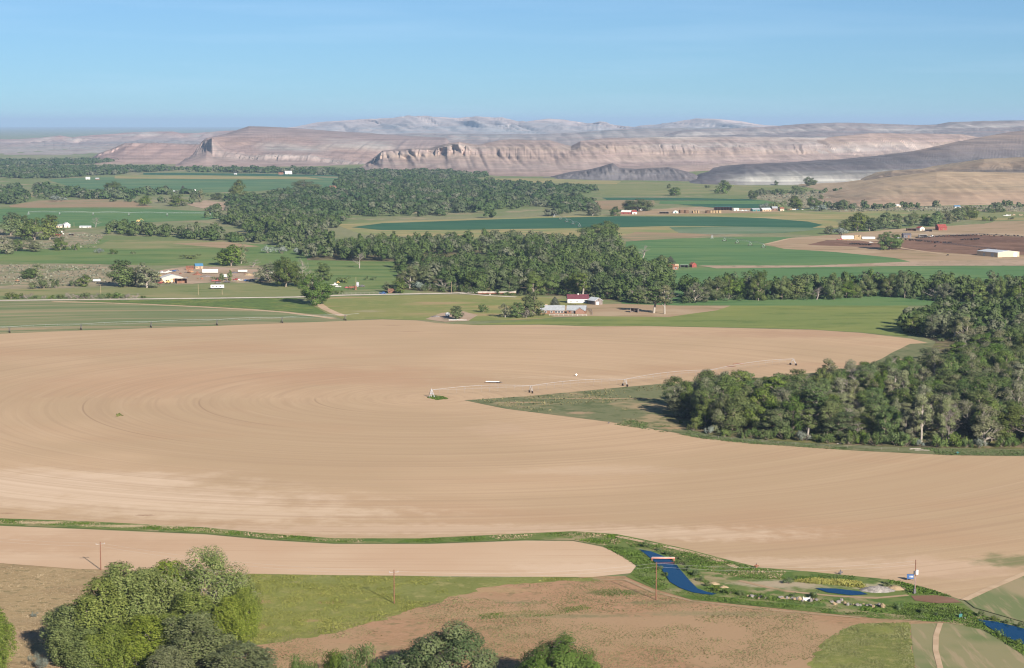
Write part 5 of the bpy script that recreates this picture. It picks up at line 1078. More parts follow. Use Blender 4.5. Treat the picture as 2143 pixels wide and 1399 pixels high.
def shed(name, label, px, w, d, h, rz=0.0, wall='brown_wood', roof='pale_roof', group=None, openf=True, cat='shed'):
    """lean-to with a sloped roof; posts and a dark open front"""
    o = thing(name, label, cat, W(*px), rz, group); m = MB(); t = .15
    m.box((0, d - t / 2, h * .42), (w, t, h * .84)); m.box((-w / 2 + t / 2, d / 2 - t / 2, h * .42), (t, d - t, h * .84)); m.box((w / 2 - t / 2, d / 2 - t / 2, h * .42), (t, d - t, h * .84))
    if not openf: m.box((0, t / 2, h * .45), (w - 2 * t - .01, t, h * .9))
    m.obj('wall', M[wall], o)
    MB().add([(-w / 2 - .3, -.5, h + .05), (w / 2 + .3, -.5, h + .05), (w / 2 + .3, d + .3, h * .86), (-w / 2 - .3, d + .3, h * .86), (-w / 2 - .3, -.5, h + .2), (w / 2 + .3, -.5, h + .2), (w / 2 + .3, d + .3, h * .86 + .15), (-w / 2 - .3, d + .3, h * .86 + .15)],
             [(0, 3, 2, 1), (4, 5, 6, 7), (0, 1, 5, 4), (1, 2, 6, 5), (2, 3, 7, 6), (3, 0, 4, 7)]).obj('roof', M[roof], o)
    if openf:
        for k in range(max(2, int(w / 4)) + 1): MB().box((-w / 2 + .15 + (w - .3) * k / max(2, int(w / 4)), .1, h / 2), (.18, .18, h)).obj('post', M['grey_wood'], o)
    else: pane(w * .2, .02, min(2.4, w * .3), h * .75, -.05).obj('door', M['grey_wood'], o)
    return o

# the farm by the riverside wood
house('farmhouse', 'long brown farmhouse with grey roof, white windows and stone chimney', 'house', (1156, 657.5), 16.5, 9, 2.7, 2.7, -.03, 'brown_wood', 'grey_roof',
      [(-6.6, .8, 1.4, 1.2), (-4.6, .8, 1.2, 1.2), (-.6, .9, 1.1, 1.1), (2.6, .8, 1.5, 1.2), (4.6, .8, 1.5, 1.2), (6.6, .8, 1.5, 1.2)], [(1.0, 1.0, 2.1)], chimney=(-4.2, 6.4, 3.4, 1.5, 'sandstone'), frame='white_paint')
g_ = house('garage', 'grey-roofed garage with brown front gable beside the farmhouse', 'garage', (1206, 657.0), 13.0, 9.5, 2.5, 2.6, -.10, 'brown_wood', 'grey_roof', [(-4.6, .9, 1.0, 1.0)], [(-2.2, 2.2, 2.1)], door_mat='grey_wood')
MB().add([(-.4, -2.2, 0), (5.6, -2.2, 0), (5.6, -2.2, 2.3), (2.6, -2.2, 4.1), (-.4, -2.2, 2.3), (-.4, -.02, 0), (5.6, -.02, 0), (5.6, -.02, 2.3), (2.6, -.02, 4.1), (-.4, -.02, 2.3)], [(0, 1, 6, 5), (1, 2, 7, 6), (4, 0, 5, 9), (4, 3, 2, 1, 0), (5, 6, 7, 8, 9)]).obj('porch', M['brick'], g_)
MB().add([(-1.0, -2.6, 2.0), (2.6, -2.6, 4.2), (6.2, -2.6, 2.0), (-1.0, 4.2, 2.0), (2.6, 4.2, 4.2), (6.2, 4.2, 2.0), (-1.0, -2.6, 2.25), (2.6, -2.6, 4.45), (6.2, -2.6, 2.25), (-1.0, 4.2, 2.25), (2.6, 4.2, 4.45), (6.2, 4.2, 2.25)],
         [(0, 1, 4, 3), (1, 2, 5, 4), (6, 9, 10, 7), (7, 10, 11, 8), (0, 3, 9, 6), (2, 8, 11, 5), (0, 6, 7, 1), (1, 7, 8, 2)]).obj('gable_roof', M['grey_roof'], g_)
house('barn', 'white barn with deep red roof behind the farmhouse', 'barn', (1210, 635), 15.5, 9, 3.3, 2.6, .05, 'white_paint', 'red_roof', [(-5.2, .7, 1.1, .6), (-.8, .7, 1.1, .6), (5.2, 1.6, 1.4, .8)], [(6.7, 1.2, 2.2)], cupola=0.3)
house('shed', 'weathered grey shed with pale gable roof beside the red-roofed barn', 'shed', (1253, 638.5), 6.5, 9.5, 3.0, 2.0, .55, 'grey_wood', 'pale_roof', [(0, 3.2, .8, .7)], [(-1.0, 2.2, 2.3)], ridge='y', door_mat='silver_paint')
shed('shed', 'small dark wooden shed alone on the tan farmyard', (1327, 655), 5.4, 4.5, 3.2, -.25, 'grey_wood', 'grey_wood', openf=True)
# bridge and cabin on the road
b_ = thing('road_bridge', 'low concrete road bridge with brown girder in front of the riverside wood', 'bridge', W(1040, 617), math.radians(3)); Lb = 80 * mpp(617)
MB().box((0, 3, 1.75), (Lb, 7, .35)).obj('deck', M['concrete'], b_); MB().box((0, -.35, 1.2), (Lb * .98, .3, .7)).obj('girder', M['rust'], b_)
MB().box((0, -.45, 2.25), (Lb, .12, .3)).obj('guard_rail', M['concrete'], b_)
for q in (-.18, .2): MB().box((q * Lb, 2.8, .4), (.9, 5.5, .82)).obj('pier', M['white_paint'], b_)
house('cabin', 'small brown log cabin beside the gravel road', 'cabin', (820, 614), 5.4, 5, 2.0, 1.1, .1, 'brown_wood', 'brown_wood', [(-1.5, .8, .7, .7)], [(.6, .9, 1.8)])
# junkyard farm
house('workshop', 'pale tan metal workshop with gable front in the junkyard', 'workshop', (361, 591.5), 17, 15, 3.6, 2.4, .30, 'cream', 'white_paint', [(-5, 1.2, 1.2, .9)], [(2.5, 4.2, 3.2)], ridge='y')
shed('shed', 'open-fronted shed with pale roof and brown side by the workshop', (381, 594), 8.5, 6, 4.4, .45, 'brown_wood', 'pale_roof')
house('house', 'tan house with blue roof at the back of the junkyard', 'house', (417, 563), 6.8, 6, 2.6, 1.8, .3, 'sandstone', 'blue_roof', [(-2, .9, .9, .9)], [(.8, 1.0, 2.0)])
house('shed', 'rust-red shed beside the blue-roofed house', 'shed', (397, 565), 6.5, 5, 2.2, 1.0, .1, 'rust', 'rust', [], [(1, 1.6, 1.8)])
# white farm, far left
gw = 'buildings of the white farm on the far left'
house('house', 'white farmhouse with steep white gable below the green circle field', 'house', (141, 476.5), 7.5, 9, 3.6, 2.6, .45, 'white_paint', 'white_paint', [(-2, 1.2, .9, 1.2), (2, 1.2, .9, 1.2)], [(0, 1.0, 2.1)], ridge='y', group=gw)
house('house', 'low grey-roofed house between the trees and white farmhouse', 'house', (121, 477), 10, 7, 2.6, 1.5, .05, 'cream', 'grey_roof', [(-3, .9, 1.2, 1), (2, .9, 1.2, 1)], [(0, 1, 2)], group=gw)
house('shed', 'white gabled shed standing next to the red-roofed barn', 'shed', (129, 492), 5.4, 5, 2.8, 1.8, .4, 'white_paint', 'white_paint', [(0, 2.8, .6, .6)], [(.5, 1.4, 2)], ridge='y', group=gw)
house('barn', 'long low barn with bright red roof on the white farm', 'barn', (115, 495.5), 12, 5, 1.6, 1.2, .03, 'brown_wood', 'red_barn', [(-3, .6, .9, .7)], [(2, 1.2, 1.5)], group=gw)
house('shed', 'tiny white shed behind the red-roofed barn', 'shed', (110, 489), 3.6, 3, 2.2, 1.2, .2, 'white_paint', 'white_paint', [], [(0, .9, 1.8)], group=gw)
shed('shed', 'dark low livestock shed beyond the white gabled shed', (149, 494), 5.6, 4, 2.2, .1, 'brown_wood', 'grey_roof', gw)
house('greenhouse', 'low pale blue-roofed greenhouse beside the white farmhouse', 'greenhouse', (178, 477), 14, 5, 1.4, .8, .02, 'white_paint', 'pale_roof', [(-4, .4, 2, .8), (3, .4, 2, .8)], [(6, .9, 1.3)], group=gw)
# farms far up the valley
gf = 'farm buildings far up the valley'
for px, w, d, wh, rh, wall, roof, lb in [((184, 376), 10, 8, 3.5, 2, 'white_paint', 'white_paint', 'white house under the far left wood'), ((203, 376.5), 8, 6, 2.6, 1.4, 'brick', 'pale_roof', 'brownish shed beside the white house under the far left wood'), ((100, 372), 9, 7, 3, 2, 'white_paint', 'pale_roof', 'white house at the edge of the far left trees'),
        ((604, 365), 18, 10, 5, 3, 'white_paint', 'white_paint', 'large white barn before the far wood'), ((588, 366), 12, 8, 3.4, 2, 'brick', 'rust', 'pinkish shed beside the large white far barn'), ((492, 366), 6, 5, 2.6, 1.4, 'white_paint', 'pale_roof', 'tiny pale house before the far wood'),
        ((722, 392), 11, 8, 3, 2, 'white_paint', 'pale_roof', 'white house in the clearing of the far wood'), ((748, 392), 6, 6, 3.2, 2.4, 'white_paint', 'white_paint', 'white gabled shed in the clearing of the far wood'), ((697, 394), 13, 7, 2.8, 1.6, 'brick', 'rust', 'reddish long shed in the clearing of the far wood'), ((734, 390.5), 6, 6, 5, 3, 'brown_wood', 'rust', 'tall brown barn in the clearing of the far wood'),
        ((369, 405), 11, 7, 3, 1.8, 'white_paint', 'pale_roof', 'white house among the dark conifers'), ((405, 403), 9, 7, 3.2, 2, 'white_paint', 'white_paint', 'white barn right of the dark conifers'), ((241, 398), 9, 5, 2.6, 1.2, 'white_paint', 'pale_roof', 'pale shed beside the round dark tree'),
        ((1339, 441), 8, 7, 3, 2, 'white_paint', 'pale_roof', 'white house under the broad dark trees'), ((1310, 449), 14, 8, 3.4, 2.2, 'red_barn', 'white_paint', 'red barn with white roof at the dark circle field'), ((1328, 449), 7, 7, 3.6, 2.2, 'white_paint', 'red_barn', 'white barn with red roof at the dark circle field'),
        ((1583, 443), 12, 8, 3, 1.6, 'teal', 'grey_roof', 'dark teal shed of the hay farm'), ((1605, 443), 15, 9, 3, 2, 'sandstone', 'pale_roof', 'pale roofed long shed of the hay farm'), ((1622, 441), 8, 7, 3.4, 2.4, 'brick', 'grey_roof', 'purplish house of the hay farm'), ((1637, 442), 6, 6, 3.4, 2, 'cream', 'rust', 'cream house of the hay farm'), ((1541, 442), 8, 5, 3.2, 1, 'white_paint', 'white_paint', 'white shed beside the blue-roofed hay barn'), ((1610, 385), 14, 6, 3, 1.4, 'white_paint', 'white_paint', 'white shed in front of the pale clay bank'), ((1880, 434), 9, 5, 2.6, 1.4, 'cream', 'pale_roof', 'pale cabin in the scrub under the tan hill'), ((2004, 436), 9, 6, 2.6, 1.4, 'white_paint', 'blue_roof', 'blue-roofed house behind the red barn trees')]:
    house('barn' if 'barn' in lb else ('shed' if 'shed' in lb else 'house'), lb, 'barn' if 'barn' in lb else ('shed' if 'shed' in lb else 'house'), px, w, d, wh, rh, rng.uniform(-.3, .4), wall, roof, [(-w * .28, 1, 1.2, 1.1), (w * .28, 1, 1.2, 1.1)], [(0, 1.4, 2.1)], group=gf)
shed('hay_barn', 'long open hay barn with dark blue roof behind the haystacks', (1514, 441), 26, 12, 5.4, .02, 'brown_wood', 'blue_roof', gf, cat='barn')
shed('shed', 'long dark shed left of the haystacks', (1390, 448), 13, 6, 3, .02, 'grey_wood', 'grey_roof', gf)
q = thing('quonset_hut', 'small arched white hut left of the haystacks', 'hut', W(1414, 447), 0, gf); an = np.linspace(0, math.pi, 13)
MB().prism([(4 * math.cos(a), 4 * math.sin(a)) for a in an], 0, 9).obj('shell', M['white_paint'], q); MB().box((0, -.05, 1.3), (2.4, .08, 2.6)).obj('door', M['teal'], q)
# red-roofed house at the green field
h_ = house('house', 'low red-brown house with white trim at the green field corner', 'house', (1405, 565), 12.5, 8, 2.6, 2.0, .12, 'brick', 'rust', [(-4, .8, 1, 1.3), (-1.8, .8, 1, 1.3), (4, .8, 1.4, 1.2)], [(1.2, 1.1, 2)], frame='white_paint')
MB().box((5.2, 4.0, 3.2), (3.6, 5, 3.2)).obj('tan_wing', M['sandstone'], h_)
shed('carport', 'open grey-roofed carport beside the red-brown house', (1432, 561), 7, 5, 2.6, .05, 'grey_wood', 'pale_roof', cat='carport')
house('shed', 'small red shed at the end of the dirt lane', 'shed', (1453, 560), 4.8, 4.5, 2.6, 1.6, .5, 'red_barn', 'rust', [(-1.2, 1, .6, .6)], [(.8, 1, 2)], ridge='y')
# feedlot farm
o_ = house('metal_building', 'large tan metal building with pale roof at the feedlot corner', 'building', (2088, 539.3), 27, 31, 4.6, 1.5, math.radians(27), 'tan_metal', 'pale_roof', [], [(8.5, 4.2, 4.0)], ridge='y', eave=.2, door_mat='white_plastic', side_doors=((8, 4, 3.6), (20, 3, 3.2)))
o_.location = tuple(Vector(o_.location) + Vector((13.5 * math.cos(math.radians(27)), 13.5 * math.sin(math.radians(27)), 0)))
gr = 'buildings around the feedlot'
house('barn', 'bright red barn with gambrel-like roof under the grey tree', 'barn', (1973, 482.5), 11, 9, 3.6, 3.4, .25, 'red_barn', 'red_barn', [(-3, 1, 1, 1)], [(1, 2.4, 2.8)], group=gr)
house('shed', 'red-roofed white shed left of the bright red barn', 'shed', (1930, 483), 7.5, 7, 3, 1.8, .5, 'white_paint', 'red_barn', [(-1.5, 1, .9, .9)], [(1, 1.6, 2.2)], ridge='y', group=gr)
shed('shed', 'long dark cattle shed farthest left of the red buildings', (1908, 484), 11, 6, 3.2, .02, 'brown_wood', 'grey_wood', gr)
shed('shed', 'dark cattle shed with white end between red shed and red barn', (1944, 485.5), 8, 5, 3, .05, 'grey_wood', 'grey_roof', gr)
house('shed', 'black metal shed behind the large feedlot tree', 'shed', (1899, 498), 9, 8, 3.4, 1.6, .1, 'dark_steel', 'dark_steel', [(-2, 1.2, .9, .8)], [(1.5, 2.2, 2.6)], group=gr)
shed('shed', 'pale blue roofed loading shed beside the cattle pens', (1932, 498), 9, 5, 3.4, .03, 'white_paint', 'pale_roof', gr)
# ------------------------------------------------------------------ haystacks
def stack(label, px, w, d, h, rz, mat, group, nb=(4, 2, 3), cover=None):
    """large square bales piled in courses"""
    o = thing('haystack', label, 'haystack', W(*px), rz, group); m = MB(); r = random.Random(sum(map(ord, label)) % 999)
    bx, by, bz = w / nb[0], d / nb[1], h / nb[2]
    for i in range(nb[0]):
        for j in range(nb[1]):
            for k in range(nb[2]):
                if k == nb[2] - 1 and r.random() < .12 and not cover: continue
                m.box((-w / 2 + bx * (i + .5) + r.uniform(-.06, .06), by * (j + .5) + r.uniform(-.06, .06), bz * (k + .5)), (bx * .95, by * .95, bz * .97))
    m.obj('bale_stack', M[mat], o)['kind'] = 'stuff'
    if cover: MB().add([(-w / 2 - .1, -.12, h * .25), (w / 2 + .1, -.12, h * .25), (w / 2 + .1, -.12, h + .1), (-w / 2 - .1, -.12, h + .1), (-w / 2 - .1, d + .1, h * .25), (w / 2 + .1, d + .1, h * .25), (w / 2 + .1, d + .1, h + .1), (-w / 2 - .1, d + .1, h + .1)], [(0, 1, 2, 3), (7, 6, 5, 4), (3, 2, 6, 7), (0, 3, 7, 4), (1, 5, 6, 2)]).obj('cover', M[cover], o)
    return o
gh = 'haystacks of the far farms'
stack('long white-covered haystack left of the brown stack at the feedlot', (1774, 502), 13.5, 5, 4.2, .03, 'hay', gh, (6, 2, 3), 'white_plastic')
stack('uncovered brown haystack between two white-covered stacks', (1795, 502), 7.5, 5, 5, .02, 'hay', gh)
stack('low white-covered haystack right of the brown stack', (1818, 501), 14, 5, 2.4, -.04, 'hay', gh, (6, 2, 2), 'white_plastic')
for i, (x, w_, mt, lb) in enumerate([(1428, 6, 'dark_hay', 'dark old haystack nearest the arched hut'), (1438, 5, 'dark_hay', 'dark old haystack beside the first tan stack'), (1452, 2.2, 'hay', 'narrow tan haystack, first of the upright three'), (1457, 2.2, 'hay', 'narrow tan haystack, second of the upright three'), (1462, 2.2, 'hay', 'narrow tan haystack, third of the upright three'), (1482, 4.5, 'dark_hay', 'dark haystack in front of the blue-roofed hay barn'), (1489, 3, 'hay', 'tan haystack, first right of the dark one by the hay barn'), (1495, 3, 'hay', 'tan haystack, second right of the dark one by the hay barn'), (1501, 3, 'hay', 'tan haystack, third right of the dark one by the hay barn'), (1507, 3.4, 'hay', 'tan haystack, last of the row by the hay barn')]):
    stack(lb, (x, 447 - .2 * (i > 4)), w_, 10, 4 if w_ < 5 else 4.6, .1, mt, gh, (2 if w_ < 4 else 3, 4, 3))

# ------------------------------------------------------------------ vehicles
def car(label, px, rz, paint, kind='car', group=None, cat=None):
    L, Wd = {'car': (4.5, 1.8), 'pickup': (5.4, 1.95), 'van': (5.6, 2.0), 'truck': (7.5, 2.4)}[kind]
    o = thing('parked_' + kind, label, cat or kind, W(*px), rz, group)
    x = L / 2
    prof = {'car': [(-x, .35), (x, .35), (x, .75), (x - .9, .9), (x * .3, 1.0), (x * .08, 1.45), (-x * .55, 1.45), (-x * .85, 1.0), (-x, .9)],
            'pickup': [(-x, .5), (x, .5), (x, 1.0), (x - 1.2, 1.1), (x * .35, 1.8), (-x * .12, 1.8), (-x * .16, 1.1), (-x, 1.1)],
            'van': [(-x, .4), (x, .4), (x, 1.0), (x - .9, 1.2), (x * .5, 2.1), (-x, 2.1)],
            'truck': [(-x, .7), (x, .7), (x, 1.5), (x - 1.2, 1.6), (x * .6, 2.6), (x * .2, 2.6), (x * .18, 1.3), (-x, 1.2)]}[kind]
    MB().prism(prof, -Wd / 2, Wd / 2).obj('body', M[paint], o)
    zt = max(z for _, z in prof)
    a, b = (.04, .5) if kind == 'car' else ((-.1, .34) if kind == 'pickup' else ((.22, .6) if kind == 'truck' else (-.9, .5)))
    for s in (-1, 1): MB().box((x * (a + b) / 2 - (.2 if kind == 'car' else 0), s * (Wd / 2 + .01), zt - .32), (x * (b - a) * (1.6 if kind == 'car' else .8), .04, .36)).obj('window', M['glass'], o)
    wr = .34 if kind == 'car' else .42
    for sx in (-.62, .62):
        for s in (-1, 1): MB().tube([(sx * x, s * (Wd / 2 - .2), wr), (sx * x, s * (Wd / 2 + .03), wr)], wr, 10).obj('wheel', M['tyre'], o)
    return o

def box_trailer(label, px, rz, L, Hh, paint, group=None, name='box_trailer', wins=()):
    o = thing(name, label, 'trailer', W(*px), rz, group)
    body = MB().prism([(-L / 2, .9), (L / 2, .9), (L / 2, Hh - .15), (L / 2 - .2, Hh), (-L / 2 + .1, Hh), (-L / 2, Hh - .1)], -1.2, 1.2).obj('body', M[paint], o)
    for wx in wins: MB().box((wx, -1.22, Hh * .6), (1.1, .05, .6)).obj('window', M['glass'], o)
    for sx in (-L * .28, -L * .28 - 1.1):
        for s in (-1, 1): MB().tube([(sx, s * .85, .45), (sx, s * 1.15, .45)], .45, 10).obj('wheel', M['tyre'], o)
    MB().box((L / 2 + .7, 0, .75), (1.5, .2, .2)).obj('hitch', M['dark_steel'], o)
    return o
gj = 'vehicles parked in the junkyard'
for i, (x, y, p_, k, lb) in enumerate([(338, 572, 'silver_paint', 'pickup', 'silver pickup at the end of the junkyard row'), (346, 573, 'white_paint', 'pickup', 'white pickup second in the junkyard row'), (355, 570, 'white_paint', 'car', 'white car in the middle of the junkyard row'), (363, 569, 'blue_paint', 'car', 'dark blue car near the middle of the junkyard row'), (370, 568, 'dark_steel', 'car', 'dark car closing the junkyard row'), (452, 590, 'red_paint', 'truck', 'red truck beside the small junkyard tree'), (494, 587, 'red_paint', 'pickup', 'red pickup right of the slim junkyard tree'), (503, 588, 'white_paint', 'car', 'white car behind the red junkyard pickup'), (475, 592, 'dark_steel', 'pickup', 'black pickup under the slim junkyard tree'), (456, 594, 'dark_steel', 'car', 'black car in front of the red truck'), (527, 588, 'dark_steel', 'car', 'grey wreck nearest the dark massive tree'), (516, 589, 'blue_paint', 'car', 'blue wreck beside the grey wreck'), (565, 573, 'white_paint', 'van', 'white van half hidden by the twiggy tree'), (334, 594, 'red_paint', 'car', 'dark red wreck in front of the workshop')]):
    car(lb, (x, y), [.2, -.3, .1, 2.9, .4][i % 5], p_, k, gj)
box_trailer('long white box trailer standing in the junkyard', (440, 573), .02, 13.5, 3.9, 'white_paint')
box_trailer('flat white trailer at the far end of the junkyard', (508, 571), .05, 8, 2.4, 'white_paint')
box_trailer('white trailer between the two small junkyard trees', (473, 582), .4, 6, 3.0, 'white_paint')
box_trailer('white camper trailer parked alone on the olive pasture', (455, 605), .12, 10.5, 3.3, 'white_paint', name='camper_trailer', wins=(-3.4, -.8, 2.2))
box_trailer('grey stock trailer on the sage flat beside the round tree', (203, 591), .05, 6, 2.4, 'silver_paint')
gx = 'vehicles parked at the other farms'
for i, (x, y, p_, k, lb) in enumerate([(697, 599, 'white_paint', 'truck', 'white truck of the small junk farm behind the lone cottonwood'), (708, 602, 'white_paint', 'car', 'white car beside the white truck of the small junk farm'), (727, 604, 'red_paint', 'car', 'red wreck of the small junk farm'), (740, 604, 'rust', 'pickup', 'rusty pickup of the small junk farm'), (757, 601, 'dark_steel', 'pickup', 'dark pickup at the lane of the small junk farm'), (801, 616, 'blue_paint', 'pickup', 'dark blue pickup beside the log cabin'), (2104, 453, 'white_paint', 'truck', 'white truck first in the row on the dry slope'), (2111, 452.5, 'white_paint', 'van', 'white van second in the row on the dry slope'), (2119, 452, 'sandstone', 'truck', 'tan truck third in the row on the dry slope'), (2137, 452, 'sandstone', 'van', 'tan van last in the row on the dry slope'), (1551, 443, 'white_paint', 'truck', 'white truck beside the blue-roofed hay barn'), (1563, 443, 'silver_paint', 'truck', 'silver truck among the hay farm machines'), (1652, 441, 'orange_paint', 'truck', 'orange truck at the hay farm row'), (1662, 440.5, 'white_paint', 'van', 'white van at the hay farm row'), (1670, 440, 'blue_paint', 'car', 'blue car at the hay farm row'), (1678, 440, 'white_paint', 'car', 'white car ending the hay farm row'), (1757, 503, 'red_paint', 'truck', 'dark red truck left of the white-covered hay'), (1823, 509, 'white_paint', 'car', 'white car on the dirt before the white-covered hay'), (1948, 497, 'white_paint', 'truck', 'white truck beside the loading shed'), (1880, 500, 'silver_paint', 'pickup', 'pale pickup at the black metal shed'), (75, 489, 'white_paint', 'car', 'white car under the trees of the white farm')]):
    car(lb, (x, y), [.1, -.3, .3, 2.8][i % 4], p_, k, gx)

def loader(name, label, px, rz, paint, boom=True, sc=1.0):
    o = thing(name, label, 'machine', W(*px), rz); o.scale = (sc,) * 3
    MB().prism([(-2.2, .9), (1.6, .9), (1.6, 1.7), (.4, 1.9), (.3, 3.0), (-.9, 3.0), (-1.0, 2.0), (-2.2, 1.8)], -.9, .9).obj('body', M[paint], o)
    MB().box((-.3, -.92, 2.5), (.9, .05, .7)).obj('cab_window', M['glass'], o)
    for sx in (-1.3, 1.2):
        for s in (-1, 1): MB().tube([(sx, s * .8, .7), (sx, s * 1.25, .7)], .7, 12).obj('wheel', M['tyre'], o)
    if boom:
        a = MB().tube([(.6, 0, 1.9), (2.4, 0, 3.6), (4.2, 0, 2.6), (4.6, 0, 1.2)], [.28, .24, .2, .16], 6).obj('boom', M[paint], o)
        MB().prism([(4.2, .3), (5.2, .2), (5.3, .9), (4.5, 1.3)], -.6, .6).obj('bucket', M['dark_steel'], a)
    return o
loader('excavator', 'yellow excavator beside the white farm trees below the circle field', (290, 466), .25, 'yellow_paint', True, 1.35)
loader('loader', 'yellow loader in front of the pale workshop', (353, 594), .1, 'yellow_paint'); loader('tractor', 'orange tractor left of the yellow loader', (339, 593), .5, 'orange_paint', False)
loader('loader', 'orange machine among the scrap behind the workshop', (395, 572), 2.6, 'orange_paint', True, .8); loader('loader', 'yellow machine standing at the workshop corner', (336, 581), 1.2, 'yellow_paint', False, .8)
loader('tractor', 'small ochre machine on the sage flat at the dirt lane', (37, 590), .4, 'orange_paint', False, .8); loader('loader', 'yellow machine behind the small junk farm', (707, 594), 2.8, 'yellow_paint', False, .7)
# scrap heaps and tanks
def tank(label, px, R, L, mat, horizontal=True, rz=0, group=None):
    o = thing('storage_tank', label, 'tank', W(*px), rz, group); n = 14
    if horizontal:
        MB().tube([(-L / 2, 0, R + .5), (-L / 2 + .25, 0, R + .5), (L / 2 - .25, 0, R + .5), (L / 2, 0, R + .5)], [R * .7, R, R, R * .7], n).obj('shell', M[mat], o, True)
        for s in (-.3, .3): MB().box((s * L, 0, .35), (.25, R * 1.4, .7)).obj('cradle', M['dark_steel'], o)
    else:
        MB().tube([(0, 0, 0), (0, 0, L), (0, 0, L + R * .4)], [R, R, R * .15], n).obj('shell', M[mat], o); MB().box((0, -R, L * .3), (.5, .15, .6)).obj('hatch', M['dark_steel'], o)
    return o
tank('white round tank on the dirt mound beside the small dense tree', (937, 664), 1.3, 3.0, 'white_plastic', True, 1.2); tank('silver upright tank of the small junk farm', (748, 600), 1.3, 3.2, 'galv', False); tank('rusty tank lying at the small junk farm', (734, 606), 1.0, 3.2, 'rust', True, .3); tank('tall pale tank beside the fenced log cabin', (744, 607), .9, 3.0, 'rust', False)
def heap(name, label, cat, px, w, d, h, mat, seed, rz=0, group=None):
    r = np.random.default_rng(seed); n, k = 28, 9; V = []
    for i in range(k + 1):
        t = i / k
        for j in range(n):
            a = 2 * math.pi * j / n; q = (1 - t) ** .8 * (1 + .28 * (fbm(np.array([math.cos(a) * 1.3 + seed]), np.array([math.sin(a) * 1.3]), seed)[0] - .5) * 2)
            V.append((w / 2 * q * math.cos(a), d / 2 * q * math.sin(a), h * (t ** .9) * (1 + r.normal(0, .05)) - .05))
    f = [(i * n + j, i * n + (j + 1) % n, (i + 1) * n + (j + 1) % n, (i + 1) * n + j) for i in range(k) for j in range(n)]
    me = MB().add(V, f).mesh(name, M[mat], True); o = thing(name, label, cat, W(*px), rz, group, me); return o
for x, y, w, h, mt, lb in [(413, 576, 10, 2.0, 'rust', 'rusty scrap heap before the long white box trailer'), (432, 580, 12, 1.6, 'grey_wood', 'grey scrap heap beside the rusty one in the junkyard'), (400, 570, 6, 1.8, 'orange_paint', 'orange scrap heap behind the junkyard row'), (520, 577, 9, 2.2, 'tan_rock', 'tan earth heap near the flat white trailer'), (490, 572, 8, 1.4, 'dark_steel', 'dark scrap heap by the flat white trailer'), (912, 664, 9, 1.2, 'rock', 'pale rubble heap left of the white round tank')]:
    heap('scrap_heap' if 'scrap' in lb else 'earth_heap', lb, 'heap', (x, y), w, w * .6, h, mt, int(x))

r = np.random.default_rng(44)
for i in range(26):
    x, y = r.uniform(336, 540), r.uniform(566, 592)
    if abs(x - 361) < 26 and y > 574: continue
    mt = ['rust', 'grey_wood', 'dark_steel', 'tan_rock', 'silver_paint', 'brown_wood'][i % 6]
    heap('scrap_heap', f'low {["rusty", "grey", "dark", "tan", "silvery", "brown"][i % 6]} scrap heap lying about in the junkyard', 'heap', (x, y), r.uniform(2, 5), r.uniform(2, 3.5), r.uniform(.6, 1.5), mt, 60 + i, r.uniform(0, 3), f'{["rusty", "grey", "dark", "tan", "silvery", "brown"][i % 6]} scrap of the junkyard')
# ------------------------------------------------------------------ cattle in the feedlot
def cow_mesh():
    me = bpy.data.meshes.new('cow'); v = [(-.75, 0, 1.15), (0, 0, 1.1), (.65, 0, 1.18), (1.05, 0, 1.35), (1.4, 0, 1.2), (-.7, .22, .6), (-.72, .22, 0.02), (-.7, -.22, .6), (-.72, -.22, 0.02), (.6, .2, .6), (.62, .2, 0.02), (.6, -.2, .6), (.62, -.2, .02), (-1.0, 0, .95), (-1.02, 0, .55)]
    e = [(0, 1), (1, 2), (2, 3), (3, 4), (0, 5), (5, 6), (0, 7), (7, 8), (2, 9), (9, 10), (2, 11), (11, 12), (0, 13), (13, 14)]
    me.from_pydata(v, e, []); o = link(bpy.data.objects.new('cow', me)); o.modifiers.new('skin', 'SKIN')
    rr = [.36, .40, .36, .20, .13, .13, .07, .13, .07, .12, .07, .12, .07, .05, .04]
    for q, r_ in zip(me.skin_vertices[0].data, rr): q.radius = (r_, r_)
    me.skin_vertices[0].data[1].use_root = True
    dg = bpy.context.evaluated_depsgraph_get(); m2 = bpy.data.meshes.new_from_object(o.evaluated_get(dg)); bpy.data.objects.remove(o); m2.name = 'cow'; return m2
cm = cow_mesh(); cm.materials.append(M['black']); cb = cm.copy(); cb.materials.clear(); cb.materials.append(M['brown_hide'])
r = np.random.default_rng(5)
spots = [(x, np.interp(x, [1918, 1990, 2045], [499.5, 495.5, 494.0]) + r.normal(0, .35), 'in the herd along the upper pen fence') for x in np.linspace(1918, 2044, 40)]
spots += [(x + r.normal(0, 1.5), 503.5 - (x - 2012) * .035 + r.normal(0, .35), 'in the tight bunch in the middle of the pen') for x in np.linspace(2012, 2047, 18)]
spots += [(x + r.normal(0, 2), np.interp(x, [1885, 1965], [502.5, 509.5]) + r.normal(0, .5), 'strung along the dividing fence of the pen') for x in np.linspace(1888, 1990, 22)]
spots += [(x, 512 + (x - 1780) * .05 + r.normal(0, .4), 'in the shade left of the large feedlot tree') for x in np.linspace(1780, 1822, 14)]
spots += [(x + r.normal(0, 3), 493 + (x - 2050) * .04 + r.normal(0, 1), 'scattered on the tan ground beyond the pen') for x in np.linspace(2052, 2138, 14)]
for i, (x, y, lb) in enumerate(spots):
    brown = r.random() < .12
    o = thing('cow', ('brown' if brown else 'black') + ' cow ' + lb, 'cow', W(x, y), r.uniform(0, 6.28), 'cattle ' + lb + (', brown' if brown else ', black'), cb if brown else cm)
    o.scale = (1.1,) * 3
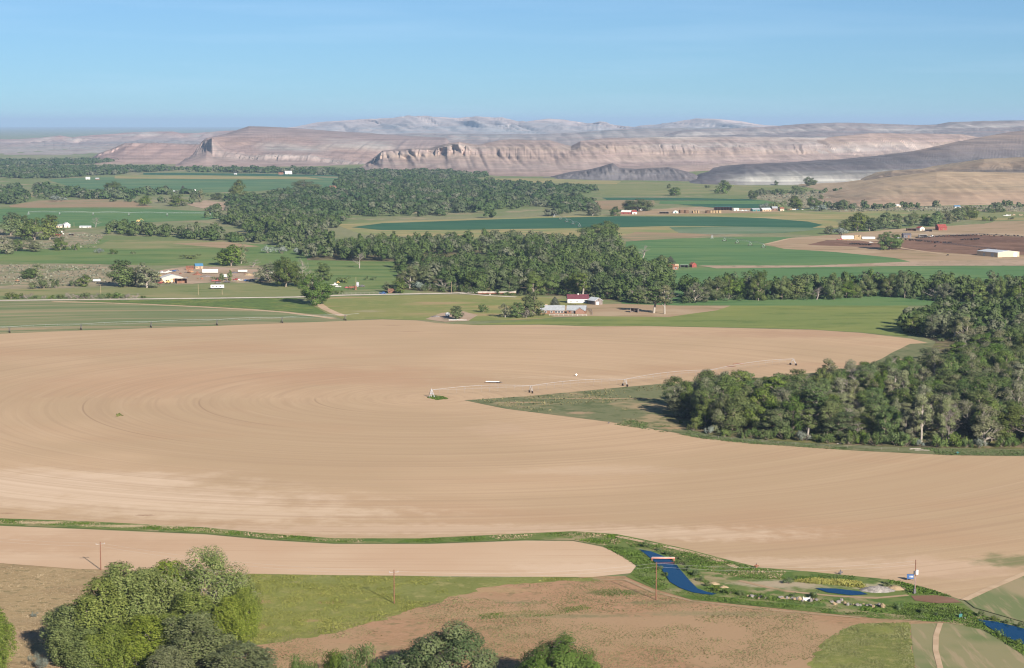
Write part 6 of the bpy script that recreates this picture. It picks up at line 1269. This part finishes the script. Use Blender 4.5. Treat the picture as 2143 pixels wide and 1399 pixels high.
for x, y, lb in [(1957, 517, 'lone dark cow in the lower brown pen'), (2049, 525, 'dark cow near the large tan metal building'), (1983, 536, 'black cow standing on the pale feedlot track')]:
    thing('cow', lb, 'cow', W(x, y), .4, None, cm)

# ------------------------------------------------------------------ fences
def fence(name, label, line, spacing, h, mat, rails=(.5, .95), thick=.09):
    P = W([p[0] for p in line], [p[1] for p in line]); o = thing(name, label, 'fence', P[0]); Q = P - P[0]; rl = MB(); n = 0
    for a, b in zip(Q[:-1], Q[1:]):
        L = np.linalg.norm(b - a); k = max(1, int(L / spacing))
        for i in range(k + 1):
            if n < 95: p = a + (b - a) * i / k; MB().box((p[0], p[1], h / 2 - .1), (thick * 1.8, thick * 1.8, h + .2)).obj('post', M[mat], o); n += 1
        for z in rails: rl.tube([tuple(a + [0, 0, h * z]), tuple(b + [0, 0, h * z])], thick * .7, 4)
    rl.obj('rails', M[mat], o)['kind'] = 'stuff'
    return o
fence('rail_fence', 'pale rail fence beside the road near the log cabin', [(716, 617), (792, 615)], 3.2, 1.4, 'dead_wood')
fence('corral_fence', 'grey corral fence curving behind farmhouse and barn', [(1186, 637), (1204, 641), (1222, 646), (1238, 652), (1240, 660)], 3.0, 1.5, 'grey_wood', (.3, .6, .95))
fence('pen_fence', 'dark pipe fence dividing the brown feedlot', [(1885, 500), (1950, 507), (2020, 516), (2085, 523)], 5.0, 1.6, 'dark_steel', (.35, .65, .95), .14)
fence('pen_fence', 'dark fence along the upper side of the feedlot', [(1915, 499), (1985, 493.5), (2050, 491.5), (2150, 498)], 6.0, 1.6, 'dark_steel', (.35, .65, .95), .14)
fence('wire_fence', 'wire fence with white posts along the foot of the grove', [(1448, 912), (1560, 925), (1700, 935), (1810, 941), (1880, 944)], 6.0, 1.2, 'dead_wood', (.55, .95), .035)
fence('rail_fence', 'low pale fence in front of the farmhouse and garage', [(1150, 661), (1228, 662)], 3.0, 1.1, 'white_paint', (.5, .95))

# ------------------------------------------------------------------ centre-pivot irrigators
def pivot(label, pts, hp=3.6, first_tower=True, dark=False, drops=True, over=0.0, wheel_r=.62, pr=.055, bow=1.15):
    P = W([p[0] for p in pts], [p[1] for p in pts]); o = thing('pivot_irrigator', label, 'irrigator', P[0]); Q = P - P[0]
    steel = M['dark_steel'] if dark else M['galv_light']; pipe = MB(); rods = MB(); hose = MB()
    for a, b in zip(Q[:-1], Q[1:]):
        u = b - a; L = np.linalg.norm(u); u = u / L; nrm = np.array([-u[1], u[0], 0]); n = 12
        top = [a + u * L * k / n + np.array([0, 0, hp + bow * math.sin(math.pi * k / n)]) for k in range(n + 1)]
        pipe.tube([tuple(p) for p in top], pr, 6)
        for s in (-1, 1):
            low = [top[0]] + [top[k] + nrm * s * .9 - np.array([0, 0, .95 * math.sin(math.pi * k / n) + .35]) for k in range(2, n - 1, 2)] + [top[n]]
            rods.tube([tuple(p) for p in low], pr * .3, 4)
            for k, q in zip(range(2, n - 1, 2), low[1:-1]): rods.tube([tuple(top[k]), tuple(q)], pr * .3, 4)
        if drops:
            for k in range(1, n):
                p = top[k] + nrm * .5; hose.tube([tuple(top[k]), tuple(p), tuple([p[0], p[1], 1.5])], .03, 3)
    if over:
        u = Q[-1] - Q[-2]; u /= np.linalg.norm(u); e = Q[-1] + u * over; pipe.tube([tuple(Q[-1] + [0, 0, hp]), tuple(e + [0, 0, hp + .5])], pr, 6)
    pipe.obj('pipe', M['galv'], o); t_ = rods.obj('truss', M['galv'], o); t_['kind'] = 'stuff'
    if drops: hose.obj('drop_hoses', M['galv'], o)['kind'] = 'stuff'
    for i, q in enumerate(Q):
        u = Q[min(i + 1, len(Q) - 1)] - Q[max(i - 1, 0)]; u = u / np.linalg.norm(u); nr = np.array([-u[1], u[0], 0])
        t = MB(); s_ = 1.9
        if i == 0 and first_tower:
            for sx in (-1, 1):
                for sy in (-1, 1): t.tube([tuple(q + u * sx * 1.3 + nr * sy * 1.3), tuple(q + u * sx * .25 + nr * sy * .25 + [0, 0, hp])], .09, 5)
            t.box(tuple(q + [0, 0, hp * .5]), (1.4, 1.4, .1)); t.tube([tuple(q), tuple(q + [0, 0, hp + .6])], .12, 6); t.obj('pivot_stand', M['galv_light'], o)
            continue
        for sy in (-1, 1):
            for ux in (-.5, .5): t.tube([tuple(q + nr * sy * s_ + [0, 0, wheel_r + .2]), tuple(q + u * ux + [0, 0, hp])], .08, 5)
        t.tube([tuple(q - nr * (s_ + .3) + [0, 0, wheel_r + .15]), tuple(q + nr * (s_ + .3) + [0, 0, wheel_r + .15])], .11, 5)
        tw = t.obj('tower', steel, o)
        for sy in (-1, 1):
            c = q + nr * sy * s_; MB().tube([tuple(c - u * .2 + [0, 0, wheel_r]), tuple(c + u * .2 + [0, 0, wheel_r])], wheel_r, 14).obj('wheel', M['tyre'], tw)
    return o
pivot('silver centre-pivot irrigator reaching from mid-field to the grove', [(903, 832), (1111, 823), (1308, 809), (1486, 789), (1660, 765)])
pivot('long irrigator with dark towers on the edge of the striped field', [(-130, 703), (20, 697), (170, 691), (316, 686), (454, 681.5), (590, 676.5), (722, 671)], 3.8, False, True, False, 10, .62, .05, .5)
pivot('white-towered irrigator on the green field left of the feedlot', [(1490, 500), (1516, 505.5), (1543, 510), (1570, 514.5), (1598, 519)], 4.2, True, False, False, 0, .62, .10)
pivot('irrigator crossing the dark green circle field', [(1160, 455), (1173, 460), (1186, 465), (1199, 470), (1213, 475)], 4.2, True, False, False, 0, .62, .11)
pivot('thin pale irrigator line across the left green circle field', [(60, 450), (125, 450.5), (195, 451), (270, 451.6), (350, 452.3), (440, 453)], 4.2, True, False, False, 0, .62, .11)

# ------------------------------------------------------------------ utility poles and wires
def pole(label, px, h, arm=True, box=False, rz=.5, mat='pole_wood', rad=.17, group='wooden utility poles'):
    o = thing('utility_pole', label, 'pole', W(*px), rz, group)
    MB().tube([(0, 0, -.3), (0, 0, h)], [rad, rad * .72], 8).obj('pole', M[mat], o)
    if arm:
        c = MB().box((0, .16, h - .7), (2.6, .14, .16)).obj('crossarm', M['dead_wood'], o)
        for x in (-1.2, 0, 1.2): MB().tube([(x, .16, h - .62), (x, .16, h - .35)], [.07, .05], 6).obj('insulator', M['galv'], c)
    if box:
        t = MB().tube([(.45, -.1, h - 4.2), (.45, -.1, h - 2.9)], .36, 12).obj('transformer', M['white_plastic'], o); MB().tube([(.45, -.1, h - 2.9), (.45, -.1, h - 2.65)], .05, 5).obj('bushing', M['dark_steel'], t)
        MB().box((-.35, -.1, h - 3.6), (.5, .4, 1.0)).obj('meter_box', M['dark_steel'], o); MB().tube([(-.3, -.25, .2), (-.3, -.25, 5)], .06, 5).obj('conduit', M['galv'], o)
        MB().box((-.5, -.4, .8), (.8, .3, 1.4)).obj('switch_box', M['dark_steel'], o)
    return o
PL = [((211, 1193.5), 8.4), ((825, 1264), 9.4), ((1373, 1256), 10.6), ((1915, 1243), 9.6)]
pole('brown utility pole behind the aspen clump on the bare strip', *PL[0], rz=.35); pole('brown utility pole standing in the meadow edge, casting a long shadow', *PL[1], rz=.35)
pole('brown utility pole at the bank of the blue canal', *PL[2], arm=False); pole('brown utility pole with white transformer at the pond', *PL[3], arm=False, box=True)
tops = [W(*p) + np.array([0, 0, h]) for p, h in PL]; tops = [tops[0] + (tops[0] - tops[1]) * .9] + tops
wn_ = ['from the aspen clump out of the picture', 'between the aspen clump and the meadow', 'between the meadow and the canal', 'across the canal to the transformer pole']
for i, (a, b) in enumerate(zip(tops[:-1], tops[1:])):
    for k, dz in enumerate((-.35, -1.3)):
        t = np.linspace(0, 1, 25)[:, None]; pts = a * (1 - t) + b * t; pts[:, 2] += dz - 1.6 * 4 * (t * (1 - t))[:, 0]
        c = pts[0].copy(); m = MB().tube([tuple(p - c) for p in pts], .011, 4).mesh('power_line', M['wire'])
        thing('power_line', ('upper' if k == 0 else 'lower') + ' power line ' + wn_[i], 'power line', c, 0, 'power lines between the poles', m)
gd = 'slim pale poles beside the gravel road'
for px, h, lb in [((211, 616), 6.8, 'slim yellowish pole above the roadside hedge row'), ((415, 618), 8.2, 'slim yellowish pole below the white camper trailer'), ((945, 613), 8.6, 'pale pole in front of the riverside wood at the road'), ((957, 608), 3.4, 'short pale post beside the roadside wood pole'), ((745, 602), 8.4, 'pale pole in the small junk farm'), ((465, 617), 3.6, 'short thin post on the olive pasture'), ((155, 476), 6, 'thin pale pole beside the white farmhouse')]:
    pole(lb, px, h, False, False, 0, 'sandstone', .14, gd)

# ------------------------------------------------------------------ canal furniture
p0, p1 = W(1364, 1175.5), W(1411, 1175.0)
o = thing('pipe_crossing', 'weathered pink pipe bridge crossing the blue canal', 'pipe', (p0 + p1) / 2); d = (p1 - p0) / 2
MB().tube([tuple(-d * 1.05 + [0, 0, 1.0]), tuple(d * 1.05 + [0, 0, 1.0])], .24, 12).obj('pipe', M['pipe_pink'], o, True); MB().box((0, 0, 1.30), (np.linalg.norm(d) * 2, .3, .06)).obj('walkway', M['white_paint'], o)
for s in (-1, 1): MB().box(tuple(d * s * .98 + [0, 0, .4]), (.4, .6, .9)).obj('abutment', M['rust'], o)
def valve(name, label, cat, px, h, mat, rz=0):
    o = thing(name, label, cat, W(*px), rz); MB().tube([(0, 0, -.1), (0, 0, h * .55), (0, 0, h)], [h * .22, h * .22, h * .16], 10).obj('riser', M[mat], o)
    MB().tube([(-h * .5, 0, h * .6), (h * .55, 0, h * .6)], h * .15, 8).obj('elbow', M[mat], o); MB().tube([(0, 0, h), (0, 0, h * 1.25)], h * .06, 6).obj('stem', M['dark_steel'], o); return o
valve('standpipe', 'rusty standpipe on the green bank above the canal', 'pipe', (1583, 1190), 1.3, 'rust'); valve('pump', 'dark pump head on the bank above the pond', 'pump', (1759, 1203), 1.2, 'dark_steel')
valve('hydrant', 'green irrigation hydrant at the foot of the grove', 'hydrant', (2004, 951), 1.1, 'teal'); valve('hydrant', 'small dark riser on the edge of the bare field by the wedge', 'hydrant', (1274, 887), .8, 'dark_steel')
o = thing('control_cabinet', 'blue electric control cabinet with dials behind the transformer pole', 'cabinet', W(1905, 1216), -.1)
MB().box((0, .2, 1.2), (1.9, .5, 1.3)).obj('cabinet', M['blue_paint'], o)
for x in (-.1, .3, .65): MB().box((x, -.07, 1.25), (.26, .05, .5)).obj('panel', M['silver_paint'], o)
for x in (-.8, .8): MB().box((x, .2, .3), (.12, .12, .6)).obj('leg', M['dark_steel'], o)
o = thing('headgate', 'small white headgate in the rocks below the pond', 'gate', W(1688, 1259), 0)
MB().box((0, 0, .6), (1.7, .12, .9)).obj('gate_leaf', M['white_paint'], o)
for x in (-.9, .9): MB().box((x, 0, .6), (.14, .2, 1.5)).obj('post', M['white_paint'], o)
o = thing('culvert_gate', 'green slide gate with pale chute at the culvert near the right canal', 'gate', W(2010, 1294), .5)
MB().box((0, 0, .5), (1.1, .12, 1.3)).obj('gate_leaf', M['teal'], o); MB().tube([(0, 0, .9), (0, 0, 1.9)], .05, 5).obj('stem', M['dark_steel'], o); MB().box((.5, -.5, .15), (.5, 1.6, .12), .3).obj('chute', M['white_paint'], o)
heap('gravel_heap', 'pale gravel heap beside the pond', 'heap', (1836, 1237), 11, 7.5, 1.5, 'gravel', 3); heap('earth_heap', 'tan rocky earth heap between gravel and transformer pole', 'heap', (1872, 1234), 7, 4.5, 1.2, 'tan_rock', 4); heap('earth_heap', 'tan dirt heap on the bank above the canal', 'heap', (1492, 1224), 5.0, 2.6, .9, 'tan_rock', 5)
heap('earth_heap', 'tan dirt heap beside the first one above the canal', 'heap', (1515, 1231), 3.6, 2.0, .8, 'tan_rock', 6)
def rock_mesh(seed, mat):
    r = np.random.default_rng(seed); V, F_ = [], []; n, k = 9, 5
    for i in range(k + 1):
        t = math.pi * i / k
        for j in range(n):
            a = 2 * math.pi * j / n; q = 1 + r.normal(0, .13); V.append((q * math.sin(t) * math.cos(a), q * math.sin(t) * math.sin(a) * .8, q * math.cos(t) * .75 + .5))
    F_ = [(i * n + j, (i + 1) * n + j, (i + 1) * n + (j + 1) % n, i * n + (j + 1) % n) for i in range(k) for j in range(n)]
    return MB().add(V, F_).mesh('boulder', mat)
RK = [rock_mesh(i, M['rock' if i % 3 else 'tan_rock']) for i in range(6)]
r = np.random.default_rng(9); k = 0
for x0, x1, y0, y1, n in ((1562, 1600, 1251, 1256, 5), (1632, 1682, 1254, 1258, 12), (1694, 1712, 1256, 1259, 3), (1738, 1850, 1262, 1273, 17)):
    for i in range(n):
        x = x0 + (x1 - x0) * (i + .5) / n; y = y0 + (y1 - y0) * (i + .5) / n + r.normal(0, 2.2); s_ = r.uniform(.25, .8)
        o = thing('boulder', f'{"tan" if k % 3 == 0 else "grey"} boulder, {ORD[k]} from the left in the row below the pond', 'rock', W(x, y), r.uniform(0, 6), 'boulders below the pond', RK[(k % 3 != 0) * (1 + k % 2) + 3 * (k % 2)]); o.scale = (s_ * r.uniform(1, 1.6), s_, s_ * r.uniform(.9, 1.4)); k += 1
# things lying in the bare field
o = thing('pipe_trailer', 'white pipe trailer left on the bare field behind the irrigator', 'trailer', W(1034, 802), -.15)
for q_ in range(4): MB().tube([(-4.2, -.5 + q_ * .3, .75), (3.0 - q_ * .4, -.5 + q_ * .3, .75)], .13, 6).obj('pipe', M['white_plastic'], o)
MB().box((.8, 0, .5), (7, .8, .12)).obj('bed', M['dark_steel'], o)
for x in (1.6, 2.8):
    for s in (-.6, .6): MB().tube([(x, s - .1, .4), (x, s + .1, .4)], .4, 10).obj('wheel', M['tyre'], o)
valve('standpipe', 'tiny white standpipe on the bare field above the irrigator', 'pipe', (1206, 787), 1.2, 'white_plastic')
for i, (x, y, L, lb) in enumerate([(1545, 763, 6, 'rusty scrap pipe lying near the grove on the bare field'), (1530, 768, 5, 'second rusty pipe beside the scrap pipe near the grove'), (1915, 941, 5, 'grey driftwood log at the foot of the grove'), (1930, 944, 6, 'long grey log beside the driftwood at the foot of the grove'), (1760, 930, 4, 'pale fallen log under the grove front'), (958, 671, 12, 'white pipe lying on the field edge below the dirt mound')]):
    m = MB().tube([(-L / 2, 0, .25), (0, .2, .32), (L / 2, -.1, .25)], [.22, .2, .12], 6).mesh('log', M['rust' if i < 2 else ('white_plastic' if i == 5 else 'dead_wood')]); thing('fallen_log' if 1 < i < 5 else 'loose_pipe', lb, 'log' if 1 < i < 5 else 'pipe', W(x, y), [.2, -.3, .3, -.1, .4, .0][i], None, m)

# ------------------------------------------------------------------ grass, weeds, reeds: too many blades to count
def grass(name, polys, dens, hr, mat, seed, wide=.75, clump=None, lean=.5):
    r = np.random.default_rng(seed); P = np.concatenate([scatter(p, 1 / math.sqrt(dens), .5, 1.0, r) for p in polys])
    if clump:
        f = fbm(P[:, 0] * clump[0], P[:, 1] * clump[0], seed, 3); P = P[f > clump[1] + r.normal(0, .03, len(P))]
    P = np.repeat(P, 3, 0); n = len(P); P = P + r.normal(0, .18, P.shape); h = r.uniform(*hr, n) * (.6 + .8 * vnoise(P[:, 0] * .25, P[:, 1] * .25, seed))
    N = unit(n, r); N[:, 2] = np.abs(N[:, 2]) * .35 + lean; N /= np.linalg.norm(N, axis=1)[:, None]
    v, f = leaves(np.c_[P, h * .42], N, h * .62, r, wide); v[:, 2] = np.maximum(v[:, 2], .02)
    o = link(bpy.data.objects.new(name, np_mesh(name, v, f, mat, False, np.clip(.5 * r.random(n) + .5 * vnoise(P[:, 0] * .12, P[:, 1] * .12, seed + 3), 0, 1)))); o['kind'] = 'stuff'; return o
STRIPG = [(-60, 1086), (0, 1088), (200, 1096), (430, 1107), (560, 1119), (700, 1129), (880, 1129), (1050, 1122), (1200, 1115), (1290, 1121), (1300, 1140), (1262, 1142), (1200, 1130), (1100, 1129), (900, 1136), (700, 1136), (560, 1128), (430, 1115), (200, 1104), (0, 1096), (-60, 1095)]
BANKS = [[(1290, 1121), (1350, 1133), (1440, 1155), (1520, 1176), (1590, 1192), (1700, 1201), (1790, 1208), (1780, 1222), (1690, 1218), (1640, 1214), (1560, 1212), (1500, 1200), (1450, 1190), (1415, 1172), (1360, 1150), (1320, 1146)],
         [(1262, 1143), (1335, 1150), (1368, 1176), (1385, 1196), (1400, 1222), (1448, 1243), (1540, 1255), (1700, 1272), (1850, 1288), (1980, 1298), (1980, 1303), (1850, 1296), (1700, 1281), (1560, 1266), (1450, 1255), (1370, 1232), (1320, 1204), (1336, 1187)],
         [(1425, 1190), (1470, 1210), (1500, 1228), (1560, 1240), (1640, 1250), (1740, 1257), (1850, 1270), (1960, 1278), (2010, 1290), (1990, 1300), (1850, 1285), (1700, 1268), (1560, 1254), (1490, 1243), (1466, 1234)],
         [(1850, 1262), (1990, 1266), (2040, 1283), (2048, 1296), (2066, 1311), (2143, 1352), (2200, 1390), (2200, 1400), (2143, 1372), (2060, 1319), (1980, 1303), (1900, 1296)], [(2045, 1286), (2143, 1311), (2200, 1326), (2200, 1334), (2143, 1317), (2050, 1296)], [(1860, 1214), (1930, 1230), (1995, 1250), (1900, 1244), (1860, 1228)]]
grass('bank_grass', [STRIPG], 6.0, (.14, .45), M['grass_green'], 1, clump=(.07, .44)); grass('canal_grass', BANKS, 7.0, (.16, .5), M['grass_green'], 2, clump=(.06, .37))
grass('dry_bank_grass', [STRIPG] + BANKS[:1], 1.5, (.2, .45), M['grass_dry'], 3, clump=(.08, .5))
grass('reeds', [[(1690, 1212), (1800, 1218), (1815, 1236), (1800, 1232), (1740, 1225), (1688, 1222), (1655, 1218)]], 9.0, (.35, .95), M['reed'], 4, .35)
grass('meadow_grass', [[(520, 1203), (700, 1206), (1000, 1209), (1240, 1211), (1100, 1220), (1000, 1230), (930, 1254), (830, 1287), (700, 1325), (560, 1346), (520, 1350)]], 5.0, (.14, .34), M['grass_meadow'], 5, clump=(.05, .36))
grass('patch_grass', [[(1722, 1345), (1760, 1320), (1800, 1306), (1903, 1303), (1908, 1360), (1915, 1415), (1690, 1415)]], 5.0, (.14, .34), M['grass_meadow'], 6, clump=(.06, .36))
grass('dry_grass', [[(-60, 1182), (160, 1194), (520, 1204), (520, 1400), (-60, 1400)]], 2.2, (.1, .26), M['grass_dry'], 7, clump=(.05, .42))
grass('weeds', [[(560, 1340), (900, 1262), (1010, 1232), (1240, 1212), (1370, 1238), (1450, 1258), (1700, 1284), (1850, 1298), (1800, 1306), (1722, 1345), (1690, 1410), (560, 1410)]], 1.8, (.12, .34), M['grass_weed'], 8, clump=(.035, .5))
grass('green_weeds', [[(1000, 1286), (1120, 1278), (1220, 1268), (1240, 1274), (1150, 1290), (1010, 1297)], [(1230, 1234), (1320, 1236), (1400, 1262), (1360, 1268), (1250, 1246)]], 4, (.12, .3), M['grass_green'], 9, clump=(.06, .45))
grass('edge_grass', [[(1285, 889), (1420, 910), (1470, 919), (1560, 929), (1800, 945), (1990, 954), (2160, 955), (2160, 944), (1900, 938), (1700, 930), (1500, 915), (1400, 892), (1320, 880)]], 2.2, (.2, .5), M['grass_green'], 10, clump=(.05, .36))
grass('wedge_weeds', [[(985, 838), (1110, 831), (1300, 813), (1390, 806), (1400, 890), (1280, 882), (1060, 854)]], .14, (.4, .8), M['grass_weed'], 11, clump=(.03, .45))
grass('pivot_grass', [[(894, 833), (905, 828), (930, 831), (938, 836), (915, 838)]], 4, (.25, .5), M['grass_green'], 12); grass('field_weeds', [[(243, 868), (250, 866), (256, 871), (246, 873)]], 2.0, (.3, .7), M['grass_meadow'], 13)
grass('sage_brush', [[(-60, 556), (300, 558), (320, 585), (150, 600), (-60, 600)], [(-60, 484), (220, 492), (200, 520), (-60, 522)]], .02, (1.0, 2.0), M['sage'], 14, clump=(.02, .4)); grass('sage_brush', [[(1580, 412), (1760, 402), (1760, 432), (1660, 436)], [(1720, 436), (2180, 431), (2180, 444), (1760, 444)]], .008, (1.6, 3.2), M['sage'], 15, clump=(.01, .4))
# canal-side bushes
r = np.random.default_rng(21); n = 0
for x, y in [(1352, 1146), (1378, 1154), (1398, 1163), (1416, 1171), (1428, 1183), (1440, 1196), (1455, 1206), (1468, 1217), (1480, 1228), (1500, 1238), (1525, 1244), (1550, 1247), (1382, 1193), (1394, 1207), (1600, 1256), (1660, 1251), (1702, 1253), (1880, 1276), (1930, 1284), (1960, 1290), (2020, 1288), (2052, 1290), (2080, 1299), (2110, 1306), (2135, 1313), (2090, 1330), (2130, 1350), (1650, 1222), (1855, 1230), (1705, 1250)]:
    s_ = r.uniform(8, 15); kd = r.choice(['brightbush', 'bush0', 'bush1', 'twigbush'], p=[.35, .3, .25, .1]); plant_px(kd, x, y, y - s_, s_ * r.uniform(1.3, 2.0), f'{"bare" if kd[0] == "t" else ("bright" if kd[:2] == "br" else "dark")} canal-side bush, {ORD[n]} of the bushes following the blue canal', 'bushes following the canal'); n += 1

# ------------------------------------------------------------------ the air over the valley
hm = bpy.data.materials.new('haze_air'); hm.use_nodes = True; ht = hm.node_tree; ht.nodes.clear()
ho = ht.nodes.new('ShaderNodeOutputMaterial'); hv = ht.nodes.new('ShaderNodeVolumePrincipled')
hv.inputs['Color'].default_value = (*HAZE_COL, 1); hv.inputs['Density'].default_value = HAZE_DENS; hv.inputs['Anisotropy'].default_value = 0.0
ht.links.new(hv.outputs[0], ho.inputs['Volume'])
hm.cycles.volume_sampling = 'DISTANCE'; hm.cycles.homogeneous_volume = True
haze = MB().box((0, 32250, 134), (84200, 68000, 272)).obj('haze', hm); haze['kind'] = 'stuff'
